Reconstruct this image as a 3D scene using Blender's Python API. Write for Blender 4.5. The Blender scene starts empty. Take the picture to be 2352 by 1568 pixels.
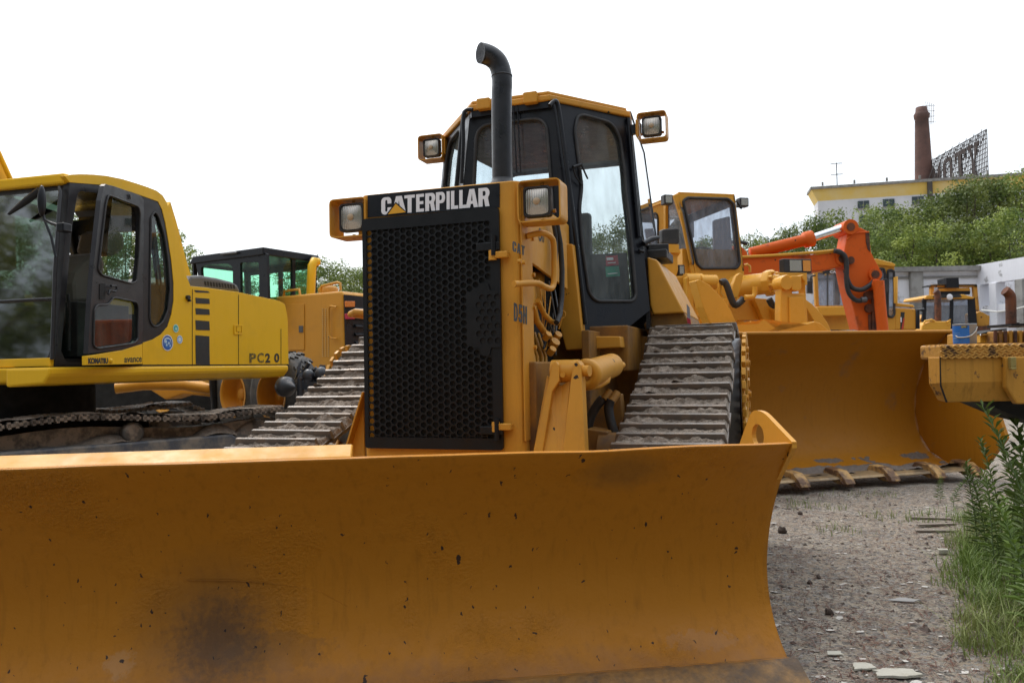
import bpy, bmesh, math, random
from math import radians, sin, cos, pi, tan, atan2
from mathutils import Vector, Matrix, noise
from mathutils.geometry import tessellate_polygon
rng = random.Random(7)
S = bpy.context.scene
# ------------------------------------------------------------------ camera
EYE = Vector((0, 0, 1.4)); FPX = 1800.0; PITCH = radians(1.78); ROLL = 0.02
F_ = Vector((0, cos(PITCH), sin(PITCH))); R0 = Vector((1, 0, 0)); U0 = Vector((0, -sin(PITCH), cos(PITCH)))
R_ = R0 * cos(ROLL) - U0 * sin(ROLL); U_ = U0 * cos(ROLL) + R0 * sin(ROLL)
cd = bpy.data.cameras.new('camera'); cam = bpy.data.objects.new('camera', cd); S.collection.objects.link(cam)
cd.sensor_width = 36; cd.lens = 36 * FPX / 2352; cd.clip_end = 2000; cd.clip_start = .05
m = Matrix((R_, U_, -F_)).transposed().to_4x4(); m.translation = EYE; cam.matrix_world = m
cd.dof.use_dof = True; cd.dof.focus_distance = 4.1; cd.dof.aperture_fstop = 7.0
S.camera = cam
# ------------------------------------------------------------------ sky and sun
SUN_EL, SUN_AZ = radians(58), radians(-35)      # behind the machines, to the left
w = bpy.data.worlds.new('World'); S.world = w; w.use_nodes = True
nt = w.node_tree; nt.nodes.clear()
def N(nt, t, **k):
    n = nt.nodes.new(t)
    for a, b in k.items():
        if a.startswith('i_'):
            key = a[2:].replace('_', ' ')
            n.inputs[int(key) if key.isdigit() else key].default_value = b
        else: setattr(n, a, b)
    return n
sky = N(nt, 'ShaderNodeTexSky', sky_type='NISHITA', sun_disc=False, sun_elevation=SUN_EL, sun_rotation=SUN_AZ,
        air_density=1.0, dust_density=4.0, ozone_density=1.0)
bg1 = N(nt, 'ShaderNodeBackground', i_Strength=0.05)
nt.links.new(sky.outputs[0], bg1.inputs[0])
tc = N(nt, 'ShaderNodeTexCoord'); sp = N(nt, 'ShaderNodeSeparateXYZ'); nt.links.new(tc.outputs['Generated'], sp.inputs[0])
cl = N(nt, 'ShaderNodeTexNoise', i_Scale=1.6, i_Detail=4.0, i_Roughness=.55); nt.links.new(tc.outputs['Generated'], cl.inputs[0])
r1 = N(nt, 'ShaderNodeMapRange', i_1=.3, i_2=.7, i_3=.72, i_4=.96); nt.links.new(cl.outputs[0], r1.inputs[0])
dt = N(nt, 'ShaderNodeVectorMath', operation='DOT_PRODUCT'); dt.inputs[1].default_value = (-.10, .30, .95); nt.links.new(tc.outputs['Generated'], dt.inputs[0])
ry = N(nt, 'ShaderNodeMapRange', i_1=-.02, i_2=.86, i_3=.20, i_4=1.55, interpolation_type='SMOOTHSTEP'); nt.links.new(dt.outputs['Value'], ry.inputs[0])   # overcast, brighter towards the hidden sun
mu = N(nt, 'ShaderNodeMath', operation='MULTIPLY'); nt.links.new(r1.outputs[0], mu.inputs[0]); yf = N(nt, 'ShaderNodeMapRange', i_1=.15, i_2=.55, i_3=0.0, i_4=1.0, interpolation_type='SMOOTHSTEP'); nt.links.new(sp.outputs[1], yf.inputs[0])
mxx = N(nt, 'ShaderNodeMath', operation='MAXIMUM'); nt.links.new(yf.outputs[0], mxx.inputs[0]); nt.links.new(ry.outputs[0], mxx.inputs[1]); nt.links.new(mxx.outputs[0], mu.inputs[1])
bg2 = N(nt, 'ShaderNodeBackground'); bg2.inputs[0].default_value = (.94, .98, 1.0, 1)
nt.links.new(mu.outputs[0], bg2.inputs[1])
ad = N(nt, 'ShaderNodeAddShader'); nt.links.new(bg1.outputs[0], ad.inputs[0]); nt.links.new(bg2.outputs[0], ad.inputs[1])
wo = N(nt, 'ShaderNodeOutputWorld'); nt.links.new(ad.outputs[0], wo.inputs[0])
sl = bpy.data.lights.new('sun', 'SUN'); so = bpy.data.objects.new('sun', sl); S.collection.objects.link(so)
sl.energy = 1.2; sl.angle = radians(20); sl.color = (1, .96, .9)
sd = Vector((sin(SUN_AZ) * cos(SUN_EL), cos(SUN_AZ) * cos(SUN_EL), sin(SUN_EL)))
so.rotation_euler = sd.to_track_quat('Z', 'Y').to_euler()
S.view_settings.view_transform = 'Standard'; S.view_settings.look = 'None'; S.view_settings.exposure = 0.34
S.view_settings.gamma = 1.0
S.cycles.max_bounces = 8; S.cycles.transparent_max_bounces = 24; S.cycles.glossy_bounces = 3; S.cycles.diffuse_bounces = 4
S.cycles.caustics_reflective = False; S.cycles.caustics_refractive = False
try: S.cycles.use_denoising = True
except Exception: pass
# ------------------------------------------------------------------ frames: from a pixel of the 2352 px wide photograph to a point of a machine's own plane
def ray(u, v): return F_ * FPX + R_ * (u - 1176) + U_ * (784 - v)
class Fr:
    def __init__(s, ox=0, oy=0, deg=0, oz=0):
        a = radians(deg); s.o = Vector((ox, oy, oz)); s.X = Vector((cos(a), -sin(a), 0)); s.Y = Vector((sin(a), cos(a), 0)); s.Z = Vector((0, 0, 1))
        s.M = Matrix((s.X, s.Y, s.Z)).transposed().to_4x4(); s.M.translation = s.o
    def on(s, u, v, **k):
        ax, val = list(k.items())[0]; A = {'x': s.X, 'y': s.Y, 'z': s.Z}[ax]
        d = ray(u, v); c = EYE - s.o; t = (val - c.dot(A)) / d.dot(A); q = c + d * t
        return Vector((q.dot(s.X), q.dot(s.Y), q.dot(s.Z)))
    def pl(s, u, v, P, n):          # plane through local P with local normal n
        Mi = s.M.inverted(); o = Mi @ EYE; d = (Mi.to_3x3() @ ray(u, v)); t = (Vector(P) - o).dot(n) / d.dot(n)
        return o + d * t
    def R(s, pts, **k): return [s.on(u, v, **k) for u, v in pts]
    def w(s, x, y, z): return s.M @ Vector((x, y, z))
W = Fr()
# ------------------------------------------------------------------ mesh building
class MB:
    def __init__(s): s.v = []; s.f = []; s.sm = set()
    def add(s, vs, fs, smooth=False):
        b = len(s.v); s.v += [Vector(p) for p in vs]
        for f in fs:
            if smooth: s.sm.add(len(s.f))
            s.f.append([i + b for i in f])
        return s
    def box(s, x0, y0, z0, x1, y1, z1):
        return s.add([(x, y, z) for z in (z0, z1) for y in (y0, y1) for x in (x0, x1)],
                     [(0, 2, 3, 1), (4, 5, 7, 6), (0, 1, 5, 4), (2, 6, 7, 3), (0, 4, 6, 2), (1, 3, 7, 5)])
    def obox(s, c, ax, ay, az, hx, hy, hz):
        c = Vector(c); ax = Vector(ax).normalized() * hx; ay = Vector(ay).normalized() * hy; az = Vector(az).normalized() * hz
        return s.add([c + ax * a + ay * b + az * d for d in (-1, 1) for b in (-1, 1) for a in (-1, 1)],
                     [(0, 2, 3, 1), (4, 5, 7, 6), (0, 1, 5, 4), (2, 6, 7, 3), (0, 4, 6, 2), (1, 3, 7, 5)])
    def prism(s, pts, d):
        pts = [Vector(p) for p in pts]; n = len(pts); d = Vector(d)
        s.add(pts + [p + d for p in pts], [list(range(n))[::-1], list(range(n, 2 * n))] + [(i, (i + 1) % n, (i + 1) % n + n, i + n) for i in range(n)])
        return s
    def plate(s, outer, holes, d):
        loops = [[Vector(p) for p in outer]] + [[Vector(p) for p in h] for h in holes]
        flat = [p for l in loops for p in l]; n = len(flat); d = Vector(d)
        tri = tessellate_polygon(loops)
        fs = [tuple(t) for t in tri] + [tuple(i + n for i in t[::-1]) for t in tri]; b = 0
        for l in loops:
            k = len(l); fs += [(b + i, b + (i + 1) % k, b + (i + 1) % k + n, b + i + n) for i in range(k)]; b += k
        return s.add(flat + [p + d for p in flat], fs)
    def sheet(s, pts):
        pts = [Vector(p) for p in pts]; return s.add(pts, [tuple(t) for t in tessellate_polygon([pts])])
    def tube(s, pts, r, n=10, cap=True):
        pts = [Vector(p) for p in pts]; k = len(pts); rs = r if isinstance(r, (list, tuple)) else [r] * k
        vs = []; up = None
        for i, p in enumerate(pts):
            t = (pts[min(i + 1, k - 1)] - pts[max(i - 1, 0)]).normalized()
            if up is None: up = t.orthogonal().normalized()
            up = (up - t * up.dot(t)).normalized(); bi = t.cross(up)
            vs += [p + (up * cos(2 * pi * j / n) + bi * sin(2 * pi * j / n)) * rs[i] for j in range(n)]
        fs = [(i * n + j, i * n + (j + 1) % n, (i + 1) * n + (j + 1) % n, (i + 1) * n + j) for i in range(k - 1) for j in range(n)]
        s.add(vs, fs, True)
        if cap:
            s.add(vs[:n], [tuple(range(n))[::-1]]); s.add(vs[-n:], [tuple(range(n))])
        return s
    def cyl(s, a, b, r, r2=None, n=20): return s.tube([a, b], [r, r if r2 is None else r2], n)
    def ring(s, c, ax, r0, r1, h, n=24):     # annular tube between radii
        c = Vector(c); ax = Vector(ax).normalized(); a = ax.orthogonal().normalized(); b = ax.cross(a); vs = []
        for r, t in ((r0, 0), (r1, 0), (r1, h), (r0, h)):
            vs += [c + ax * t + (a * cos(2 * pi * j / n) + b * sin(2 * pi * j / n)) * r for j in range(n)]
        return s.add(vs, [(q * n + j, q * n + (j + 1) % n, ((q + 1) % 4) * n + (j + 1) % n, ((q + 1) % 4) * n + j) for q in range(4) for j in range(n)], True)
    def ball(s, c, r, n=8, sq=(1, 1, 1)):
        c = Vector(c); vs = [c + Vector((0, 0, r * sq[2]))]
        for i in range(1, n):
            a = pi * i / n; vs += [c + Vector((sin(a) * cos(2 * pi * j / (2 * n)) * sq[0], sin(a) * sin(2 * pi * j / (2 * n)) * sq[1], cos(a) * sq[2])) * r for j in range(2 * n)]
        vs.append(c - Vector((0, 0, r * sq[2]))); m_ = 2 * n; fs = [(0, 1 + j, 1 + (j + 1) % m_) for j in range(m_)]
        for i in range(n - 2): fs += [(1 + i * m_ + j, 1 + (i + 1) * m_ + j, 1 + (i + 1) * m_ + (j + 1) % m_, 1 + i * m_ + (j + 1) % m_) for j in range(m_)]
        e = len(vs) - 1; fs += [(e, e - m_ + (j + 1) % m_, e - m_ + j) for j in range(m_)]
        return s.add(vs, fs, True)
    def grid(s, fn, nu, nv, smooth=True):
        vs = [fn(i / nu, j / nv) for j in range(nv + 1) for i in range(nu + 1)]
        return s.add(vs, [(j * (nu + 1) + i, j * (nu + 1) + i + 1, (j + 1) * (nu + 1) + i + 1, (j + 1) * (nu + 1) + i) for j in range(nv) for i in range(nu)], smooth)
    def lathe(s, o, ax, prof, n=24):         # prof: (distance along axis, radius)
        o = Vector(o); ax = Vector(ax).normalized(); a = ax.orthogonal().normalized(); b = ax.cross(a); k = len(prof)
        vs = [o + ax * h + (a * cos(2 * pi * j / n) + b * sin(2 * pi * j / n)) * r for h, r in prof for j in range(n)]
        return s.add(vs, [(i * n + j, i * n + (j + 1) % n, (i + 1) * n + (j + 1) % n, (i + 1) * n + j) for i in range(k - 1) for j in range(n)], True)
def rnd(pts, r, n=4):     # round the corners of a 2D polygon
    out = []; k = len(pts)
    for i in range(k):
        p = Vector(pts[i]).to_2d(); a = Vector(pts[i - 1]).to_2d() - p; b = Vector(pts[(i + 1) % k]).to_2d() - p
        rr = r[i] if isinstance(r, (list, tuple)) else r
        d = min(rr, a.length * .45, b.length * .45); A = p + a.normalized() * d; B = p + b.normalized() * d
        for j in range(n + 1):
            t = j / n; q = A * (1 - t) ** 2 + p * 2 * t * (1 - t) + B * t * t; out.append((q.x, q.y))
    return out
WM = {}
def link(o, parent, fr):
    S.collection.objects.link(o); Mw = (fr or W).M if fr is not None else None
    if parent is not None:
        if fr is None: Mw = WM[parent.name]
        o.parent = parent; o.matrix_parent_inverse = Matrix(); o.matrix_basis = WM[parent.name].inverted() @ Mw
    else:
        if Mw is None: Mw = Matrix()
        o.matrix_basis = Mw
    WM[o.name] = Mw.copy(); return o
def tag(o, label=None, cat=None, group=None, kind=None):
    if label: o['label'] = label
    if cat: o['category'] = cat
    if group: o['group'] = group
    if kind: o['kind'] = kind
    return o
def thing(name, label, cat, fr=None, group=None):
    o = bpy.data.objects.new(name, None); o.empty_display_size = .2
    link(o, None, fr or W); return tag(o, label, cat, group)
def part(name, mb, mat, parent=None, fr=None, bev=0, smooth=False, label=None):
    me = bpy.data.meshes.new(name); me.from_pydata([tuple(p) for p in mb.v], [], mb.f)
    bm = bmesh.new(); bm.from_mesh(me); bmesh.ops.recalc_face_normals(bm, faces=bm.faces) if len(bm.faces) < 60000 else None
    bm.faces.ensure_lookup_table()
    for i in (range(len(bm.faces)) if smooth else mb.sm): bm.faces[i].smooth = True
    bm.to_mesh(me); bm.free(); me.update()
    for mm in (mat if isinstance(mat, (list, tuple)) else [mat]): me.materials.append(mm)
    o = bpy.data.objects.new(name, me); link(o, parent, fr)
    if bev:
        b = o.modifiers.new('bevel', 'BEVEL'); b.width = bev; b.segments = 2; b.limit_method = 'ANGLE'; b.angle_limit = radians(40); b.harden_normals = False
    if label: o['label'] = label
    return o
def text(name, s, mat, parent, quad, fr=None, off=.02, depth=(0, 0, 0), shear=0):
    """lettering: a real flat mesh fitted to the quad BL, BR, TR, TL"""
    c = bpy.data.curves.new(name, 'FONT'); c.body = s; c.offset = off; c.resolution_u = 4; c.fill_mode = 'BOTH'; c.shear = shear
    o = bpy.data.objects.new(name, c); S.collection.objects.link(o); dg = bpy.context.evaluated_depsgraph_get()
    me = bpy.data.meshes.new_from_object(o.evaluated_get(dg)); S.collection.objects.unlink(o); bpy.data.objects.remove(o)
    xs = [v.co.x for v in me.vertices]; ys = [v.co.y for v in me.vertices]; x0, x1, y0, y1 = min(xs), max(xs), min(ys), max(ys)
    BL, BR, TR, TL = [Vector(q) for q in quad]; dp = Vector(depth)
    mb = MB(); vs = []
    for v in me.vertices:
        a = (v.co.x - x0) / (x1 - x0); b = (v.co.y - y0) / (y1 - y0)
        vs.append(BL * (1 - a) * (1 - b) + BR * a * (1 - b) + TR * a * b + TL * (1 - a) * b + dp)
    mb.add(vs, [tuple(p.vertices) for p in me.polygons]); bpy.data.meshes.remove(me)
    return part(name, mb, mat, parent, fr)
# heavy condensed block letters as outlines in a unit square: (outline, holes)
def arc(cx, cy, rx, ry, a0, a1, n=6): return [(cx + rx * cos(radians(a0 + (a1 - a0) * i / n)), cy + ry * sin(radians(a0 + (a1 - a0) * i / n))) for i in range(n + 1)]
GL = {
 'I': [([(0, 0), (1, 0), (1, 1), (0, 1)], [])],
 'T': [([(.31, 0), (.69, 0), (.69, .83), (1, .83), (1, 1), (0, 1), (0, .83), (.31, .83)], [])],
 'L': [([(0, 0), (1, 0), (1, .18), (.46, .18), (.46, 1), (0, 1)], [])],
 'E': [([(0, 0), (1, 0), (1, .17), (.43, .17), (.43, .42), (.92, .42), (.92, .59), (.43, .59), (.43, .83), (1, .83), (1, 1), (0, 1)], [])],
 'H': [([(0, 0), (.37, 0), (.37, .41), (.63, .41), (.63, 0), (1, 0), (1, 1), (.63, 1), (.63, .6), (.37, .6), (.37, 1), (0, 1)], [])],
 'A': [([(0, 0), (.34, 0), (.40, .20), (.60, .20), (.66, 0), (1, 0), (.70, 1), (.30, 1)], [[(.43, .36), (.57, .36), (.5, .78)]])],
 'P': [([(0, 0), (.38, 0), (.38, .38), (.62, .38)] + arc(.66, .69, .34, .31, -90, 90, 8) + [(0, 1)], [[(.38, .55), (.54, .55)] + arc(.55, .69, .10, .14, -90, 90, 5) + [(.38, .83)]])],
 'R': [([(0, 0), (.38, 0), (.38, .40), (.50, .40), (.62, 0), (1, 0), (.86, .43)] + arc(.66, .72, .34, .28, -50, 90, 8) + [(0, 1)], [[(.38, .57), (.54, .57)] + arc(.55, .70, .10, .13, -90, 90, 5) + [(.38, .83)]])],
 'C': [(arc(.36, .22, .36, .22, 180, 270, 5) + arc(.64, .22, .36, .22, 270, 360, 5) + [(1, .40), (.62, .40), (.62, .26)] + arc(.5, .24, .11, .08, 0, -180, 6) + [(.39, .76)] + arc(.5, .76, .11, .08, 180, 0, 6) + [(.62, .62), (1, .62)] + arc(.64, .78, .36, .22, 0, 90, 5) + arc(.36, .78, .36, .22, 90, 180, 5), [])],
 'D': [([(0, 0), (.55, 0)] + arc(.55, .5, .45, .5, -60, 60, 10) + [(.55, 1), (0, 1)], [[(.37, .17), (.5, .17)] + arc(.5, .5, .15, .33, -70, 70, 6) + [(.5, .83), (.37, .83)]])],
 '5': [([(0, .22), (.02, .12)] + arc(.5, .2, .5, .2, 200, 340, 8) + [(1, .4)] + arc(.62, .44, .38, .22, 0, 90, 5) + [(.40, .66), (.42, .83), (.95, .83), (.95, 1), (.08, 1), (.02, .46), (.36, .46)] + [(.5, .50), (.63, .44), (.63, .22), (.5, .14), (.37, .20), (.37, .28), (0, .28)], [])]}
def glyph(name, ch, mt_, parent, quad, fr, depth):
    BL, BR, TR, TL = [Vector(q) for q in quad]; d = Vector(depth); f = lambda x, y: BL * (1 - x) * (1 - y) + BR * x * (1 - y) + TR * x * y + TL * (1 - x) * y
    mb = MB()
    for o, hs in GL[ch]: mb.plate([f(*p) for p in o], [[f(*p) for p in h] for h in hs], d)
    return part(name, mb, mt_, parent, fr)
def word(name, s, mt_, parent, quad, fr, depth, gap=.16):
    BL, BR, TR, TL = [Vector(q) for q in quad]; n = len(s); w_ = 1 / (n + gap * (n - 1))
    for i, ch in enumerate(s): a = i * w_ * (1 + gap); b = a + w_; glyph(name, ch, mt_, parent, [BL.lerp(BR, a), BL.lerp(BR, b), TL.lerp(TR, b), TL.lerp(TR, a)], fr, depth)
# ------------------------------------------------------------------ materials
MT = {}
def mat(name, col, rough=.5, metal=0, bump=0, bscale=60, grime=None, gscale=3, gthr=(.5, .7), gamt=.6, spots=None, sscale=25, sthr=.13, spec=.5, col2=None, c2scale=2, coat=0, streak=0, coord='Object'):
    if name in MT: return MT[name]
    M = bpy.data.materials.new(name); M.use_nodes = True; t = M.node_tree; b = t.nodes['Principled BSDF']; L = t.links.new
    b.inputs['Roughness'].default_value = rough; b.inputs['Metallic'].default_value = metal; b.inputs['Specular IOR Level'].default_value = spec
    if coat: b.inputs['Coat Weight'].default_value = coat; b.inputs['Coat Roughness'].default_value = .15
    tc = N(t, 'ShaderNodeTexCoord'); cur = N(t, 'ShaderNodeRGB'); cur.outputs[0].default_value = (*col, 1); cur = cur.outputs[0]
    def noise_(sc, det=6, ro=.6, vec=None):
        n = N(t, 'ShaderNodeTexNoise', i_Scale=sc, i_Detail=float(det), i_Roughness=ro); L(vec or tc.outputs[coord], n.inputs['Vector']); return n.outputs[0]
    def mix(fac, a, c, amt=1):
        mx = N(t, 'ShaderNodeMix', data_type='RGBA')
        if amt != 1:
            mm = N(t, 'ShaderNodeMath', operation='MULTIPLY', i_1=amt); L(fac, mm.inputs[0]); fac = mm.outputs[0]
        L(fac, mx.inputs[0]); L(a, mx.inputs[6])
        if isinstance(c, tuple): mx.inputs[7].default_value = (*c, 1)
        else: L(c, mx.inputs[7])
        return mx.outputs[2]
    def ramp(src, a, c):
        r = N(t, 'ShaderNodeMapRange', i_1=a, i_2=c); L(src, r.inputs[0]); return r.outputs[0]
    if col2: cur = mix(ramp(noise_(c2scale), .35, .65), cur, col2)
    if streak:
        mp = N(t, 'ShaderNodeMapping'); mp.inputs['Scale'].default_value = (14, 14, .7); L(tc.outputs[coord], mp.inputs[0])
        cur = mix(ramp(noise_(2.2, 3, .6, mp.outputs[0]), .52, .8), cur, tuple(x * .35 for x in col), streak)
    if grime: cur = mix(ramp(noise_(gscale, 10, .65), *gthr), cur, grime, gamt)
    if spots:
        vo = N(t, 'ShaderNodeTexVoronoi', i_Scale=float(sscale)); vo.inputs['Randomness'].default_value = 1.0
        wv = N(t, 'ShaderNodeVectorMath', operation='ADD'); nn = N(t, 'ShaderNodeTexNoise', i_Scale=sscale * 2.5, i_Detail=3.0); sc_ = N(t, 'ShaderNodeVectorMath', operation='SCALE'); sc_.inputs['Scale'].default_value = .5 / sscale
        L(tc.outputs[coord], nn.inputs['Vector']); L(nn.outputs[1], sc_.inputs[0]); L(tc.outputs[coord], wv.inputs[0]); L(sc_.outputs[0], wv.inputs[1]); L(wv.outputs[0], vo.inputs['Vector'])
        # each cell gets its own spot size; most get none
        sz = N(t, 'ShaderNodeSeparateColor'); L(vo.outputs['Color'], sz.inputs[0])
        pw = N(t, 'ShaderNodeMath', operation='POWER', i_1=5.0); L(sz.outputs[0], pw.inputs[0])
        ms = N(t, 'ShaderNodeMath', operation='MULTIPLY', i_1=sthr); L(pw.outputs[0], ms.inputs[0])
        lt = N(t, 'ShaderNodeMath', operation='LESS_THAN'); L(vo.outputs['Distance'], lt.inputs[0]); L(ms.outputs[0], lt.inputs[1])
        cur = mix(lt.outputs[0], cur, spots)
    L(cur, b.inputs['Base Color'])
    rn = N(t, 'ShaderNodeMapRange', i_1=.3, i_2=.7, i_3=max(rough - .12, .03), i_4=min(rough + .15, 1)); L(noise_(9), rn.inputs[0]); L(rn.outputs[0], b.inputs['Roughness'])
    if bump:
        bp = N(t, 'ShaderNodeBump', i_Strength=bump, i_Distance=.01); L(noise_(bscale, 5), bp.inputs['Height']); L(bp.outputs[0], b.inputs['Normal'])
    MT[name] = M; return M
YEL = (.60, .285, .034)
DIRT = (.10, .06, .03)
m_cat = mat('yellow_paint', YEL, .42, bump=.12, bscale=14, grime=(.30, .15, .045), gscale=2.4, gthr=(.5, .85), gamt=.55, spots=(.03, .02, .015), sscale=9, sthr=.16, streak=.12, spec=.28)
m_cat2 = mat('worn_yellow_paint', (.52, .25, .035), .5, bump=.2, bscale=20, grime=(.10, .045, .03), gscale=3.2, gthr=(.56, .66), gamt=.85, spots=(.04, .02, .02), sscale=9, sthr=.3, streak=.5, spec=.28)
m_kom = mat('bright_yellow_paint', (.82, .475, .016), .4, bump=.04, bscale=10, grime=(.35, .2, .03), gscale=1.8, gthr=(.55, .9), gamt=.4, streak=.08, spec=.28)
m_load = mat('loader_yellow_paint', (.68, .34, .04), .33, bump=.06, bscale=12, grime=(.35, .18, .05), gscale=2, gthr=(.55, .9), gamt=.4, spec=.28)
m_org = mat('orange_paint', (.66, .112, .010), .55, spec=.25, bump=.12, bscale=12, grime=(.09, .035, .02), gscale=2.6, gthr=(.55, .72), gamt=.75, spots=(.04, .02, .015), sscale=5, sthr=.35)
m_blk = mat('black_frame_paint', (.007, .008, .012), .34, spec=.35, bump=.05, bscale=30, grime=(.035, .032, .032), gscale=3, gthr=(.55, .9), gamt=.3)
m_blk2 = mat('dark_grey_frame_paint', (.022, .021, .024), .36, spec=.4, bump=.05, bscale=30, grime=(.09, .085, .08), gscale=2.5, gthr=(.5, .9), gamt=.4)
m_grl = mat('black_grille_paint', (.006, .007, .009), .42, spec=.3, bump=.05, bscale=40)
m_void = mat('black_cavity', (.006, .006, .006), .8)
m_rub = mat('black_rubber', (.02, .02, .022), .55, bump=.2, bscale=40, grime=(.08, .07, .065), gscale=6, gthr=(.45, .8), gamt=.5)
m_tyre = mat('tyre_rubber', (.035, .036, .038), .75, bump=.4, bscale=30, grime=(.16, .14, .12), gscale=5, gthr=(.4, .75), gamt=.6)
m_exh = mat('black_exhaust_steel', (.012, .013, .018), .34, bump=.15, bscale=30, grime=(.10, .05, .025), gscale=9, gthr=(.58, .85), gamt=.5)
m_rust = mat('rusty_steel', (.16, .055, .025), .8, bump=.6, bscale=40, grime=(.03, .02, .018), gscale=6, gthr=(.4, .6), gamt=.8)
m_chr = mat('chrome_rod', (.75, .76, .78), .12, metal=1)
m_steel = mat('grey_steel', (.12, .12, .125), .42, metal=.7, bump=.2, bscale=40)
m_shoe = mat('worn_track_steel', (.15, .13, .115), .4, metal=.4, bump=.35, bscale=45, grime=(.20, .155, .12), gscale=11, gthr=(.47, .58), gamt=.9)
m_mud = mat('dried_mud', (.215, .17, .135), .95, bump=1.0, bscale=60, grime=(.11, .08, .058), gscale=14, gthr=(.48, .72), gamt=.75, col2=(.30, .25, .205), c2scale=9)
m_white = mat('white_lettering', (.78, .78, .82), .5)
m_ink = mat('black_lettering', (.02, .022, .022), .5)
m_fade = mat('faded_lettering', (.09, .07, .012), .6, grime=(.4, .24, .02), gscale=40, gthr=(.5, .6), gamt=.9)
m_lens = None
def glass(name, tint, refl=1.0, dirt=.0, dirtcol=(.5, .5, .48), rough=0.02):
    M = bpy.data.materials.new(name); M.use_nodes = True; t = M.node_tree; t.nodes.clear(); L = t.links.new
    tr = N(t, 'ShaderNodeBsdfTransparent'); tr.inputs[0].default_value = (*tint, 1)
    gl = N(t, 'ShaderNodeBsdfGlossy', i_Roughness=rough); fr = N(t, 'ShaderNodeFresnel', i_IOR=1.5)
    ge = N(t, 'ShaderNodeNewGeometry'); inv = N(t, 'ShaderNodeMath', operation='SUBTRACT', i_0=1.0); L(ge.outputs['Backfacing'], inv.inputs[1]); mk = N(t, 'ShaderNodeMath', operation='MULTIPLY'); L(fr.outputs[0], mk.inputs[0]); L(inv.outputs[0], mk.inputs[1])
    ml = N(t, 'ShaderNodeMath', operation='MULTIPLY', i_1=refl); ml.use_clamp = True; L(mk.outputs[0], ml.inputs[0])
    mx = N(t, 'ShaderNodeMixShader'); L(ml.outputs[0], mx.inputs[0]); L(tr.outputs[0], mx.inputs[1]); L(gl.outputs[0], mx.inputs[2]); out = mx.outputs[0]
    if dirt:
        tc = N(t, 'ShaderNodeTexCoord'); mp = N(t, 'ShaderNodeMapping'); mp.inputs['Scale'].default_value = (4, 4, 1.3); n = N(t, 'ShaderNodeTexNoise', i_Scale=3.0, i_Detail=3.0, i_Roughness=.5)
        L(tc.outputs['Object'], mp.inputs[0]); L(mp.outputs[0], n.inputs['Vector'])
        rr = N(t, 'ShaderNodeMapRange', i_1=.35, i_2=.8, i_3=dirt * .3, i_4=dirt); L(n.outputs[0], rr.inputs[0])
        df = N(t, 'ShaderNodeBsdfDiffuse'); df.inputs[0].default_value = (*dirtcol, 1); m2 = N(t, 'ShaderNodeMixShader')
        L(rr.outputs[0], m2.inputs[0]); L(out, m2.inputs[1]); L(df.outputs[0], m2.inputs[2]); out = m2.outputs[0]
    o = N(t, 'ShaderNodeOutputMaterial'); L(out, o.inputs[0]); return M
g_door = glass('dusty_door_glass', (.92, .95, .95), .45, .2, (.30, .32, .32))
g_front = glass('tinted_front_glass', (.88, .93, .95), .9, .10, (.3, .33, .36))
g_side = glass('side_window_glass', (.93, .96, .97), 1.6, .08)
g_exc = glass('excavator_glass', (.6, .74, .68), 1.6, .06)
g_wind = glass('windshield_glass', (.26, .34, .28), 7.0, .0, rough=.05)
g_green = glass('green_tinted_glass', (.58, .93, .76), .8, .05)
g_grey = glass('grey_tinted_glass', (.72, .76, .82), .8, .4, (.42, .44, .5))
g_dark = glass('dark_window_glass', (.08, .1, .11), 1.2, .1)
def lens_mat():
    M = bpy.data.materials.new('ribbed_lamp_lens'); M.use_nodes = True; t = M.node_tree; b = t.nodes['Principled BSDF']; L = t.links.new
    b.inputs['Base Color'].default_value = (.50, .45, .39, 1); b.inputs['Roughness'].default_value = .2; b.inputs['Metallic'].default_value = .8
    tc = N(t, 'ShaderNodeTexCoord'); wv = N(t, 'ShaderNodeTexWave', i_Scale=26.0, i_Distortion=.3); L(tc.outputs['Object'], wv.inputs['Vector'])
    bp = N(t, 'ShaderNodeBump', i_Strength=.5, i_Distance=.004); L(wv.outputs[1], bp.inputs['Height']); L(bp.outputs[0], b.inputs['Normal'])
    b.inputs['Coat Weight'].default_value = .8; return M
m_lens = lens_mat()
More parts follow.
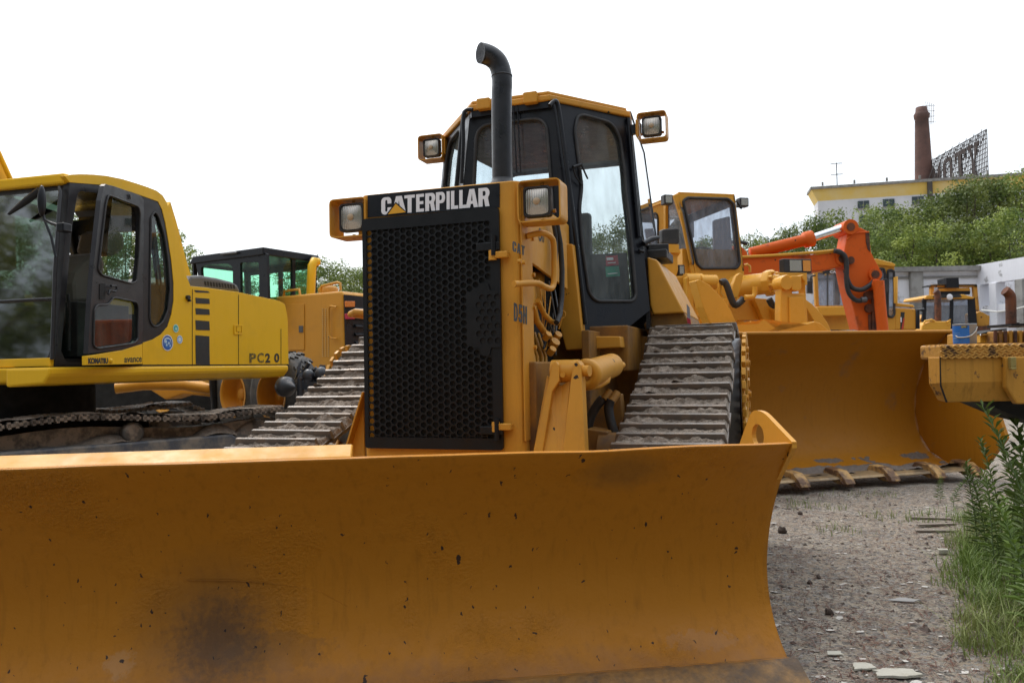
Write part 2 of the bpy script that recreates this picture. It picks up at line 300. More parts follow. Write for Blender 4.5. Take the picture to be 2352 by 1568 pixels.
# ================================================================== ground
def gz(x, y):
    k = max(0, min(1, (y - 5.2 + max(0, x) * 2) / 1.5)) * max(0, min(1, (-1.2 - x) / 1.5)); k = k * k * (3 - 2 * k)
    f = max(0, 1 - max(0, y - 25) / 10)
    return (.12 * k + .035 * noise.noise(Vector((x * .5, y * .5, 0))) + .012 * noise.noise(Vector((x * 2.2, y * 2.2, 4)))) * f
def ground_mat():
    M = bpy.data.materials.new('gravel_dirt'); M.use_nodes = True; t = M.node_tree; b = t.nodes['Principled BSDF']; L = t.links.new
    tc = N(t, 'ShaderNodeTexCoord'); P = tc.outputs['Object']
    def nz(s, d=8, r=.65): n = N(t, 'ShaderNodeTexNoise', i_Scale=float(s), i_Detail=float(d), i_Roughness=r); L(P, n.inputs['Vector']); return n.outputs[0]
    def rp(x, a, c, e=0, f=1): r = N(t, 'ShaderNodeMapRange', i_1=a, i_2=c, i_3=e, i_4=f); L(x, r.inputs[0]); return r.outputs[0]
    def mx(f, a, c):
        m_ = N(t, 'ShaderNodeMix', data_type='RGBA'); L(f, m_.inputs[0])
        for i, q in ((6, a), (7, c)):
            if isinstance(q, tuple): m_.inputs[i].default_value = (*q, 1)
            else: L(q, m_.inputs[i])
        return m_.outputs[2]
    c = mx(rp(nz(.9), .35, .65), (.31, .24, .175), (.44, .375, .295)); c = mx(rp(nz(5), .5, .72), c, (.15, .105, .08)); c = mx(rp(nz(1.7), .54, .7), c, (.54, .49, .42))
    vo = N(t, 'ShaderNodeTexVoronoi', i_Scale=34.0); L(P, vo.inputs['Vector']); sz = N(t, 'ShaderNodeSeparateColor'); L(vo.outputs['Color'], sz.inputs[0])
    peb = mx(sz.outputs[0], (.12, .105, .09), (.38, .35, .32)); c = mx(rp(sz.outputs[1], .66, .72), c, peb)
    vo2 = N(t, 'ShaderNodeTexVoronoi', i_Scale=85.0); L(P, vo2.inputs['Vector']); s2 = N(t, 'ShaderNodeSeparateColor'); L(vo2.outputs['Color'], s2.inputs[0]); c = mx(rp(s2.outputs[1], .7, .75), c, mx(s2.outputs[0], (.08, .068, .055), (.40, .37, .33)))
    c = mx(rp(nz(45, 4), .62, .7), c, (.10, .045, .03))
    L(c, b.inputs['Base Color']); b.inputs['Roughness'].default_value = .95
    h = N(t, 'ShaderNodeMath', operation='ADD'); L(nz(30, 8, .75), h.inputs[0]); L(rp(vo.outputs['Distance'], 0, .5, .5, 0), h.inputs[1]); bp = N(t, 'ShaderNodeBump', i_Strength=1.0, i_Distance=.03); L(h.outputs[0], bp.inputs['Height']); L(bp.outputs[0], b.inputs['Normal']); return M
m_ground = ground_mat()
def axis(lo, hi, a, b, fine):
    o = []; x = a
    while x < b: o.append(x); x += fine
    st = fine; x = b
    while x < hi: o.append(x); st *= 1.35; x += st
    o.append(hi); st = fine; x = a - st; l = []
    while x > lo: l.append(x); st *= 1.35; x -= st
    l.append(lo); return l[::-1] + o
xs = axis(-600, 600, -5, 7, .14); ys = axis(-100, 900, 1.5, 16, .14); mb = MB()
mb.add([(x, y, gz(x, y)) for y in ys for x in xs], [(j * len(xs) + i, j * len(xs) + i + 1, (j + 1) * len(xs) + i + 1, (j + 1) * len(xs) + i) for j in range(len(ys) - 1) for i in range(len(xs) - 1)], True)
tag(part('ground', mb, m_ground), kind='structure')
# ================================================================== trees
def leaf_mat(name, c1, c2, c3):
    M = bpy.data.materials.new(name); M.use_nodes = True; t = M.node_tree; L = t.links.new; b = t.nodes['Principled BSDF']; o = t.nodes['Material Output']
    g = N(t, 'ShaderNodeNewGeometry'); mx = N(t, 'ShaderNodeMix', data_type='RGBA'); L(g.outputs['Random Per Island'], mx.inputs[0]); mx.inputs[6].default_value = (*c1, 1); mx.inputs[7].default_value = (*c2, 1)
    tc = N(t, 'ShaderNodeTexCoord'); n = N(t, 'ShaderNodeTexNoise', i_Scale=.75, i_Detail=3.0); L(tc.outputs['Object'], n.inputs['Vector']); r = N(t, 'ShaderNodeMapRange', i_1=.42, i_2=.62); L(n.outputs[0], r.inputs[0])
    m2 = N(t, 'ShaderNodeMix', data_type='RGBA'); L(r.outputs[0], m2.inputs[0]); L(mx.outputs[2], m2.inputs[6]); m2.inputs[7].default_value = (*c3, 1); oi = N(t, 'ShaderNodeObjectInfo'); orr = N(t, 'ShaderNodeMapRange', i_3=.55, i_4=1.2); L(oi.outputs['Random'], orr.inputs[0]); vs_ = N(t, 'ShaderNodeVectorMath', operation='SCALE'); L(m2.outputs[2], vs_.inputs[0]); L(orr.outputs[0], vs_.inputs['Scale']); L(vs_.outputs[0], b.inputs['Base Color']); b.inputs['Roughness'].default_value = .6
    tl = N(t, 'ShaderNodeBsdfTranslucent'); L(vs_.outputs[0], tl.inputs[0]); ms = N(t, 'ShaderNodeMixShader', i_0=.25); L(b.outputs[0], ms.inputs[1]); L(tl.outputs[0], ms.inputs[2]); L(ms.outputs[0], o.inputs[0]); return M
m_leaf = leaf_mat('tree_leaves', (.05, .095, .02), (.175, .24, .048), (.28, .33, .065))
m_bark = mat('tree_bark', (.09, .07, .055), .9, bump=.8, bscale=12)
def crown_mb(seed, W_, H_, nblob=62, nleaf=210, ls=.15):
    r = random.Random(seed); mb = MB(); blobs = []
    for i in range(nblob):
        a = r.random() * 2 * pi; t = r.random(); z = H_ * (.12 + .88 * t); rad = W_ * .5 * math.sqrt(max(0, 1 - ((t - .42) / .62) ** 2)) * r.uniform(.25, 1.0)
        blobs.append((Vector((cos(a) * rad, sin(a) * rad, z)), r.uniform(.45, 1.0) * W_ * .155))
    for c, br in blobs:
        for k in range(nleaf):
            d = Vector((r.gauss(0, 1), r.gauss(0, 1), r.gauss(0, 1))).normalized() * br * (.35 + .75 * r.random() ** .5); d.z *= .8; p = c + d
            n = (d.normalized() + Vector((r.gauss(0, .6), r.gauss(0, .6), r.gauss(0, .6)))).normalized(); u = n.orthogonal().normalized(); v = n.cross(u); a = r.random() * 6.28; U = u * cos(a) + v * sin(a); Vv = n.cross(U)
            s = ls * r.uniform(.5, 1.25); b = len(mb.v); mb.v += [p - U * s * .5, p - Vv * s * .28 + U * s * .05, p + U * s * .55, p + Vv * s * .28]; mb.f.append([b, b + 1, b + 2, b + 3])
    return mb, blobs
def trunk_mb(seed, H0, H_, blobs):
    r = random.Random(seed + 99); mb = MB(); mb.tube([(0, 0, -.1), (.05, 0, H0 * .5), (.0, .05, H0), (.1, 0, H0 + H_ * .4)], [.28, .22, .17, .08], 8)
    for c, br in blobs[::6]:
        s = Vector((0, 0, H0 * .75 + r.random() * H0 * .3)); e = Vector((c.x, c.y, c.z + H0)); mb.tube([s, s.lerp(e, .5) + Vector((0, 0, -.3)), e], [.09, .06, .02], 5)
    return mb
TV = []; TZ = []
def make_me(mb, name, mt_):
    me = bpy.data.meshes.new(name); me.from_pydata([tuple(p) for p in mb.v], [], mb.f); me.materials.append(mt_); me.update(); return me
for sd_ in range(4):
    c, bs = crown_mb(sd_, 6.0, 6.0); TZ.append(max(p.z for p in c.v)); TV.append((make_me(c, 'crown', m_leaf), make_me(trunk_mb(sd_, 3.0, 6.0, bs), 'trunk', m_bark)))
def tree(u, vtop, Y, wide, label, var, group='leafy trees round the yard', X=None, top=None):
    if X is None: p = W.on(u, vtop, y=Y); X = p.x; top = p.z
    f = Fr(X, Y, rng.uniform(0, 360)); t = thing('tree', label, 'tree', f, group); sz = top / (3.0 + TZ[var] * .97); sw = wide * .80 / 6.0
    for k, nme in enumerate(('crown', 'trunk')):
        o = bpy.data.objects.new(nme, TV[var][k]); S.collection.objects.link(o); o.parent = t; WM[o.name] = f.M.copy()
        o.matrix_basis = Matrix.Translation((0, 0, 3.0 * sz if k == 0 else 0)) @ Matrix.Diagonal((sw, sw, sz * 1.0, 1))
TR = [(1706, 545, 44, 5.5, 'light green tree just right of the loader cab'), (1748, 530, 50, 6, 'rounded tree behind the hydraulic cylinder of the orange arm'), (1800, 545, 47, 6, 'low leafy tree above the start of the orange boom'), (1845, 505, 46, 6.5, 'green tree at the left corner of the white factory block'),
      (1915, 486, 44, 7, 'dense tree in front of the left factory windows'), (1985, 500, 40, 6.5, 'leafy tree behind the top of the orange stick'), (2035, 470, 46, 7, 'green tree below the second factory window'), (2090, 462, 42, 8, 'broad tree in front of the middle of the factory block'),
      (2150, 440, 45, 8, 'large tree under the base of the brick chimney'), (2215, 408, 41, 8.5, 'tall full tree under the rusty lettered sign'), (2280, 400, 44, 8, 'tall tree right of the rusty sign'), (2345, 388, 40, 8.5, 'tall dark tree at the right edge of the view'), (2060, 520, 37, 6, 'low tree just behind the grey capped white wall'), (2150, 515, 36, 6.5, 'low bushy tree behind the middle of the white wall'), (2240, 500, 36, 6.5, 'low bushy tree behind the corner of the two white walls'), (2325, 480, 35, 6.5, 'leafy tree rising behind the white roofless building'),
      (740, 592, 42, 5.5, 'pale green tree right of the black motor grader cab'), (800, 600, 44, 6, 'rounded green tree between the grader and the bulldozer grille'), (690, 612, 46, 6, 'green tree partly hidden by the black grader cab'), (428, 590, 48, 2.6, 'dark tree between the excavator cab and the black cab'), (560, 640, 50, 6, 'distant tree seen through the green glass of the black cab'),
      (860, 610, 46, 6, 'tree hidden behind the bulldozer radiator'), (1110, 600, 48, 6, 'tree behind the bulldozer hood'), (1350, 520, 46, 6.5, 'tree seen through the left half of the bulldozer door glass'), (1420, 505, 44, 6.5, 'tree seen through the right half of the bulldozer door glass'), (1530, 545, 44, 6.5, 'tree seen through the side window of the loader cab'), (1620, 540, 46, 6.5, 'tree seen through the windscreen of the loader cab'), (1290, 560, 50, 6, 'tree behind the bulldozer cab pillar'),
      (190, 490, 40, 6.5, 'tree seen through the open excavator door'), (280, 520, 42, 6.5, 'tree seen through the sliding pane of the excavator door'), (370, 520, 44, 6.5, 'tree seen through the rear side window of the excavator'), (60, 500, 42, 6.5, 'tree behind the excavator windscreen')]
for i, (u, v, Y, wd, lb) in enumerate(TR): tree(u, v, Y, wd, lb, i % 4)
for i, (X, Y) in enumerate(((-16, -13), (-9, -15), (-2.5, -14), (4, -15), (11, -13), (17, -9), (-17, -5), (-19, 1))): tree(0, 0, Y, 9.5, 'tree behind the camera, %s' % ['far left', 'left', 'centre left', 'centre right', 'right', 'far right', 'at the left side', 'beside the yard on the left'][i], i % 4, X=X, top=11)
# ================================================================== far buildings
m_wall = mat('white_render', (.72, .73, .77), .9, grime=(.38, .38, .40), gscale=.25, gthr=(.45, .7), gamt=.5, bump=.2)
m_band = mat('yellow_render', (.82, .58, .15), .9, grime=(.80, .66, .36), gscale=.3, gthr=(.4, .65), gamt=.8)
m_conc = mat('peeling_white_concrete', (.84, .85, .90), .9, bump=.6, bscale=5, grime=(.22, .215, .21), gscale=1.5, gthr=(.57, .63), gamt=.75, col2=(.72, .73, .78), c2scale=.5, streak=.2)
m_cap = mat('grey_concrete', (.33, .325, .31), .95, bump=.8, bscale=6, grime=(.12, .11, .10), gscale=2, gthr=(.4, .65), gamt=.7)
H = Fr(35.0, 90, 13.4); K = thing('factory_building', 'long white factory block with a yellow top band and small dark windows behind the trees', 'factory', H)
zt = H.on(1865, 437, y=0).z; zb = H.on(1865, 463, y=0).z
part('wall', MB().box(.6, 0, 0, 60, 3, zb), m_wall, K, H); part('yellow_band', MB().prism([(-.1, -.3, zt), (.6, .0, zb), (60, .0, zb), (60, -.3, zt)], (0, 3, 0)), m_band, K, H)
mb = MB(); mb.box(-.2, -.5, zt, 60, 3, zt + .3)
for i in range(16): mb.box(1 + i * 3.4, -.6, zt + .35, 1.2 + i * 3.4, -.4, zt + .75)
part('roof_edge', mb, m_cap, K, H)
for u, v in ((1983, 470), (2041, 466), (1987, 504), (2108, 460), (2170, 456)):
    q = H.on(u, v, y=0); wn = part('window', MB().box(q.x - .6, -.09, q.z - .42, q.x + .6, .03, q.z + .42), mat('dark_steel_window', (.05, .07, .08), .3), K, H)
    mb = MB(); mb.box(q.x - .03, -.13, q.z - .42, q.x + .03, -.09, q.z + .42); mb.box(q.x - .68, -.2, q.z - .5, q.x + .68, 0, q.z - .42); part('window_frame', mb, m_cap, wn, H)
q = H.on(2134, 440, y=0); part('downpipe', MB().box(q.x - .25, -.5, zb - 1, q.x + .25, -.2, zt), mat('dark_pipe', (.08, .07, .06), .8), K, H)
for u, v in ((1976, 434), (2008, 440), (2042, 443), (2076, 439), (2111, 434)): pass
f = Fr(0, 0, 0); an = thing('aerial', 'thin television aerial on the factory roof, left of the chimney', 'aerial', f); mb = MB(); q = W.on(1923, 432, y=92); mb.tube([(q.x, 92, q.z - .6), (q.x, 92, q.z + 3.0)], .06, 5)
for dz_ in (1.6, 2.9): mb.tube([(q.x - .7, 92, q.z + dz_), (q.x + .7, 92, q.z + dz_ + .05)], .05, 5)
mb.box(q.x - .5, 91.8, q.z - .8, q.x + .5, 92.2, q.z - .1); part('mast', mb, m_steel, an, f)
# chimney
Y = 100; cb = W.on(2123, 420, y=Y); ct = W.on(2116, 247, y=Y); C_ = Fr(cb.x, Y, 0)
ch = thing('chimney', 'tall round brick chimney with a corbelled top rising behind the factory roof', 'chimney', C_)
def brick():
    M = mat('sooty_brick', (.15, .08, .065), .9, grime=(.07, .045, .04), gscale=.5, gthr=(.4, .65), gamt=.8, bump=.3, bscale=3); return M
k = Y / FPX; hh = ct.z; dx = ct.x - cb.x
prof_ = [(0, 1.45), (cb.z, 20 * k * .98), (hh - 55 * k, 15.5 * k), (hh - 28 * k, 14.5 * k), (hh - 26 * k, 16 * k), (hh - 17 * k, 17 * k), (hh - 14 * k, 15 * k), (hh - 10 * k, 13 * k), (hh, 12 * k), (hh, 9 * k), (hh - .5, 9 * k)]
mb = MB(); n = 28; vs = []
for h, r in prof_: vs += [Vector((dx * h / hh + cos(2 * pi * j / n) * r, sin(2 * pi * j / n) * r, h)) for j in range(n)]
mb.add(vs, [(i * n + j, i * n + (j + 1) % n, (i + 1) * n + (j + 1) % n, (i + 1) * n + j) for i in range(len(prof_) - 1) for j in range(n)], True); part('stack', mb, brick(), ch, C_)
mb = MB()
for i in range(5): mb.tube([(dx + 13 * k + i * .18, 0, hh - 2.2), (dx + 13 * k + i * .25, .2, hh + .9 - .1 * i)], .03, 4)
for i in range(4): mb.tube([(dx + 12 * k, 0, hh - 1.9 + i * .7), (dx + 13 * k + 1.2, .2, hh - 1.8 + i * .7)], .03, 4)
part('platform', mb, m_rust, ch, C_)
# rooftop sign
SY0, SY1 = 86.0, 99.5; SX0 = W.on(2268, 350, y=SY0).x; SX1 = W.on(2139, 390, y=SY1).x
pr_ = W.on(2268, 297, y=SY0); SZT = pr_.z; SZB = W.on(2268, 412, y=SY0).z - 1.0
G_ = Fr(0, 0, 0); sg = thing('rooftop_sign', 'rusty steel lattice sign with big letters on the factory roof', 'sign', G_)
P_ = lambda a, z: Vector((SX0 + (SX1 - SX0) * a, SY0 + (SY1 - SY0) * a, z))
mb = MB(); m_lat = mat('rusty_lattice', (.085, .075, .075), .9)
for i in range(40): mb.tube([P_(i / 39, SZB), P_(i / 39, SZT)], .05, 4)
for i in range(14): z = SZB + (SZT - SZB) * i / 13; mb.tube([P_(0, z), P_(1, z)], .05, 4)
part('lattice', mb, m_lat, sg, G_)
mb = MB()
for i in range(9):
    p = P_(i / 8, SZT); q = p + Vector((-2.6, .4, -(SZT - SZB))); mb.tube([p, q], .05, 4); mb.tube([P_(i / 8, SZB + 2.5), q], .04, 4); mb.tube([p + Vector((-.5, 0, 0)), P_(min(1, (i + 1) / 8), SZT) + Vector((0, 0, -.4))], .035, 4)
for i in range(8):
    a = P_(1, SZB) + Vector((-3.6 - .8 * (i % 3), 3 + i * .8, -1)); mb.tube([a, a + Vector((.4 * (-1) ** i, 0, 3.6 - .3 * i))], .035, 4); mb.tube([a + Vector((-.5, 0, 2.2)), a + Vector((1.0, .5, 2.6))], .035, 4)
part('support_frame', mb, m_lat, sg, G_)
m_let = mat('rusty_letter', (.06, .045, .042), .9, grime=(.03, .02, .02), gscale=2)
zl0, zl1 = SZB + 1.6, SZT - .85
STR = {'M': [((.0, 0), (.26, 0), (.26, .12), (.19, .12), (.19, 1), (.07, 1), (.07, .12), (.0, .12)), ((.74, 0), (1, 0), (1, .12), (.93, .12), (.93, 1), (.81, 1), (.81, .12), (.74, .12)), ((.19, 1), (.19, .7), (.5, .25), (.81, .7), (.81, 1), (.5, .5))],
       'O': [((.08, .12), (.08, .88), (.28, 1), (.28, 0)), ((.72, 0), (.72, 1), (.92, .88), (.92, .12)), ((.28, 0), (.28, .14), (.72, .14), (.72, 0)), ((.28, .86), (.28, 1), (.72, 1), (.72, .86))],
       'T': [((.38, .1), (.62, .1), (.62, .86), (.38, .86)), ((.25, 0), (.75, 0), (.75, .12), (.25, .12)), ((.0, .86), (1, .86), (1, 1), (0, 1)), ((0, .7), (.1, .7), (.1, .86), (0, .86)), ((.9, .7), (1, .7), (1, .86), (.9, .86))],
       'Y': [((.38, .1), (.62, .1), (.62, .5), (.38, .5)), ((.25, 0), (.75, 0), (.75, .12), (.25, .12)), ((.38, .5), (.5, .38), (.30, .9), (.08, .9)), ((.62, .5), (.5, .38), (.70, .9), (.92, .9)), ((0, .88), (.4, .88), (.4, 1), (0, 1)), ((.6, .88), (1, .88), (1, 1), (.6, 1))]}
for i, chh in enumerate('YTOM'):
    a0 = .10 + i * .225; a1 = a0 + .19; mb = MB()
    for pl_ in STR[chh]: mb.prism([P_(a1 + (a0 - a1) * x, zl0 + (zl1 - zl0) * y + .3 * (1 - y)) + Vector((-.12, 0, 0)) for x, y in pl_], (-.12, 0, 0))
    part('letter', mb, m_let, sg, G_)
part('underline', MB().prism([P_(a, z) + Vector((-.12, 0, 0)) for a, z in ((.10, SZB + .95), (.42, SZB + .95), (.42, SZB + 1.25), (.10, SZB + 1.25))], (-.1, 0, 0)), m_let, sg, G_)
# white roofless buildings
Q = Fr(0, 30, 0); bw = thing('white_wall', 'peeling white concrete wall with a grey cap behind the parked machines', 'wall', Q)
q0, q1, q2 = Q.on(2040, 620, y=0), Q.on(2242, 610, y=0), Q.on(2242, 640, y=0)
part('wall_panel', MB().box(q0.x - 8, 0, -.2, q1.x, .3, q1.z - .20), m_conc, bw, Q)
mb = MB(); mb.box(q0.x - 8, -.25, q1.z - .20, q1.x + .1, .5, q1.z - .02); part('wall_cap', mb, m_cap, bw, Q)
for u in (2102,): x = Q.on(u, 640, y=0).x; part('pier', MB().box(x - .25, -.18, 0, x + .22, 0, q1.z - .205), m_cap, bw, Q)
z = Q.on(2160, 637, y=0).z; mb = MB(); mb.box(q0.x - 8, -.06, z - .04, q1.x, -.001, z + .05); z2 = Q.on(2160, 717, y=0).z; mb.box(q0.x - 8, -.1, z2 - .5, q1.x, -.002, z2 + .25); part('ledge', mb, m_cap, bw, Q)
Rr = Fr(q1.x, 30, -9.5); br_ = thing('roofless_building', 'white roofless concrete building with open bays and a broken end pier at the right', 'building', Rr)
# local -y runs towards the camera; facade in the plane x = 0
fz = lambda u, v: Rr.on(u, v, x=0)
a = fz(2242, 612); b = fz(2352, 577); e = fz(2338, 580)
yA, yB = 0, -11
mb = MB(); zz = a.z; beam_b = fz(2242, 655).z
mb.box(0, yB, beam_b, .35, 0, zz + .05); part('top_beam', mb, m_conc, br_, Rr)
m1, m2 = fz(2300, 700).z, fz(2300, 714).z
mb = MB(); mb.box(0, yB, fz(2260, 716).z, .3, 0, fz(2260, 702).z); mb.box(0, yB, -.1, .25, 0, 1.6 - .6); part('middle_beam', mb, m_conc, br_, Rr)
for u in (2246, 2283, 2343): y = fz(u, 680).y; part('post', MB().box(-.06, y - .17, -.2, .36, y + .17, beam_b - .002), m_conc if u != 2343 else m_cap, br_, Rr, bev=.02)
mb = MB()
for i, u in enumerate((2262, 2303, 2320)): y = fz(u, 680).y; mb.box(.55, y - .05, 0, .62, y + .05, beam_b)
mb.box(.9, yB, 0, 1.1, 0, zz - .5); part('back_panel', mb, m_conc, br_, Rr)
pts = [W.on(u, v, y=Y) for (u, v, Y) in ((2255, 712, 27.5), (2290, 716, 26), (2325, 712, 25), (2352, 705, 24), (2380, 706, 23))]
tag(part('rope', MB().tube(pts, .03, 5), mat('pale_rope', (.5, .5, .48), .9)), 'pale rope strung along the front of the white roofless building', 'rope')
# ================================================================== bulldozer
D = Fr(-.40, 4.28, 18.5); B = Fr(1.227, 3.401, -7.9)
dz = thing('bulldozer', 'yellow crawler bulldozer with black grille, black cab and a wide curved blade in the foreground', 'bulldozer', D)
m_dirty_shaded = mat('oil_stained_shaded_yellow_paint', (.32, .15, .025), .6, bump=.2, bscale=20, spec=.25, grime=(.09, .06, .045), gscale=2.6, gthr=(.42, .68), gamt=.85, streak=.3)  # dirty paint, its colour darkened further to deepen shade on the low frames
# ---- blade (in its own angled frame)
prof = [(.01, 1.041), (.06, .985), (.137, .897), (.23, .755), (.295, .61), (.328, .47), (.325, .36), (.295, .245), (.225, .135), (.14, .06)]
def cr(P, t):       # catmull-rom through a list of 2D points
    k = len(P) - 1; x = min(t * k, k - 1e-6); i = int(x); f = x - i
    p0, p1, p2, p3 = P[max(i - 1, 0)], P[i], P[i + 1], P[min(i + 2, k)]
    return tuple(.5 * ((2 * b) + (c - a) * f + (2 * a - 5 * b + 4 * c - d) * f * f + (3 * b - a - 3 * c + d) * f ** 3) for a, b, c, d in zip(p0, p1, p2, p3))
BL = -3.95
def topz(x): return .006 * math.exp(-((x + 3.0) / .8) ** 2) + .004 * noise.noise(Vector((x * 3, 0, 0))) - .006 * math.exp(-((x + .95) / .3) ** 2)
def bfn(off):
    def fn(u, v):
        x = BL * (1 - u); y, z = cr(prof, v); d = .006 * noise.noise(Vector((x * 1.4, z * 1.8, 3))) + .003 * noise.noise(Vector((x * 4, z * 5, 8)))
        return Vector((x, y + d + off, z + (1 - v) ** 3 * topz(x) + (off > 0) * .004))
    return fn
def two_sided(mb, f1, f2, nu, nv):
    b = len(mb.v); mb.grid(f1, nu, nv); c = len(mb.v); mb.grid(f2, nu, nv)
    def idx(i, j): return j * (nu + 1) + i
    for i in range(nu):
        mb.f.append([b + idx(i, 0), b + idx(i + 1, 0), c + idx(i + 1, 0), c + idx(i, 0)]); mb.f.append([b + idx(i, nv), b + idx(i + 1, nv), c + idx(i + 1, nv), c + idx(i, nv)])
    for j in range(nv):
        mb.f.append([b + idx(0, j), b + idx(0, j + 1), c + idx(0, j + 1), c + idx(0, j)]); mb.f.append([b + idx(nu, j), b + idx(nu, j + 1), c + idx(nu, j + 1), c + idx(nu, j)])
    return mb
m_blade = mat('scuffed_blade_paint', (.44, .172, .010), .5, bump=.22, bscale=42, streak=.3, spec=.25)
def blade_marks(M):
    t = M.node_tree; b = t.nodes['Principled BSDF']; L = t.links.new
    src = b.inputs['Base Color'].links[0].from_socket; tc = N(t, 'ShaderNodeTexCoord'); pos = tc.outputs['Object']
    def blob(c, r, nscale, lo, hi, amp):      # a ragged stain round one place of the blade
        sub = N(t, 'ShaderNodeVectorMath', operation='SUBTRACT'); sub.inputs[1].default_value = c; L(pos, sub.inputs[0])
        mp = N(t, 'ShaderNodeVectorMath', operation='DIVIDE'); mp.inputs[1].default_value = r; L(sub.outputs[0], mp.inputs[0])
        ln = N(t, 'ShaderNodeVectorMath', operation='LENGTH'); L(mp.outputs[0], ln.inputs[0])
        n = N(t, 'ShaderNodeTexNoise', i_Scale=nscale, i_Detail=9.0, i_Roughness=.68); L(pos, n.inputs['Vector'])
        ad = N(t, 'ShaderNodeMath', operation='MULTIPLY_ADD', i_1=amp); L(n.outputs[0], ad.inputs[0]); L(ln.outputs[1], ad.inputs[2])
        r_ = N(t, 'ShaderNodeMapRange', i_1=hi, i_2=lo); L(ad.outputs[0], r_.inputs[0]); return r_.outputs[0]
    def mix(fac, col, amt):
        nonlocal src
        mm = N(t, 'ShaderNodeMath', operation='MULTIPLY', i_1=amt); L(fac, mm.inputs[0]); mx = N(t, 'ShaderNodeMix', data_type='RGBA')
        L(mm.outputs[0], mx.inputs[0]); L(src, mx.inputs[6]); mx.inputs[7].default_value = (*col, 1); src = mx.outputs[2]
    mix(blob((-2.50, .3, .32), (.34, 1, .34), 5, .7, 1.6, 1.0), (.10, .06, .03), .5)
    mix(blob((-2.48, .3, .25), (.17, 1, .16), 34, 1.7, 2.7, 2.6), (.05, .035, .03), .6)
    mix(blob((-2.26, .3, .21), (.20, 1, .07), 22, 2.25, 2.5, 2.6), (.08, .055, .035), .25)
    mix(blob((-2.86, .3, .20), (.08, 1, .07), 22, 1.6, 1.9, 2.2), (.42, .38, .30), .16)
    mix(blob((-.36, .3, .15), (.16, 1, .035), 30, 2.5, 2.7, 3.2), (.34, .32, .32), .1)
    mix(blob((-.75, .0, .93), (.16, 1, .07), 9, 1.3, 2.2, 1.5), (.10, .07, .03), .4)
    mix(blob((-2.0, .3, .05), (3.0, 1, .10), 12, 1.2, 2.0, 1.6), (.20, .10, .05), .5)
    # chips of paint, most of them small
    for sc, thr, pw in ((5.0, .14, 8.0), (12.0, .14, 7.0), (30.0, .2, 6.0)):
        vo = N(t, 'ShaderNodeTexVoronoi', i_Scale=sc); mp = N(t, 'ShaderNodeMapping'); mp.inputs['Scale'].default_value = (1, .25, .62); nn = N(t, 'ShaderNodeTexNoise', i_Scale=38.0, i_Detail=4.0)
        s2 = N(t, 'ShaderNodeVectorMath', operation='SCALE'); s2.inputs['Scale'].default_value = .045; a2 = N(t, 'ShaderNodeVectorMath', operation='ADD')
        L(pos, nn.inputs['Vector']); L(nn.outputs[1], s2.inputs[0]); L(pos, a2.inputs[0]); L(s2.outputs[0], a2.inputs[1]); L(a2.outputs[0], mp.inputs[0]); L(mp.outputs[0], vo.inputs['Vector'])
        sz = N(t, 'ShaderNodeSeparateColor'); L(vo.outputs['Color'], sz.inputs[0]); p = N(t, 'ShaderNodeMath', operation='POWER', i_1=pw / 3); L(sz.outputs[0], p.inputs[0])
        ms = N(t, 'ShaderNodeMath', operation='MULTIPLY', i_1=thr * .8); L(p.outputs[0], ms.inputs[0]); lt = N(t, 'ShaderNodeMath', operation='LESS_THAN'); L(vo.outputs['Distance'], lt.inputs[0]); L(ms.outputs[0], lt.inputs[1]); mix(lt.outputs[0], (.014, .011, .014), .93)
    L(src, b.inputs['Base Color'])
    # patches of rough, pitted steel under the paint
    oldn = b.inputs['Normal'].links[0].from_socket
    n1 = N(t, 'ShaderNodeTexNoise', i_Scale=1.7, i_Detail=3.0); L(pos, n1.inputs['Vector']); r1 = N(t, 'ShaderNodeMapRange', i_1=.52, i_2=.66); L(n1.outputs[0], r1.inputs[0])
    n2 = N(t, 'ShaderNodeTexNoise', i_Scale=75.0, i_Detail=3.0, i_Roughness=.6); L(pos, n2.inputs['Vector']); mm = N(t, 'ShaderNodeMath', operation='MULTIPLY'); L(r1.outputs[0], mm.inputs[0]); L(n2.outputs[0], mm.inputs[1])
    bp = N(t, 'ShaderNodeBump', i_Strength=1.0, i_Distance=.013); L(mm.outputs[0], bp.inputs['Height']); L(oldn, bp.inputs['Normal']); L(bp.outputs[0], b.inputs['Normal'])
blade_marks(m_blade)
B.M = Matrix.Translation(EYE) @ Matrix.Scale(.92, 4) @ Matrix.Translation(-EYE) @ B.M
bl = part('blade', two_sided(MB(), bfn(0), bfn(.028), 150, 36), m_blade, dz, B)
mb = MB(); ce = lambda y0: (lambda u, v: Vector((BL * (1 - u) + (.035 if u == 1 else 0), y0 + .135 - .135 * v + .003 * noise.noise(Vector((u * 40, v * 3, 0))), .075 - .08 * v + .0025 * noise.noise(Vector((u * 60, 1, 0))))))
two_sided(mb, ce(-.014), ce(.02), 120, 3)
part('cutting_edge', mb, mat('worn_cutting_edge', (.30, .16, .05), .55, metal=.2, bump=.5, bscale=50, grime=(.10, .07, .05), gscale=8, gthr=(.4, .6), gamt=.9), bl, B, bev=.004)
weld = MB(); weld.tube([Vector((BL * i / 120, .142 + .002 * rng.random(), .068 + .003 * rng.random())) for i in range(121)], .007, 6); part('weld_seam', weld, m_blade, bl, B)
crack = [(430, 1331), (520, 1332), (600, 1337), (680, 1346), (730, 1355), (762, 1372), (800, 1392)]
mb = MB(); cp = []
for u, v in crack:
    y = .3
    for _ in range(6):
        q = B.on(u, v, y=y); zz = q.z; best = min((abs(cr(prof, t / 100)[1] - zz), t / 100) for t in range(101))[1]; y = cr(prof, best)[0]
    cp.append(B.on(u, v, y=y - .001))
cp2 = [tuple(cr([tuple(p) for p in cp], t / 24)) for t in range(25)]
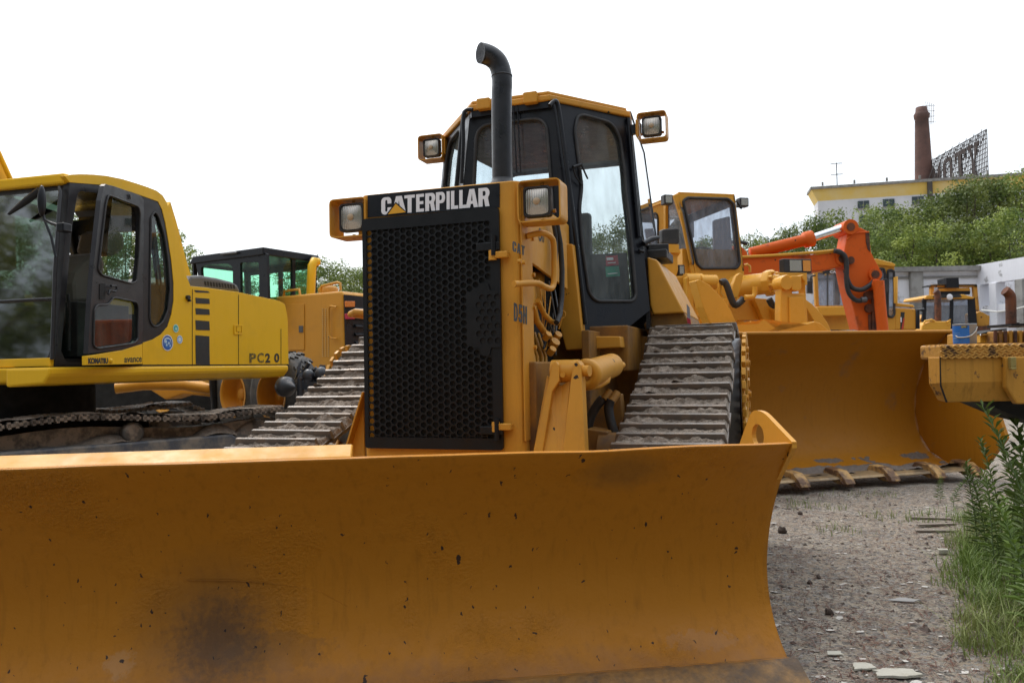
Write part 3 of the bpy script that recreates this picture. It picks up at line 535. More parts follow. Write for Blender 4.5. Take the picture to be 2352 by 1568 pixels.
mb.tube(cp2, .002, 5); part('scratch_ridge', mb, m_blade, bl, B)
# top box behind the blade edge, lug at the right end, back structure
mb = MB(); shx = B.on(808, 1055, y=.06).x
mb.prism([(BL, .10, .985), (BL, .040, 1.036), (BL, .036, 1.047), (BL, .13, 1.088), (BL, .155, 1.084), (BL, .155, .985)], (shx - BL, 0, 0))
part('top_box', mb, m_cat, bl, B, bev=.006)
lug = rnd([(.012, 1.02), (.012, 1.047), (.285, 1.165), (.40, 1.165), (.50, 1.05), (.60, .93), (.40, .75), (.30, .72)], [.0, .0, .09, .09, .02, .02, .02, .02], 6)
hc = B.on(1750, 1001, x=0)
hole = [(hc.y + .064 * cos(a), hc.z + .003 + .055 * sin(a)) for a in [2 * pi * i / 20 for i in range(20)]]
mb = MB(); mb.plate([(.001, a, b) for a, b in lug], [[(.001, a, b) for a, b in hole]], (-.022, 0, 0)); part('lifting_lug', mb, m_cat, bl, B)
mb = MB()
for x in (-3.2, -2.1, -1.0): mb.prism([(x, .12, .98), (x, .35, .9), (x, .5, .5), (x, .40, .12), (x, .32, .2), (x, .37, .5), (x, .3, .75)], (.03, 0, 0))
mb.box(BL + .3, .38, .42, -.4, .5, .62)
part('blade_stiffener', mb, m_cat, bl, B, bev=.006)
mb = MB(); mb.prism([(-.7, -.75, .22), (.3, -.5, .22), (.75, -.2, .22), (.75, 1.5, .22), (.62, 1.5, .22), (.62, -.1, .22), (-.62, -.2, .22), (-.62, 1.5, .22), (-.75, 1.5, .22), (-.75, -.6, .22)], (0, 0, .24))
part('c_frame', mb, m_cat, dz, D, bev=.01)
BM0 = B.M.copy()
# ---- nose: radiator guard with rounded edges
mb = MB()
nose = rnd([(-.463, 0), (.478, 0), (.478, .225), (-.463, .225)], [.03, .062, .01, .01], 6)
mb.prism([(a, b, .80) for a, b in nose], (0, 0, 1.585)); part('radiator_guard', mb, m_cat, dz, D, bev=.018)
mb = MB(); mb.box(.475, .012, 1.0, .483, .2, 2.19); part('side_cover_plate', mb, m_cat, dz, D, bev=.004)
# nameplate and lettering on the front plane
q = D.R([(845, 500), (1148, 476.5), (1148, 421), (845, 449)], y=-.002)
mb = MB(); mb.prism(q, (0, -.004, 0)); npl = part('nameplate', mb, m_blk, dz, D)
def fit(a, b, c, d, **k): return D.R([a, b, c, d], **k)
LX = [876, 903.5, 929.5, 951, 974, 998.5, 1020.5, 1028.5, 1045.5, 1063.5, 1088.5, 1099.5, 1125]
tl = lambda u: 454.0 - (u - 880) * .0965; tb = lambda u: 493.5 - (u - 880) * .082
segs = [('C', 876, 899), ('A', 900, 933), ('T', 929, 953), ('E', 956, 974), ('R', 977, 1000), ('P', 1001.5, 1022.5), ('I', 1026, 1033), ('L', 1036, 1052.5), ('L', 1055, 1071.5), ('A', 1070, 1098), ('R', 1099, 1124.5)]
for ch, a, b in segs:
    mb_q = fit((a, tb(a)), (b, tb(b)), (b, tl(b)), (a, tl(a)), y=-.006)
    glyph('letter', ch, m_white, npl, mb_q, D, (0, -.0015, 0))
tri = D.R([(891, 492.5), (932, 487.5), (909, 468)], y=-.0105)
mb = MB(); mb.prism(tri, (0, -.001, 0)); part('emblem_triangle', mb, mat('emblem_yellow', (.72, .36, .02), .4), npl, D)
tri2 = D.R([(886, 494.5), (936, 488.8), (909, 464)], y=-.0088); mb = MB(); mb.prism(tri2, (0, -.001, 0)); part('emblem_border', mb, m_blk, npl, D)
# ---- grille: perforated plate, real round holes
GX0, GX1, GZ0, GZ1 = -.448, .370, .957, 2.243
def grille_part(x0, x1, z0, z1, name, parent, y, excl=None, only=None, cw=.0354, ch=.0405, mx=.02, mt=.05, th=.008, md=.02):
    mb = MB(); n = 0; k0 = x0 + mx + .018
    ncol = int((x1 - x0 - 2 * mx) / cw); ix0 = k0
    for c in range(ncol):
        cx = ix0 + c * cw + .004; zb = z0 + mt + (ch / 2 if c % 2 else 0)
        nr = int((z1 - z0 - 2 * mt) / ch) - (1 if c % 2 else 0)
        for r in range(nr):
            cz = zb + (r + .5) * ch
            hx = [(cx + cw * 2 / 3 * cos(a), cz + ch / 2 * sin(a) / sin(pi / 3)) for a in [pi / 3 * i for i in range(6)]]
            if excl and excl(cx, cz):
                mb.add([(p, y, q_) for p, q_ in hx], [tuple(range(6))]); continue
            vs = []
            for i in range(6):
                a, b = hx[i], hx[(i + 1) % 6]; vs += [(a[0], y, a[1]), ((a[0] + b[0]) / 2, y, (a[1] + b[1]) / 2)]
            rr = .0173
            for i in range(12): vs.append((cx + rr * cos(pi / 6 * i), y, cz + rr * .97 * sin(pi / 6 * i)))
            for i in range(12): vs.append((cx + rr * .93 * cos(pi / 6 * i), y + th, cz + rr * .9 * sin(pi / 6 * i)))
            mb.add(vs, [(i, (i + 1) % 12, 12 + (i + 1) % 12, 12 + i) for i in range(12)] + [(12 + i, 12 + (i + 1) % 12, 24 + (i + 1) % 12, 24 + i) for i in range(12)])
    xa, xb = k0 - cw * .30, k0 + .004 + (ncol - 1) * cw + cw * .30
    za, zc = z0 + mt + ch * .45, z0 + mt + int((z1 - z0 - 2 * mt) / ch) * ch - ch * .45
    fr_ = rnd([(x0, z0), (x1, z0), (x1, z1), (x0, z1)], .02, 4)
    return mb, fr_, (xa, xb, za, zc)
def latch_zone(x, z): return (x > .185 and 1.50 < z < 1.80) or (x > .185 + abs(z - 1.65) * .0 and 1.455 < z < 1.845 and x > .185 + (max(abs(z - 1.65) - .15, 0)) * 2.6)
mb, fr_, inn = grille_part(GX0, GX1, GZ0, GZ1, 'grille', dz, -.026, excl=latch_zone)
xa, xb, za, zc = inn
# plain border of the plate, its inner edge under the outer half-cells
mb.plate([(a, -.0255, b) for a, b in fr_], [[(xa - .004, -.0255, za - .006), (xb + .004, -.0255, za - .006), (xb + .004, -.0255, zc + .012), (xa - .004, -.0255, zc + .012)]], (0, .016, 0))
gr = part('grille', mb, m_grl, dz, D)
# small inspection flap with its own holes
mb = MB(); fl = rnd([(.215, 1.50), (.25, 1.50), (.262, 1.455), (.305, 1.455), (.315, 1.50), (.372, 1.50), (.372, 1.80), (.315, 1.80), (.305, 1.845), (.262, 1.845), (.25, 1.80), (.215, 1.80)], .012, 3)
holes = []
for r in range(7):
    for c in range(3):
        cx = .249 + c * .042 + (0 if r % 2 else -.0) + (.0 if r % 2 else .021); cz = 1.535 + r * .0385
        if cx < .358: holes.append([(cx + .0165 * cos(pi / 6 * i), -.034, cz + .0165 * sin(pi / 6 * i)) for i in range(12)])
mb.plate([(a, -.034, b) for a, b in fl], holes, (0, .006, 0)); fp = part('grille_flap', mb, m_grl, gr, D)
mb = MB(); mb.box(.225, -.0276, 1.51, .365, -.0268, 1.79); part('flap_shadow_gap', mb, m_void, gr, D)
mb = MB(); mb.box(GX0 + .05, -.0085, GZ0 + .03, GX1 - .006, -.004, GZ1 - .03); part('radiator_core', mb, m_void, dz, D)
for z in (1.062, 2.035): part('grille_hinge', MB().box(.245, -.042, z - .022, .375, -.027, z + .022).cyl((.342, -.043, z - .05), (.342, -.043, z + .06), .013), m_grl, dz, D, bev=.004)
for z in (1.085, 1.992):
    mb = MB(); mb.box(.315, -.046, z - .022, .42, -.002, z + .014); mb.cyl((.333, -.03, z - .03), (.333, -.03, z + .022), .022, n=14); part('hinge_lug', mb, m_cat, dz, D, bev=.006)
# side lettering and bolts
def side(pts, x=.4835): return D.R(pts, x=x)
word('side_lettering', 'CAT', m_ink, dz, side([(1177, 577), (1205, 587), (1205, 566), (1177, 553)]), D, (.0015, 0, 0), .22)
word('side_lettering', 'D5H', m_ink, dz, side([(1180, 737), (1210, 745), (1210, 704), (1180, 695)]), D, (.0015, 0, 0), .22)
for q in [D.on(u, v, x=.483) for u, v in ((1190, 600), (1200, 603))] + [Vector((.478, .205, z)) for z in (1.1, 1.32, 1.5, 1.72, 1.9, 2.1)]: part('bolt', MB().cyl(q, q + Vector((.017, 0, 0)), .012, n=6), m_cat, dz, D)
# hood behind the nose
mb = MB(); mb.prism([(-.40, .22, 2.05), (-.40, .22, 2.36), (-.36, .22, 2.40), (.36, .22, 2.40), (.42, .22, 2.36), (.42, .22, 2.05)], (0, 1.08, 0)); part('engine_hood', mb, m_cat, dz, D, bev=.012)
mb = MB(); mb.prism([(.425, .26, 1.99), (.425, 1.12, 1.90), (.425, 1.12, 2.28), (.425, .26, 2.28)], (.02, 0, 0)); part('hood_side_panel', mb, m_cat, dz, D, bev=.004)
text('side_lettering', 'CAT', m_ink, dz, side([(1237, 553), (1251, 558), (1251, 529), (1237, 522)], .447), D, off=.03, depth=(.001, 0, 0))
# engine bay
mb = MB(); mb.box(-.33, .25, .75, .30, 1.25, 2.04); part('engine_bay', mb, m_void, dz, D)
mb = MB(); mb.box(.30, .3, .9, .36, .5, 1.55); mb.box(.30, .55, 1.0, .37, 1.15, 1.4); mb.lathe((.30, .42, 1.78), (1, 0, 0), [(0, 0), (0, .15), (.07, .17), (.09, .17), (.10, .10), (.10, 0)]); mb.lathe((.30, .42, 1.36), (1, 0, 0), [(0, 0), (0, .13), (.05, .14), (.07, .08), (.10, .05), (.1, 0)])
mb.lathe((.30, .75, 1.75), (0, 0, 1), [(0, .0), (0, .09), (.22, .09), (.25, 0)], 16)
for i in range(5): mb.tube([(.34, .32 + i * .08, 1.0 + .05 * i), (.40, .38 + .08 * i, 1.2), (.38, .42 + .09 * i, 1.45), (.30, .5 + .1 * i, 1.6)], .012 + .004 * (i % 2), 8)
part('engine', mb, m_cat, dz, D)
mb = MB(); mb.tube([side([p], .43)[0] for p in ((1224, 700), (1232, 735), (1248, 760), (1268, 780))], .02, 10); mb.tube([side([p], .46)[0] for p in ((1235, 690), (1250, 722), (1266, 738), (1280, 742))], .016, 10)
part('pipe', mb, m_cat, dz, D)
hs = [side([p], .50)[0] for p in ((1277, 505), (1287, 560), (1291, 620), (1290, 680), (1286, 722), (1278, 741))]
part('hose', MB().tube(hs, .017, 10), m_rub, dz, D)
hs = [side([p], .49)[0] for p in ((1270, 505), (1276, 540), (1277, 580), (1274, 620))]
part('hose', MB().tube(hs, .013, 10), m_rub, dz, D)
for k in range(5):
    a = side([(1262 + k * 3, 730 + 4 * k)], .40)[0]; b_ = side([(1248 + k * 4, 800 + 5 * (k % 3))], .42)[0]
    part('cable', MB().tube([a, (a + b_) / 2 + Vector((.01, .01 * k, 0)), b_], .006, 6), m_cat if k % 2 else m_rub, dz, D)
mb = MB()
for (u, v), r in (((1268, 795), .03), ((1275, 778), .025), ((1262, 812), .022), ((1252, 778), .02)):
    q = side([(u, v)], .45)[0]; part('fitting', MB().cyl(q, q + Vector((.03, -.02, .03)), r, n=12), m_cat, dz, D)
q = side([(1290, 722)], .5)[0]; mb = MB(); mb.ring(q, (.6, -.8, 0), .022, .027, .006, 16); mb.tube([q + Vector((0, 0, -.024)), q + Vector((-.02, 0, -.09))], .006, 6); part('dipstick', mb, m_cat, dz, D)
for k in range(9):      # small lines, clips and rods crossing the open engine bay
    a_ = side([(1238 + 4.5 * k, 640 + (k * 37) % 90)], .41 + .008 * (k % 4))[0]; b_ = side([(1246 + 5 * ((k * 3) % 9), 760 + (k * 23) % 60)], .43)[0]
    part('fuel_line', MB().tube([a_, a_.lerp(b_, .5) + Vector((.015, .02 * ((k % 3) - 1), 0)), b_], .0045 + .0015 * (k % 3), 6), (m_cat, m_rub, m_steel)[k % 3], dz, D)
# grab handle on the right of the nose
hp = [side([p], x)[0] for p, x in (((1209, 543), .485), ((1245, 535), .56), ((1266, 545), .585), ((1272, 565), .59), ((1273, 610), .59), ((1272, 648), .59), ((1266, 662), .585), ((1250, 658), .57), ((1232, 650), .55), ((1180, 652), .485))]
hp = [tuple(cr([tuple(p) for p in hp], t / 50)) for t in range(51)]
part('grab_handle', MB().tube(hp, .0165, 12), m_cat, dz, D)
mb = MB(); mb.tube([(-.47, .1, 1.72), (-.56, .08, 1.73), (-.60, .1, 1.72), (-.61, .25, 1.72), (-.6, .4, 1.71)], .02, 10); part('grab_handle', mb, m_cat, dz, D)
# left upper bracket seen beside the grille
# ---- lamps
def lamp(fr, cx, cy, cz, w, h, d, lw, lh, parent, tilt=0, strap=.007, side_=1, lamp_dx=0, lamp_dz=0):
    """box-shaped strap guard open to the front, with a square work lamp inside"""
    x0, x1, z0, z1 = cx - w / 2, cx + w / 2, cz - h / 2, cz + h / 2
    o = rnd([(x0, z0), (x1, z0), (x1, z1), (x0, z1)], .03, 4); i = rnd([(x0 + strap, z0 + strap), (x1 - strap, z0 + strap), (x1 - strap, z1 - strap), (x0 + strap, z1 - strap)], .02, 4)
    mb = MB(); mb.plate([(a, cy, b) for a, b in o], [[(a, cy, b) for a, b in i]], (0, d, 0))
    bx = x0 if side_ > 0 else x1; mb.obox((bx, cy + d * .6, cz), (1, 0, 0), (0, 1, 0), (0, 0, 1), .012, d * .4, h * .3)
    for zz in (z0 + .012, z1 - .012): mb.cyl((cx, cy + d * .5, zz - .012), (cx, cy + d * .5, zz + .012), .01, n=8)
    g = part('lamp_guard', mb, m_cat, parent, fr)
    lx, lz = cx + lamp_dx, cz + lamp_dz; y = cy + d * .12
    o = rnd([(lx - lw / 2, lz - lh / 2), (lx + lw / 2, lz - lh / 2), (lx + lw / 2, lz + lh / 2), (lx - lw / 2, lz + lh / 2)], .022, 4)
    mb = MB(); b0 = len(mb.v); k = len(o)
    sc = lambda f, yy: [((a - lx) * f + lx, yy, (b - lz) * f + lz) for a, b in o]
    vs = sc(.86, y + .006) + sc(.89, y) + sc(1, y + .004) + sc(1, y + .05) + sc(.6, y + .09); fs = [(r * k + j, r * k + (j + 1) % k, (r + 1) * k + (j + 1) % k, (r + 1) * k + j) for r in range(4) for j in range(k)] + [tuple(range(4 * k, 5 * k))]
    mb.add(vs, fs); hs_ = part('headlight', mb, m_rub, g, fr)
    lp = part('bracket_bolt', MB().cyl((lx - lw * .6, y + .05, lz - lh * .3), (lx + lw * .6, y + .05, lz - lh * .3), .01, n=8), m_cat, g, fr)
    # lens hangs under the guard too, at the same level as the housing
    mb = MB(); n = 10
    def ln(u, v):
        a = (u - .5) * 2; b = (v - .5) * 2; s = .87 * (1 - .12 * (abs(a) * abs(b)) ** 2)
        return Vector((lx + a * lw / 2 * s, y + .008 - .012 * (1 - a * a) * (1 - b * b), lz + b * lh / 2 * s))
    mb.grid(ln, n, n); part('lens', mb, m_lens, g, fr); part('bulb', MB().lathe((lx, y - .0045, lz), (0, -1, 0), [(0, lw * .13), (.003, lw * .11), (.004, 0)], 16), mat('amber_bulb', (.42, .30, .18), .3), g, fr)
    return g
a = D.on(1182, 517, y=-.10); b = D.on(1292, 415, y=-.10)
lamp(D, (a.x + b.x) / 2 - .022, -.02, 2.262, .235, .222, .15, .150, .162, dz, lamp_dx=-.016, lamp_dz=-.0)
lamp(D, -.545, -.02, 2.262, .235, .222, .15, .155, .162, dz, side_=-1, lamp_dx=.012, lamp_dz=.004)
for s in (1, -1): part('lamp_bracket', MB().box(.47 * s - .03, .02, 2.15, .47 * s + .03, .12, 2.35), m_cat, dz, D, bev=.006)
# ---- exhaust
ex = D.on(1163, 414, y=.36)
pp = [Vector((.262, .36, 2.38)), Vector((.262, .36, 2.42)), Vector((.262, .36, 2.46))]
base = MB().lathe((.262, .36, 2.36), (0, 0, 1), [(0, .085), (.075, .085), (.10, .078), (.115, .064), (.13, .061)], 24); eb = part('exhaust_base', base, m_exh, dz, D)
top = D.on(1152, 190, y=.36)
cen = [Vector((.262, .36, 2.40)), Vector((.264, .36, 2.7)), Vector((.268, .36, 2.98)), Vector((top.x + .003, .36, top.z - .02)), Vector((top.x + .003, .36, top.z + .03))]
for (u, v), y in (((1149.5, 160), .36), ((1142, 143), .352), ((1129, 131), .335), ((1113, 124), .31), ((1103, 122), .29)): cen.append(D.on(u, v, y=y))
cs = [Vector(cr([tuple(p) for p in cen], t / 40)) for t in range(41)]
mb = MB(); mb.tube(cs, .060, 28, cap=False); inner = [p.copy() for p in cs[-12:]]; mb.tube(inner, .056, 28, cap=False)
k = 28; n1 = 41 * k; e0 = 40 * k; e1 = n1 + 11 * k
for j in range(k): mb.f.append([e0 + j, e0 + (j + 1) % k, e1 + (j + 1) % k, e1 + j])
mb.add(inner and mb.v[n1:n1 + k], [tuple(range(k))])
pe = part('exhaust_pipe', mb, m_exh, dz, D)
mb = MB(); mb.ring((cs[18].x, .36, cs[18].z), (0, 0, 1), .058, .0625, .008, 28); part('pipe_joint', mb, m_exh, pe, D)
mb = MB(); mb.lathe((.34, .66, 2.40), (0, 0, 1), [(0, .10), (.05, .12), (.08, .11), (.10, 0)], 20); part('rain_cap', mb, m_blk, dz, D)
# ---- cab
A0 = Vector((.293, 1.32, 3.29)); B0 = Vector((.738, 1.89, 3.29)); P0 = D.on(1340, 768, y=1.30)
nA = (B0 - A0).cross(P0 - A0).normalized()
if nA.y > 0: nA = -nA
def dp(pts, off=0): return [D.pl(u, v, A0 + nA * off, nA) for u, v in pts]
cab = part('cab', MB().box(-.25, 1.38, 1.62, .25, 1.5, 1.66), m_blk, dz, D)
panel = [(1270, 228), (1446, 260), (1461, 420), (1477, 560), (1493, 712), (1420, 770), (1340, 770), (1305, 520)]
win = rnd([(1319, 300), (1326, 268), (1340, 265), (1404, 283), (1424, 318), (1434, 400), (1436, 440), (1446, 520), (1460, 680), (1452, 692), (1368, 692), (1352, 672), (1336, 560), (1330, 480), (1336, 430)], 16, 4)
mirr = lambda pts: [Vector((-p.x, p.y, p.z)) for p in pts]
o3, w3 = dp(panel), dp(win)
# clear the small kink between the pillar points: panel outline is planar
mb = MB(); mb.plate(o3, [w3], -nA * .045); part('right_door', mb, m_blk, cab, D)
mb = MB(); nM = Vector((-nA.x, nA.y, nA.z)); mb.plate(mirr(o3), [mirr(w3)], -nM * .045); part('left_door', mb, m_blk, cab, D)
def seal(pts3, n, r=.011): return MB().tube(pts3 + [pts3[0]], r, 8, cap=False)
part('window_seal', seal([p + nA * .004 for p in w3], nA, .013), m_rub, cab, D); part('window_seal', seal([p + nM * .004 for p in mirr(w3)], nM, .013), m_rub, cab, D)
mb = MB(); mb.prism([p - nA * .02 for p in w3], -nA * .004); part('door_window', mb, g_door, cab, D)
mb = MB(); mb.prism([p - nM * .02 for p in mirr(w3)], -nM * .004); part('door_window', mb, g_door, cab, D)
# front wall with one window between the pillars
FB = o3[6]; FT = o3[0]
fo = [Vector((-FT.x, FT.y, FT.z)), FT.copy(), Vector((FB.x, FB.y, FB.z)), Vector((-FB.x, FB.y, FB.z))]
nF = (fo[1] - fo[0]).cross(fo[2] - fo[0]).normalized(); nF = -nF if nF.y > 0 else nF
fp_ = lambda pts: [D.pl(u, v, FT, nF) for u, v in pts]
wr = fp_([(1256, 420), (1270, 420), (1262, 340), (1253, 290), (1240, 262), (1215, 252), (1192, 254)])
x_in = .225; zt = wr[-1].z
fw = []
for (x, z) in rnd([(-.335, 1.95), (.335, 1.95), (.262, 3.14), (-.262, 3.14)], [.06, .06, .11, .11], 6):
    t_ = (z - FT.z) / (FB.z - FT.z); fw.append(Vector((x, FT.y + (FB.y - FT.y) * t_, z)))
mb = MB(); mb.plate(fo, [fw], -nF * .04); part('front_wall', mb, m_blk, cab, D)
part('window_seal', seal([p + nF * .004 for p in fw], nF, .013), m_rub, cab, D)
mb = MB(); mb.prism([p - nF * .02 for p in fw], -nF * .004); part('front_window', mb, g_front, cab, D)
# side walls, rear wall
SR = Vector((.775, 3.0, 3.2)); RB = o3[4]
sb = D.pl(1490, 552, A0, nA)
rearx, reary = .80, 3.05
def sidewall(s):
    T0 = Vector((o3[1].x * s, o3[1].y, o3[1].z)); T1 = Vector((.675 * s, reary, 3.28)); B1 = Vector((.775 * s, reary, 2.4)); B0_ = Vector((o3[3].x * s, o3[3].y, o3[3].z))
    q = lambda a, b: (T0 * (1 - a) + T1 * a) * (1 - b) + (B0_ * (1 - a) + B1 * a) * b
    hole = [q(a, b) for a, b in rnd([(.02, .03), (.96, .03), (.97, .97), (.02, .97)], .05, 4)]
    n = (T1 - T0).cross(B0_ - T0).normalized(); n = -n if n.x * s < 0 else n
    mb = MB(); mb.plate([T0, T1, B1, B0_], [hole], -n * .03); part('side_wall', mb, m_blk, cab, D)
    mb = MB(); mb.prism([p + n * .004 for p in hole], n * .004); part('side_window', mb, g_side, cab, D)
    part('side_frame_edge', MB().tube([T0, T1, B1, B0_], .016, 8), m_blk, cab, D)
    mb = MB(); mb.prism([B0_, B1, Vector((B1.x, B1.y, 1.65)), Vector((o3[4].x * s, o3[4].y, 1.65)), Vector((o3[4].x * s, o3[4].y, o3[4].z))], -n * .03); part('side_wall', mb, m_blk, cab, D)
sidewall(1); sidewall(-1)
mb = MB(); mb.plate([(-.67, reary, 3.28), (.67, reary, 3.28), (.80, reary, 1.65), (-.80, reary, 1.65)], [[(a, reary, b) for a, b in rnd([(-.60, 3.19), (.60, 3.19), (.68, 1.98), (-.68, 1.98)], .08, 4)]], (0, .03, 0)); part('rear_wall', mb, m_blk, cab, D)
mb = MB(); mb.plate([(a, reary + .01, b) for a, b in ((-.62, 3.2), (.62, 3.2), (.69, 1.9), (-.69, 1.9))], [], (0, .004, 0)); part('rear_window', mb, g_side, cab, D)
# upper part of the rear window is behind a blind / headliner
mb = MB(); mb.prism([(-.25, 1.4, 3.205), (.25, 1.4, 3.205), (.66, 1.95, 3.205), (.6, 3.0, 3.205), (-.6, 3.0, 3.205), (-.66, 1.95, 3.205)], (0, 0, .03)); part('headliner', mb, mat('blue_grey_headliner', (.13, .19, .26), .8), cab, D)
RZ = 3.30
ro = [(-.30, 1.295), (.30, 1.295), (.765, 1.88), (.655, 2.9), (-.655, 2.9), (-.765, 1.88)]
mb = MB(); mb.prism([(x, y, 3.245) for x, y in ro], (0, 0, .045)); mb.prism([(x * .96, y * .98 + .04, 3.29) for x, y in ro], (0, 0, .03)); part('cab_roof', mb, m_cat, cab, D, bev=.01)
mb = MB(); mb.prism([(x * .97, y * .985 + .035, 3.2) for x, y in ro], (0, 0, .045)); part('roof_gasket', mb, m_blk, cab, D)
for x in (-.185, .165):
    mb = MB(); mb.box(x - .05, 1.262, 3.235, x + .05, 1.33, 3.315); part('roof_bracket', mb, m_cat, cab, D, bev=.008)
# pillar rails
pr = [D.pl(u, v, A0 + nA * .035, nA) for u, v in ((1262, 243), (1276, 232), (1284, 255), (1296, 340), (1312, 460), (1324, 560), (1345, 745))]
part('pillar_rail', MB().tube([tuple(cr([tuple(p) for p in pr], t / 24)) for t in range(25)], .016, 8), m_blk, cab, D)
part('pillar_rail', MB().tube([(-p[0], p[1] - .02, p[2]) for p in [cr([tuple(p) for p in pr], t / 24) for t in range(25)]], .016, 8), m_blk, cab, D)
gl_ = D.R([(1086, 252), (1070, 254), (1064, 275), (1064, 330), (1060, 421)], y=1.16)
part('pillar_rail', MB().tube([tuple(cr([tuple(p) for p in gl_], t / 24)) for t in range(25)], .014, 8), m_blk, cab, D)
pr2 = [D.pl(u, v, A0 + nA * .015, nA) for u, v in ((1443, 272), (1449, 340), (1459, 450), (1468, 545))]
part('door_hinge_post', MB().tube(pr2, .016, 8), m_blk, cab, D)
# wipers
wa, wb_, wc = dp([(1316, 384), (1335, 378), (1350, 411)], .04)
mb = MB(); mb.tube([wa, wb_], .012, 8); mb.tube([wb_, wc], .007, 6); mb.tube([wa, dp([(1322, 405), (1336, 425)], .03)[0], dp([(1336, 425)], .02)[0]], .006, 6); part('wiper', mb, m_blk, cab, D)
wa, wb_, wc = [p + nF * .03 for p in fp_([(1182, 240), (1186, 330), (1190, 400)])]
mb = MB(); mb.tube([wa, wb_, wc], .006, 6); mb.tube([p + Vector((.03, 0, 0)) for p in (wa, wb_, wc)], .005, 6); part('wiper', mb, m_blk, cab, D)
# door latch and mirror arm
mb = MB(); q = dp([(1478, 560), (1512, 546)], .03); mb.tube([q[0], (q[0] + q[1]) / 2 + Vector((0, 0, .01)), q[1]], [.02, .022, .014], 8); q = dp([(1467, 575), (1478, 578)], .02); mb.tube(q, .012, 8); part('door_latch', mb, m_blk, cab, D)
# dash and sheets seen through the door glass
mb = MB(); mb.prism(dp([(1348, 585), (1440, 580), (1448, 690), (1368, 690), (1350, 640)], -.12), -nA * .05); part('door_liner', mb, mat('grey_cab_interior', (.03, .03, .03), .7, grime=(.09, .09, .085), gscale=5, gamt=.6), cab, D)
mb = MB(); mb.prism(dp([(1391, 589), (1418, 586), (1421, 608), (1392, 611)], -.11), nA * .002); part('red_sticker', mb, mat('red_sticker_film', (.45, .03, .05), .4), cab, D)
mb = MB(); mb.prism(dp([(1393, 592), (1408, 591), (1409, 597), (1394, 598)], -.105), nA * .001); mb.prism(dp([(1396, 603), (1414, 602), (1414, 604), (1396, 605)], -.105), nA * .001); part('sticker_print', mb, m_white, cab, D)
mb = MB(); mb.prism(dp([(1390, 613), (1421, 611), (1424, 634), (1392, 636)], -.11), nA * .002); part('green_sticker', mb, mat('green_sticker_film', (.02, .28, .18), .4), cab, D)
mb = MB(); mb.prism(dp([(1396, 628), (1418, 626), (1418, 628), (1396, 630)], -.105), nA * .001); part('sticker_print', mb, m_white, cab, D)
mb = MB(); mb.box(-.26, 2.35, 1.7, .26, 2.8, 2.05); mb.prism([(-.25, 2.72, 2.05), (.25, 2.72, 2.05), (.22, 2.85, 2.75), (-.22, 2.85, 2.75)], (0, .1, 0)); part('seat', mb, m_rub, cab, D, bev=.03)
mb = MB(); mb.box(-.30, 1.42, 1.66, .30, 1.6, 2.12); mb.tube([(.33, 1.9, 1.8), (.36, 1.85, 2.2), (.34, 1.84, 2.33)], .02, 8); mb.ball((.34, 1.84, 2.35), .035); mb.box(.3, 2.1, 1.7, .5, 2.7, 2.15); part('dashboard', mb, m_rub, cab, D, bev=.01)
# cab lamps
q = D.on(1497, 289, y=1.78); lamp(D, q.x, q.y - .02, q.z + .0, .215, .2, .13, .14, .145, dz, lamp_dx=-.002); 
q2 = D.on(990, 339, y=1.78); lamp(D, q2.x, 1.76, q2.z, .215, .2, .13, .14, .145, dz, side_=-1)
part('lamp_bracket', MB().box(.70, 1.86, q.z - .02, q.x - .09, 1.9, q.z + .05), m_blk, dz, D); part('lamp_bracket', MB().box(q2.x + .09, 1.86, q2.z - .02, -.70, 1.9, q2.z + .05), m_blk, dz, D)
# ---- below the cab
mb = MB(); q = D.R([(1283, 740), (1300, 804), (1427, 798), (1424, 772), (1338, 772), (1315, 560), (1290, 560)], y=1.22); mb.prism(q, (0, .3, 0)); part('cab_mount', mb, m_cat, dz, D, bev=.008)
mb = MB(); mb.box(-.8, 1.35, 1.35, .8, 3.0, 1.66); part('floor_frame', mb, m_dirty_shaded, dz, D, bev=.01)
mb = MB(); mb.box(-.52, .1, .55, .52, 2.9, 1.42); part('main_frame', mb, m_dirty_shaded, dz, D, bev=.01)
mb = MB(); q = D.R([(1415, 800), (1490, 715), (1500, 770), (1450, 850), (1420, 1020), (1380, 1020)], x=.60); mb.prism([(.56, 1.0, .6), (.56, 2.9, .6), (.56, 2.9, 1.62), (.56, 1.0, 1.62)], (.05, 0, 0)); mb.box(.61, 1.9, .7, .84, 2.2, 1.6); part('side_frame', mb, m_dirty_shaded, dz, D, bev=.006)
# fender tanks each side of the cab
for s in (1, -1):
    mb = MB(); fx = lambda pts, y: [Vector((p.x * s, p.y, p.z)) for p in D.R(pts, y=y)]
    mb.prism(fx([(1486, 590), (1508, 596), (1572, 718), (1500, 722), (1493, 700)], 1.9), (0, 1.2, 0)); tk = part('fender_tank', mb, m_cat, dz, D, bev=.012)
    mb = MB(); mb.prism(fx([(1500, 722), (1572, 718), (1590, 758), (1588, 775), (1490, 775), (1478, 745)], 1.95), (0, 1.1, 0)); part('fender', mb, m_dirty_shaded, dz, D, bev=.01)
fxx = D.on(1572, 718, y=1.9)
mb = MB(); mb.prism(D.R([(1577, 697), (1584, 706), (1588, 756), (1580, 756)], y=1.93), (0, -.003, 0)); part('warning_sticker', mb, mat('grey_sticker', (.25, .25, .28), .5), dz, D)
mb = MB(); mb.prism(D.R([(1577.5, 729), (1586, 733), (1587.5, 745), (1578.8, 742)], y=1.925), (0, -.003, 0)); part('warning_sticker', mb, mat('red_sticker_film', (.25, .02, .03)), dz, D)
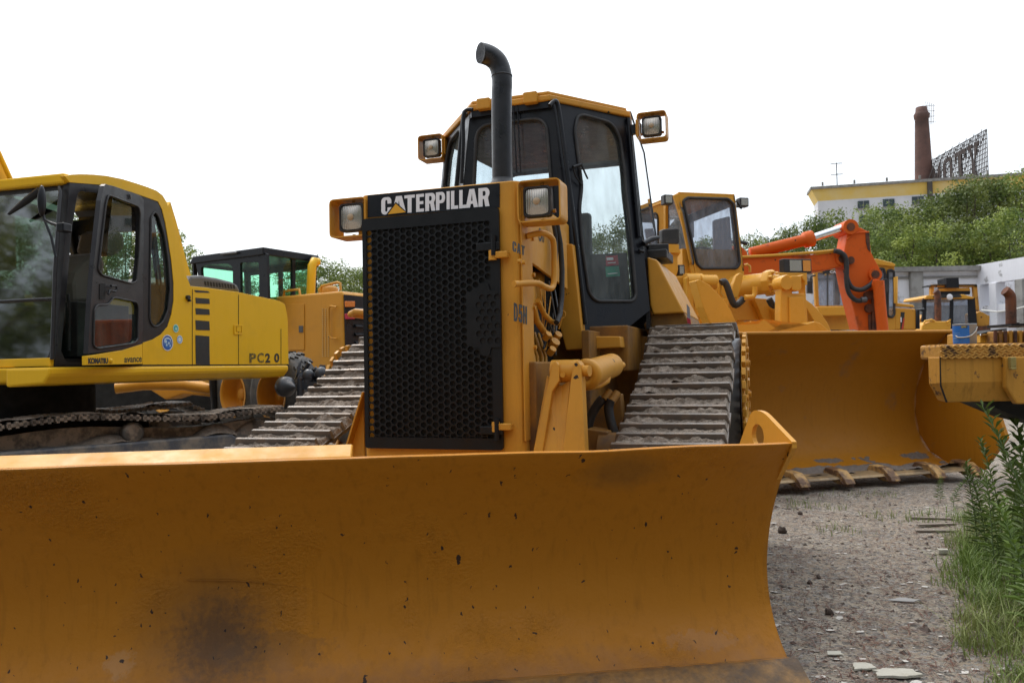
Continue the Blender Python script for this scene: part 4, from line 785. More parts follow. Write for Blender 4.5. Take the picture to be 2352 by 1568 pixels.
mb = MB(); mb.box(.79, 2.1, 2.2, .98, 2.5, 2.27); mb.obox((.9, 2.2, 2.28), (1, .2, 0), (-.2, 1, 0), (0, 0, 1), .08, .05, .04); part('tank_cap', mb, m_rub, dz, D, bev=.01)
# ---- lift arms: tapered channel with two ears, cylinder behind
def lift_arm(s):
    def fx(u, v, y): p = D.on(u, v, y=y); return Vector((p.x * s, p.y, p.z))
    y0, y1 = .02, .16
    mb = MB()
    # web
    a, b, c, d = fx(1240, 850, y1), fx(1322, 850, y1), fx(1300, 1060, y0), fx(1222, 1060, y0)
    web = [fx(1256, 862, .14), fx(1272, 880, .14), fx(1290, 885, .14), fx(1310, 872, .14), fx(1290, 1090, 0), fx(1215, 1090, 0)]
    mb.prism(web, (0, .02, 0))
    part('lift_bracket', mb, m_cat, dz, D, bev=.004)
    for k, (pts, th) in enumerate(((((1262, 862), (1268, 835), (1276, 829), (1284, 838), (1284, 875), (1268, 900), (1238, 1090), (1213, 1090)), .03),
                                   (((1310, 875), (1318, 835), (1326, 827), (1334, 838), (1337, 890), (1346, 1090), (1286, 1090), (1298, 985)), .03))):
        mb = MB(); mb.prism([fx(u, v, .10 - .0004 * (v - 830)) for u, v in pts], (0, .05 if k == 0 else .09, 0)); part('lift_ear', mb, m_cat, dz, D, bev=.006)
    c0 = fx(1300, 852, .17); mb = MB(); mb.cyl(c0 - Vector((s * .075, 0, 0)), c0 + Vector((s * .075, 0, 0)), .062); mb.cyl(c0 + Vector((s * .09, -.03, .0)), c0 + Vector((s * .14, -.04, 0)), .03); mb.cyl(c0 - Vector((0, .05, .02)), c0 - Vector((0, .075, .02)), .014, n=10); part('pivot_ball', mb, m_cat, dz, D)
    a = fx(1345, 860, .30); b = fx(1408, 838, .75); ax = (b - a).normalized(); mb = MB(); mb.lathe(a - ax * .02, ax, [(.05, .0), (.05, .035), (.0, .04), (0, .085), (.05, .087), (.08, .078), ((b - a).length, .072), ((b - a).length + .02, .055), ((b - a).length + .02, 0)], 26); part('lift_cylinder', mb, m_cat, dz, D)
    mb = MB(); mb.cyl(b, b + ax * .10 + Vector((0, 0, -.02)), .028, n=10); mb.cyl(b + ax * .06 - Vector((0, 0, .03)), b + ax * .18 - Vector((0, 0, .02)), .02, n=10); mb.tube([fx(1345, 890, .3), fx(1375, 886, .45), fx(1395, 874, .5), fx(1398, 860, .55)], .018, 8); part('cylinder_fitting', mb, m_cat, dz, D)
lift_arm(1)
mb = MB(); mb.prism([Vector((p.x, p.y, p.z)) for p in D.R([(834, 900), (838, 1060), (785, 1060)], y=.16)], (.0, .06, 0)); part('lift_ear', mb, m_cat, dz, D, bev=.004)
mb = MB(); mb.prism(D.R([(834, 900), (831, 900), (782, 1060), (786, 1060)], y=.10), (0, .1, 0)); part('lift_ear', mb, m_cat, dz, D)
for pts in (((1385, 915), (1372, 930), (1358, 955), (1350, 985)), ((1404, 918), (1398, 935), (1402, 965), (1412, 1000), (1420, 1050))):
    part('hydraulic_hose', MB().tube([tuple(cr([tuple(p) for p in [D.on(u, v, y=.65) for u, v in pts]], t / 16)) for t in range(17)], .028, 10), m_rub, dz, D)
mb = MB(); 
for u, v in ((1386, 912), (1403, 915)): q = D.on(u, v, y=.65); mb.cyl(q - Vector((.0, 0, .02)), q + Vector((.03, .05, .03)), .026, n=10)
mb.prism(D.R([(1360, 935), (1390, 905), (1425, 905), (1430, 960), (1400, 1000), (1360, 1000)], y=.80), (0, .1, 0)); mb.prism(D.R([(1345, 985), (1395, 992), (1395, 1080), (1345, 1080)], y=.5), (0, .2, 0)); mb.cyl(D.on(1380, 1040, y=.55), D.on(1380, 1040, y=.55) + Vector((.1, 0, 0)), .12)
part('hose_block', mb, m_dirty_shaded, dz, D, bev=.006)
# ---- tracks
def track(x0, x1, s):
    path = [(-.36, .42), (-.34, .60), (-.24, .74), (.0, .86), (.3, .955), (.75, 1.10), (1.2, 1.32), (1.5, 1.48), (1.75, 1.60), (2.0, 1.635), (2.25, 1.56), (2.38, 1.36), (2.45, 1.1), (2.6, .6), (2.6, .2), (2.4, .04), (1.2, .03), (0, .03), (-.2, .08), (-.33, .22)]
    P = [Vector((0, a, b)) for a, b in path]; P.append(P[0]); L = [0]
    for i in range(1, len(P)): L.append(L[-1] + (P[i] - P[i - 1]).length)
    def at(d):
        d %= L[-1]
        for i in range(1, len(P)):
            if L[i] >= d: f = (d - L[i - 1]) / (L[i] - L[i - 1]); return P[i - 1].lerp(P[i], f)
    tr = part('track', MB().box(x0 + .12, -.45, .15, x1 - .12, 2.3, .22), m_void, dz, D)
    n = int(L[-1] / .138); stp = L[-1] / n
    for k in range(n):
        d = k * stp; p = at(d); t = (at(d + stp) - p); t.normalize(); nrm = Vector((0, -t.z, t.y))
        vis = p.z > .75 and p.y < 2.3
        jit = rng.uniform(-.01, .01); mb = MB(); nr = nrm
        X = Vector((1, 0, 0)); c = Vector(((x0 + x1) / 2 + jit, p.y, p.z)); hw = (x1 - x0) / 2
        q0 = c; q1 = c + t * (stp + .012); 
        # pad
        mb.prism([q0 - X * hw - nr * .028, q1 - X * hw - nr * .02, q1 - X * hw + nr * .004, q0 - X * hw + nr * .0], X * 2 * hw)
        # grouser, cast with the pad: top edge slightly worn and chamfered ends
        g = [(-hw, -.003), (-hw + .012, .058), (hw - .014, .058), (hw, .002)]
        jt = [rng.uniform(-.003, .002) for _ in g]
        mb.prism([c + X * a + nr * (b + j) - t * .009 for (a, b), j in zip(g, jt)], t * .024)
        sh = part('track_shoe', mb, m_shoe, tr, D, bev=.003)
        if vis:
            sd_ = rng.random() * 50; mb = MB()
            def mudf(u, v):
                x = c.x - hw + .006 + u * (2 * hw - .012); h = .022 + .05 * max(0, noise.noise(Vector((x * 7 + sd_, v * 2.2, sd_)))) * 1.0 + .018 * noise.noise(Vector((x * 26, v * 9, sd_))) + .008 * noise.noise(Vector((x * 60, v * 20, sd_)))
                h *= min(1, u * 30, (1 - u) * 30) ** .5; wv = v * (stp - .022) + .018
                e = .020 * noise.noise(Vector((x * 9, 5, sd_))) + .008 * noise.noise(Vector((x * 30, 5, sd_)))
                if v < .01: h = max(h + .014 + e, .0)
                return Vector((x, 0, 0)) + Vector((0, q0.y, q0.z)) + t * wv + nr * (max(h, -.006))
            mb.grid(mudf, 60, 9, False); part('caked_mud', mb, m_mud, sh, D) if False else part('caked_mud', mb, m_mud, tr, D)
            if rng.random() < .85:      # mud stuck to the front of the grouser
                mb = MB(); a0 = rng.uniform(0, .35); a1 = rng.uniform(.65, 1.0)
                def mf(u, v):
                    x = c.x - hw + .02 + (a0 + u * (a1 - a0)) * (2 * hw - .04); nn_ = noise.noise(Vector((x * 11 + sd_, 0, 7))); hgt = max(0, .022 + .045 * nn_ + .012 * noise.noise(Vector((x * 40, 1, sd_)))) * min(1, u * 6, (1 - u) * 6)
                    return Vector((x, q0.y, q0.z)) - t * (.010 + .020 * (1 - v) * (.4 + max(0, nn_))) + nr * (-.006 + hgt * v)
                mb.grid(mf, 50, 4, False); part('caked_mud', mb, m_mud, tr, D)
    for (y, z, r) in ((0.03, .42, .33), (2.25, .40, .33)):
        mb = MB(); mb.cyl(((x0 + x1) / 2 - .12, y, z), ((x0 + x1) / 2 + .12, y, z), r, n=28); part('idler', mb, m_steel, dz, D)
    mb = MB(); mb.box((x0 + x1) / 2 - .14, -.1, .22, (x0 + x1) / 2 + .14, 2.2, .55); part('track_frame', mb, m_cat, dz, D, bev=.01)
    return tr
track(.885, 1.485, 1); track(-1.485, -.885, -1)
# final drives with bolted sprocket segments on the outer side
for s in (1, -1):
    mb = MB(); yc, zc_, R__ = 1.72, 1.16, .27
    pr_ = [(0, 0), (0, .24), (.04, .25), (.045, .28)]
    mb.lathe((s * 1.36, yc, zc_), (s, 0, 0), [(0, .40), (.155, .40), (.16, .30), (.165, .0)], 36); fd = part('final_drive', mb, m_steel, dz, D)
    mb = MB()
    for i in range(30):
        a = 2 * pi * i / 30; mb.obox((s * 1.545, yc + cos(a) * .40, zc_ + sin(a) * .40), (1, 0, 0), (0, -sin(a), cos(a)), (0, cos(a), sin(a)), .013, .026, .035)
    mb.ring((s * 1.527, yc, zc_), (s, 0, 0), .25, .385, .02, 40)
    for i in range(8): a = 2 * pi * i / 8; mb.cyl((s * 1.545, yc + cos(a) * .32, zc_ + sin(a) * .32), (s * 1.57, yc + cos(a) * .32, zc_ + sin(a) * .32), .022, n=6)
    part('sprocket_segments', mb, m_cat, dz, D, bev=.004)
# drop shadow side: guard plate under the hood at the left
mb = MB(); mb.box(-.62, .3, 1.0, -.47, 1.2, 1.35); part('battery_box', mb, m_cat, dz, D, bev=.01)
# ================================================================== yellow excavator at the left
X_ = Fr(-3.595, 6.4, 15)
ex_ = thing('excavator', 'bright yellow tracked excavator with its cab door open and black stripes at the left', 'excavator', X_)
e = lambda pts, x=0: X_.R(pts, x=x)
zc = lambda pts: [(x * .29296, 402 + y * .29296) for x, y in pts]
cabx = -1.02
roof_o = [(148, 404), (165, 401), (185, 400), (215, 401), (245, 404), (280, 411), (310, 420), (340, 430), (360, 438), (374, 449), (383, 464), (397, 510), (408, 552), (418, 592), (426, 628), (437, 655)]
side_i = [(441, 838), (328, 838), (328, 787), (350, 780), (370, 768), (385, 750), (394, 722), (399, 690), (399, 650), (394, 600), (388, 560), (380, 512), (372, 480), (363, 463), (335, 453), (300, 441), (235, 425), (160, 419)]
sp_ = e(roof_o + side_i); body = part('cab_side_panel', MB().plate(sp_, [], (-.05, 0, 0)), m_kom, ex_, X_, bev=.012)
rf = e(roof_o[:11] + [(379, 484), (372, 480), (363, 463), (335, 453), (300, 441), (235, 425), (160, 419)], -.051)
part('cab_roof', MB().prism(rf, (cabx + .051, 0, 0)), m_kom, ex_, X_, bev=.02)
part('rear_pillar', MB().plate(e([(383, 464), (397, 510), (418, 592), (437, 655), (441, 700), (425, 700), (402, 640), (394, 600), (380, 512), (373, 480)], cabx), [], (.05, 0, 0)), m_kom, ex_, X_)
front = X_.on(128, 838, x=0).y
part('headliner', MB().prism(e([(160, 420), (235, 426), (300, 442), (335, 454), (361, 465), (370, 482), (378, 514), (372, 514), (366, 484), (357, 470), (333, 459), (300, 447), (235, 431), (160, 425)], -.062), (cabx + .07, 0, 0)), m_blk, ex_, X_)
# black side frame with the door opening and the rear quarter window
fr_o = [(160, 419), (235, 425), (300, 441), (335, 453), (363, 463), (372, 480), (380, 512), (388, 560), (394, 600), (399, 650), (399, 690), (394, 722), (385, 750), (370, 768), (350, 780), (328, 787), (328, 838), (126, 838), (142, 640), (152, 520)]
opening = rnd([(178, 445), (186, 438), (240, 446), (322, 470), (326, 790), (205, 832), (152, 832), (138, 800), (140, 700), (160, 560)], 9, 4)
quarter = rnd(zc([(1182, 330), (1215, 285), (1245, 330), (1290, 480), (1320, 700), (1332, 900), (1316, 1060), (1280, 1150), (1232, 1190), (1192, 1180), (1172, 1130), (1176, 700)]), 6, 3)
part('cab_frame', MB().plate(e(fr_o, -.006), [e(opening, -.006), e(quarter, -.006)], (-.06, 0, 0)), m_blk2, ex_, X_, bev=.004)
part('quarter_window', MB().plate(e(quarter, -.02), [], (-.004, 0, 0)), g_exc, ex_, X_)
part('window_seal', MB().tube(e(quarter, -.004) + e(quarter[:1], -.004), .010, 6, cap=False), m_rub, ex_, X_)
part('rear_liner', MB().prism(e(zc([(1178, 860), (1330, 860), (1316, 1060), (1280, 1150), (1232, 1190), (1192, 1180), (1172, 1130)]), -.06), (-.03, 0, 0)), mat('dark_brown_liner', (.03, .02, .016), .8), ex_, X_)
# windscreen, slightly raked
T0 = X_.on(163, 421, x=-.01); T1 = Vector((cabx, T0.y, T0.z)); Bt0 = Vector((-.01, front, 1.475)); Bt1 = Vector((cabx, front, 1.475))
qf = lambda a, b: (T0 * (1 - a) + T1 * a) * (1 - b) + (Bt0 * (1 - a) + Bt1 * a) * b
ho = [qf(a, b) for a, b in rnd([(.10, .03), (.97, .03), (.97, .96), (.06, .96)], .05, 5)]
nW = (T1 - T0).cross(Bt0 - T0).normalized(); nW = -nW if nW.y > 0 else nW
part('windscreen_frame', MB().plate([qf(0, 0), qf(1, 0), qf(1, 1), qf(0, 1)], [ho], -nW * .05), m_blk2, ex_, X_, bev=.004)
part('windscreen', MB().prism([p - nW * .012 for p in ho], nW * .004), g_wind, ex_, X_)
part('windscreen_bar', MB().tube([qf(.06, .64) + nW * .004, qf(.98, .64) + nW * .004], .014, 6), m_blk, ex_, X_)
part('roof_lip', MB().box(cabx, T0.y - .05, T0.z - .01, -.03, T0.y + .05, T0.z + .08), m_kom, ex_, X_, bev=.02)
part('pillar_rail', MB().tube([qf(.06, .03) + nW * .05, qf(.035, .06) + nW * .06, qf(.03, .5) + nW * .05, qf(.0, .97) + nW * .03], .016, 8), m_blk2, ex_, X_)
# other walls of the cab
far = rnd([(-.0, 2.98), (.88, 2.96), (1.14, 2.5), (1.16, 2.1), (-.12, 2.1)], .1, 4)
part('far_wall', MB().plate([(cabx, front, 1.47), (cabx, 1.3, 1.47), (cabx, 1.2, 2.4), (cabx, .95, 2.95), (cabx, 0, 3.02)], [[(cabx, a, b - .12) for a, b in far]], (.04, 0, 0)), m_blk2, ex_, X_)
part('cab_floor', MB().box(cabx, front, 1.465, -.02, 1.45, 1.53), m_blk, ex_, X_)
part('rear_wall', MB().plate([(-.05, 1.22, 1.5), (cabx, 1.22, 1.5), (cabx, 1.0, 2.9), (-.05, 1.0, 2.9)], [[(-.12, 1.19, 1.98), (-.95, 1.19, 1.98), (-.93, 1.03, 2.76), (-.12, 1.03, 2.76)]], (0, .03, 0)), m_blk, ex_, X_)
seatm = mat('brown_grey_seat_fabric', (.20, .165, .14), .85, bump=.3, bscale=80)
mb = MB(); mb.prism(X_.R(zc([(465, 1010), (670, 1000), (690, 1100), (600, 1230), (520, 1255), (462, 1240), (456, 1100)]), x=-.35), (-.48, 0, 0)); mb.prism(X_.R(zc([(575, 1005), (565, 850), (590, 760), (650, 690), (725, 625), (800, 600), (830, 700), (780, 1005)]), x=-.35), (-.46, 0, 0)); mb.prism(X_.R(zc([(790, 600), (820, 450), (860, 430), (930, 430), (985, 470), (985, 580), (900, 640)]), x=-.42), (-.3, 0, 0)); sts = part('seat', mb, seatm, ex_, X_, bev=.04)
mb = MB(); mb.box(-.72, .3, 1.53, -.32, .8, 1.85); mb.tube([(-.18, .15, 1.6), (-.2, .18, 1.95), (-.2, .16, 2.08)], .015, 6); mb.box(-.27, .2, 1.55, -.14, .8, 2.02); mb.tube([(-.6, -.02, 1.55), (-.6, .02, 2.1)], .02, 6); mb.box(-.95, -.05, 1.6, -.8, .3, 2.15); part('control_console', mb, m_rub, ex_, X_, bev=.01)
# open door, hinged at the rear edge and swung a little outwards
h0 = X_.on(326, 480, x=.01); f0 = X_.on(242, 423, x=.16)
nD = (Vector((f0.x, f0.y, 0)) - Vector((h0.x, h0.y, 0))).cross(Vector((0, 0, 1))).normalized(); nD = -nD if nD.x < 0 else nD
dd = lambda pts, off=0: [X_.pl(u, v, h0 + nD * off, nD) for u, v in pts]
door_o = zc([(690, 1400), (712, 1000), (735, 700), (790, 200), (815, 85), (830, 72), (900, 90), (1100, 160), (1128, 195), (1125, 700), (1118, 1320), (960, 1370)])
hi = rnd(zc([(850, 155), (1085, 245), (1100, 300), (1088, 640), (1070, 835), (1030, 850), (800, 785), (770, 745), (800, 480), (830, 230)]), 6, 4)
lo = rnd(zc([(890, 958), (1072, 995), (1085, 1040), (1080, 1290), (1050, 1318), (765, 1360), (732, 1335), (738, 1060), (760, 1018), (845, 1016)]), 6, 4)
dr = part('door', MB().plate(dd(door_o), [dd(hi), dd(lo)], -nD * .04), m_blk2, ex_, X_, bev=.006)
part('door_window', MB().plate(dd(lo, -.02), [], -nD * .004), g_exc, dr, X_)
part('door_window', MB().plate(dd(zc([(885, 180), (1030, 240), (1035, 500), (1005, 850), (835, 800), (850, 480)]), -.025), [], -nD * .004), g_exc, dr, X_)
for hh_ in (hi, lo): pp_ = dd(hh_, .004); part('window_seal', MB().tube(pp_ + pp_[:1], .009, 6, cap=False), m_rub, dr, X_)
part('door_skirt', MB().prism(dd(zc([(680, 1418), (960, 1372), (1118, 1322), (1118, 1480), (680, 1490)])), -nD * .04), m_kom, dr, X_, bev=.004)
text('door_lettering', "KOMATSU", m_ink, dr, dd(zc([(692, 1480), (848, 1478), (848, 1432), (692, 1432)]), .002), X_, off=.07)
text('door_lettering', 'avance', mat('dark_green_lettering', (.05, .05, .02), .6), dr, dd(zc([(975, 1470), (1112, 1464), (1112, 1426), (975, 1432)]), .002), X_, off=.02)
part('door_stop', MB().lathe(dd(zc([(864, 1455)]), .0)[0], nD, [(0, .022), (.012, .02), (.016, .0)], 12), m_kom, dr, X_)
mb = MB(); mb.prism(dd(rnd(zc([(778, 850), (822, 850), (820, 975), (775, 975)]), 3), -.001), nD * .006); part('door_grip', mb, m_void, dr, X_)
mb = MB(); pts = dd(zc([(850, 935), (858, 905), (900, 912), (915, 900), (912, 870), (870, 868)]), .03); mb.tube(pts, .009, 8); part('door_handle', mb, m_blk, dr, X_)
part('door_hook', MB().tube(dd(zc([(1018, 150), (1024, 190)]), .01), .008, 6), m_steel, dr, X_)
# mirror and its arm
q = [qf(.03, .42) + nW * .1, qf(.10, .44) + nW * .35, qf(.13, .36) + nW * .42]
part('mirror_arm', MB().tube([X_.on(u, v, y=-.32) for u, v in ((142, 520), (118, 513), (102, 505), (97, 488), (94, 445))], .012, 8), m_blk, ex_, X_)
mb = MB(); qq = X_.on(96, 462, y=-.34); mb.ball(qq, .1, 8, (.26, .35, 1.25)); part('mirror', mb, m_blk, ex_, X_)
part('mirror_clamp', MB().box(X_.on(146, 523, y=-.32).x - .035, -.36, X_.on(146, 523, y=-.32).z - .035, X_.on(146, 523, y=-.32).x + .035, -.27, X_.on(146, 523, y=-.32).z + .035), m_blk, ex_, X_, bev=.01)
mb = MB(); mb.tube([X_.on(u, v, y=-.12) for u, v in ((20, 492), (60, 462), (92, 437))], [.012, .03, .03], 8); mb.tube([X_.on(u, v, y=-.2) for u, v in ((100, 500), (118, 545), (128, 590))], .01, 6); part('wiper', mb, m_blk, ex_, X_)
# engine house, counterweight, deck beam
hs_ = rnd([(437, 657), (470, 660), (548, 671), (610, 684), (640, 690), (655, 698), (661, 730), (663, 837), (437, 838)], [2, 4, 8, 10, 14, 16, 8, 1, 1], 5)
part('engine_house', MB().prism(e(hs_, 0), (-2.6, 0, 0)), m_kom, ex_, X_, bev=.045)
mb = MB()
bx_ = e([(113, 843), (663, 837.5)], .03); z1 = bx_[0].z; y0_, y1_ = bx_[0].y, bx_[1].y; zl = X_.on(660, 864, x=.03).z
prf = [(.03, z1), (.03, z1 - .05), (.02, zl + .06), (-.03, zl), (-.4, zl - .02), (-.4, z1)]
mb.prism([(x, y0_, z) for x, z in prf], (0, y1_ - y0_, 0)); mb.prism([(-.02, y0_, z1), (-.02, y0_ + .03, z1 - .12), (-.02, y0_ + .14, zl - .0), (-.02, y0_ + .4, zl - .0), (-.02, y0_ + .4, z1)], (-2.6, 0, 0)); part('deck_beam', mb, m_kom, ex_, X_, bev=.02)
part('floor_edge', MB().box(cabx, y0_ + .06, z1 + .006, -.02, front + .02, z1 + .075), m_kom, ex_, X_, bev=.006)
part('panel_gap', MB().prism(e([(200, 837.5), (663, 836), (663, 839.5), (113, 843), (113, 841)], .0035), (-.001, 0, 0)), m_void, ex_, X_)
for u, v0, v1 in ((441.5, 664, 838), (547.5, 677, 838), (645, 755, 838)): part('panel_gap', MB().prism(e([(u, v0), (u + 1.1, v0), (u + 1.1, v1), (u, v1)], .003), (-.001, 0, 0)), m_void, ex_, X_)
for a, b in ((666, 671.5), (683.5, 697), (707.5, 722), (735, 757.5), (769.5, 836)):
    sh_ = 3 if a == 666 else 0
    part('black_stripe', MB().prism(e([(449 - sh_, a), (481 - sh_, a + 2.5), (482, b + 1), (450, b)], .0028), (-.001, 0, 0)), m_ink, ex_, X_)
for pts_, st in (([(573, 828, 589, 812)], 'P'), ([(591, 828, 606, 811)], 'C')):
    a, b, c, d = pts_[0]; text('model_lettering', st, m_fade, ex_, e([(a, b + 5), (c, b + 5), (c, d - 1), (a, d - 1)], .003), X_, off=.03)
text('model_lettering', '2', m_ink, ex_, e([(609, 833), (621, 832.5), (621, 811), (609, 811.5)], .003), X_, off=.035)
text('model_lettering', '0', m_ink, ex_, e([(630, 832.5), (641.5, 832), (641.5, 811), (630, 811)], .003), X_, off=.035)
hb = e([(537, 768), (557, 768), (557, 746), (537, 746)], .002); part('panel_latch', MB().plate(hb, [[hb[0].lerp(hb[2], .14), hb[1].lerp(hb[3], .14), hb[2].lerp(hb[0], .14), hb[3].lerp(hb[1], .14)]], (.008, 0, 0)).prism(e([(543, 762), (553, 762), (553, 750), (543, 750)], .001), (.006, 0, 0)), m_kom, ex_, X_, bev=.002)
mb = MB(); c_ = X_.on(429, 683, x=.0); mb.cyl(c_, c_ + Vector((.03, 0, 0)), .022, n=8); mb.cyl(c_ + Vector((0, .02, -.03)), c_ + Vector((.03, .02, -.03)), .012, n=8); part('rubber_stop', mb, m_rub, ex_, X_)
def disc(u, v, r, col, name, x=.004, parent=None):
    c = X_.on(u, v, x=x); k = (X_.on(u, v + 10, x=x) - c).length / 10; mb = MB(); mb.add([c + Vector((0, cos(2 * pi * i / 28) * r * k, sin(2 * pi * i / 28) * r * k)) for i in range(28)], [tuple(range(28))]); return part(name, mb, mat(name + '_film_%02d' % int(100 * col[2]), col, .5), parent or ex_, X_)
a = disc(385, 787, 18.5, (.72, .76, .80), 'round_sticker'); disc(385, 787, 16.5, (.02, .09, .34), 'sticker_ring', .0045, a); disc(385, 787, 12.5, (.62, .70, .80), 'sticker_ring', .005, a); disc(385, 789, 11.5, (.025, .14, .46), 'sticker_globe', .0055, a)
for u, v, r in ((381, 784, 4), (388, 788, 3.2), (383, 792, 3), (391, 794, 2.4), (379, 778, 2), (385, 777, 2), (391, 779, 2)): disc(u, v, r, (.45, .62, .75), 'sticker_mark', .006, a)
a = disc(404, 754, 9.5, (.50, .72, .66), 'round_sticker'); disc(404, 754, 7.5, (.06, .40, .36), 'sticker_ring', .0045, a); disc(405, 755, 3.5, (.40, .64, .60), 'sticker_mark', .005, a)
a = disc(413, 779.5, 9.5, (.62, .70, .80), 'round_sticker'); disc(413, 779.5, 8, (.16, .36, .66), 'sticker_ring', .0045, a); disc(413, 779.5, 5.5, (.66, .72, .74), 'sticker_ring', .005, a)
mb = MB(); mb.prism(e([(374, 797), (396, 797), (394, 803), (376, 803)], .0048), (.0008, 0, 0)); 
# grey ventilated hood on top
zt_ = X_.on(500, 660, x=-.35).z
hp_ = [X_.on(u, v, x=-.32) for u, v in ((428, 664), (430, 645), (440, 633), (462, 632), (500, 638), (535, 647), (546, 654), (554, 672))]
mb = MB(); mb.prism(hp_, (-.9, 0, 0)); vh = part('engine_hood', mb, mat('grey_plastic_hood', (.075, .075, .08), .5, bump=.1), ex_, X_, bev=.03)
for i in range(11):
    u = 469 + i * 6.6; mb = MB(); mb.prism([X_.on(uu, vv, x=-.318) for uu, vv in ((u, 645.5 + (u - 469) * .12), (u + 3.6, 645.9 + (u - 469) * .12), (u + 5.4, 656.5 + (u - 469) * .11), (u + 1.8, 656 + (u - 469) * .11))], (.002, 0, 0)); part('vent_slot', mb, m_void, vh, X_)
# boom, seen rising behind the cab at the left edge
mb = MB(); bq = [X_.on(u, v, x=-1.35) for u, v in ((34, 418), (-22, 290), (-180, 60), (-330, -60), (-420, 60), (-300, 230), (-130, 420), (-60, 620), (40, 620))]
mb.prism(bq, (-.42, 0, 0)); part('boom', mb, m_kom, ex_, X_, bev=.02)
part('boom_pipe', MB().tube([X_.on(u, v, x=-1.28) for u, v in ((27, 418), (-6, 345), (-60, 230))], .022, 8), m_kom, ex_, X_)
# undercarriage turned about 30 degrees to the house
UN = Fr(-4.68, 7.48, 45)
mb = MB(); mb.cyl((0, 0, .75), (0, 0, 1.34), .62, n=36); mb.box(-1.0, -.8, .35, 1.0, .8, .98); part('slewing_ring', mb, m_void, ex_, UN)
m_fsteel = mat('blue_grey_worn_paint', (.085, .095, .115), .5, bump=.3, grime=(.3, .26, .21), gscale=5, gthr=(.42, .62), gamt=.8)
m_dshoe = mat('dark_track_steel', (.10, .093, .088), .45, metal=.4, bump=.3, bscale=40, grime=(.32, .26, .21), gscale=9, gthr=(.42, .56), gamt=.85)
def ex_track(xc):
    path = []
    for i in range(17): y = -1.9 + i * 3.8 / 16; path.append((y, 1.01 + .03 * sin(y * 3.3 + 1.2) - .02 * (y / 1.9) ** 2))
    path += [(2.12, .93), (2.25, .72), (2.22, .45), (2.05, .22), (1.7, .13), (-1.7, .13), (-2.05, .22), (-2.22, .45), (-2.25, .72), (-2.12, .93)]
    P = [Vector((0, a, b)) for a, b in path]; P.append(P[0]); L = [0]
    for i in range(1, len(P)): L.append(L[-1] + (P[i] - P[i - 1]).length)
    n = int(L[-1] / .17); tr = part('track', MB().prism([(xc - .09, p.y, p.z - .09 * (1 if p.z > .5 else -1)) for p in P[:-1]], (.18, 0, 0)), m_dshoe, ex_, UN)
    for k in range(n):
        d = k * L[-1] / n; i = max(j for j in range(len(L)) if L[j] <= d); f = (d - L[i]) / (L[i + 1] - L[i]); p = P[i].lerp(P[i + 1], f); t = (P[i + 1] - P[i]).normalized(); nr = Vector((0, -t.z, t.y)); nr = nr if nr.z * (p.z - .57) > 0 or abs(p.z - .57) < .3 else -nr
        if (p - Vector((0, 0, .57))).dot(nr) < 0: nr = -nr
        mb = MB(); mb.obox((xc, p.y, p.z), (1, 0, 0), t, nr, .30, .078, .013)
        for g in (-.06, -.005, .05): mb.obox((xc, p.y + t.y * g, p.z + t.z * g) , (1, 0, 0), t, nr, .30, .012, .027)
        part('track_shoe', mb, m_dshoe, tr, UN)
    sdd = rng.random() * 20
    def mud(u, v):
        y = -1.7 + u * 3.4; x = xc - .26 + v * .52; return Vector((x, y, 1.01 + .03 * sin(y * 3.3 + 1.2) - .02 * (y / 1.9) ** 2 + .022 + .04 * noise.noise(Vector((x * 5, y * 5, sdd)))))
    part('caked_mud', MB().grid(mud, 90, 14, False), m_mud, tr, UN)
    part('track_frame', MB().prism([(xc - .2, -1.8, .35), (xc - .2, -1.6, .80), (xc - .2, 1.45, .80), (xc - .2, 1.85, .45), (xc - .2, 1.7, .3), (xc - .2, -1.7, .3)], (.45, 0, 0)), m_fsteel, ex_, UN, bev=.02)
    def mud2(u, v):
        y = -1.6 + u * 3.1; x = xc - .2 + v * .44; return Vector((x, y, .80 + .04 + .10 * noise.noise(Vector((x * 3, y * 3, sdd))) - .12 * max(0, v - .8) * 5 * .5))
    part('caked_mud', MB().grid(mud2, 80, 14, False), m_mud, ex_, UN)
    for y in (-.95, .55):
        part('carrier_roller', MB().lathe((xc - .1, y, .88), (1, 0, 0), [(0, 0), (0, .07), (.24, .07), (.25, .09), (.33, .09), (.34, .06), (.34, 0)], 20), m_dshoe, ex_, UN)
    for y in (-1.8, 1.8): part('idler', MB().lathe((xc - .12, y, .57), (1, 0, 0), [(0, 0), (0, .33), (.05, .36), (.19, .36), (.24, .33), (.24, 0)], 28), m_dshoe, ex_, UN)
ex_track(1.1); ex_track(-1.1)
# ================================================================== motor grader with the black cab
G = Fr(-3.8, 12, 30.5); gd = thing('motor_grader', 'yellow motor grader with a square black cab and green tinted glass behind the excavator', 'grader', G)
gy = lambda pts, y=0: G.R(pts, y=y); gx = lambda pts, x=0: G.R(pts, x=x)
z7 = lambda pts: [(344.5 + x * .23804, 545.5 + y * .23804) for x, y in pts]
w1 = rnd(z7([(495, 275), (795, 290), (795, 420), (780, 560), (560, 560), (500, 330)]), 5); w2 = rnd(z7([(870, 240), (1050, 240), (1055, 560), (990, 600), (875, 600)]), 4)
w1 = rnd(z7([(490, 290), (540, 262), (750, 250), (798, 280), (800, 600), (520, 600), (500, 420)]), 5)
part('cab_side', MB().plate(gy(z7([(440, 240), (1085, 130), (1125, 160), (1140, 620), (480, 640), (470, 400)])), [gy(w1), gy(w2)], (0, .05, 0)), m_blk, gd, G)
part('side_window', MB().plate(gy(w1, .02), [], (0, .004, 0)), g_green, gd, G); part('side_window', MB().plate(gy(w2, .02), [], (0, .004, 0)), g_green, gd, G)
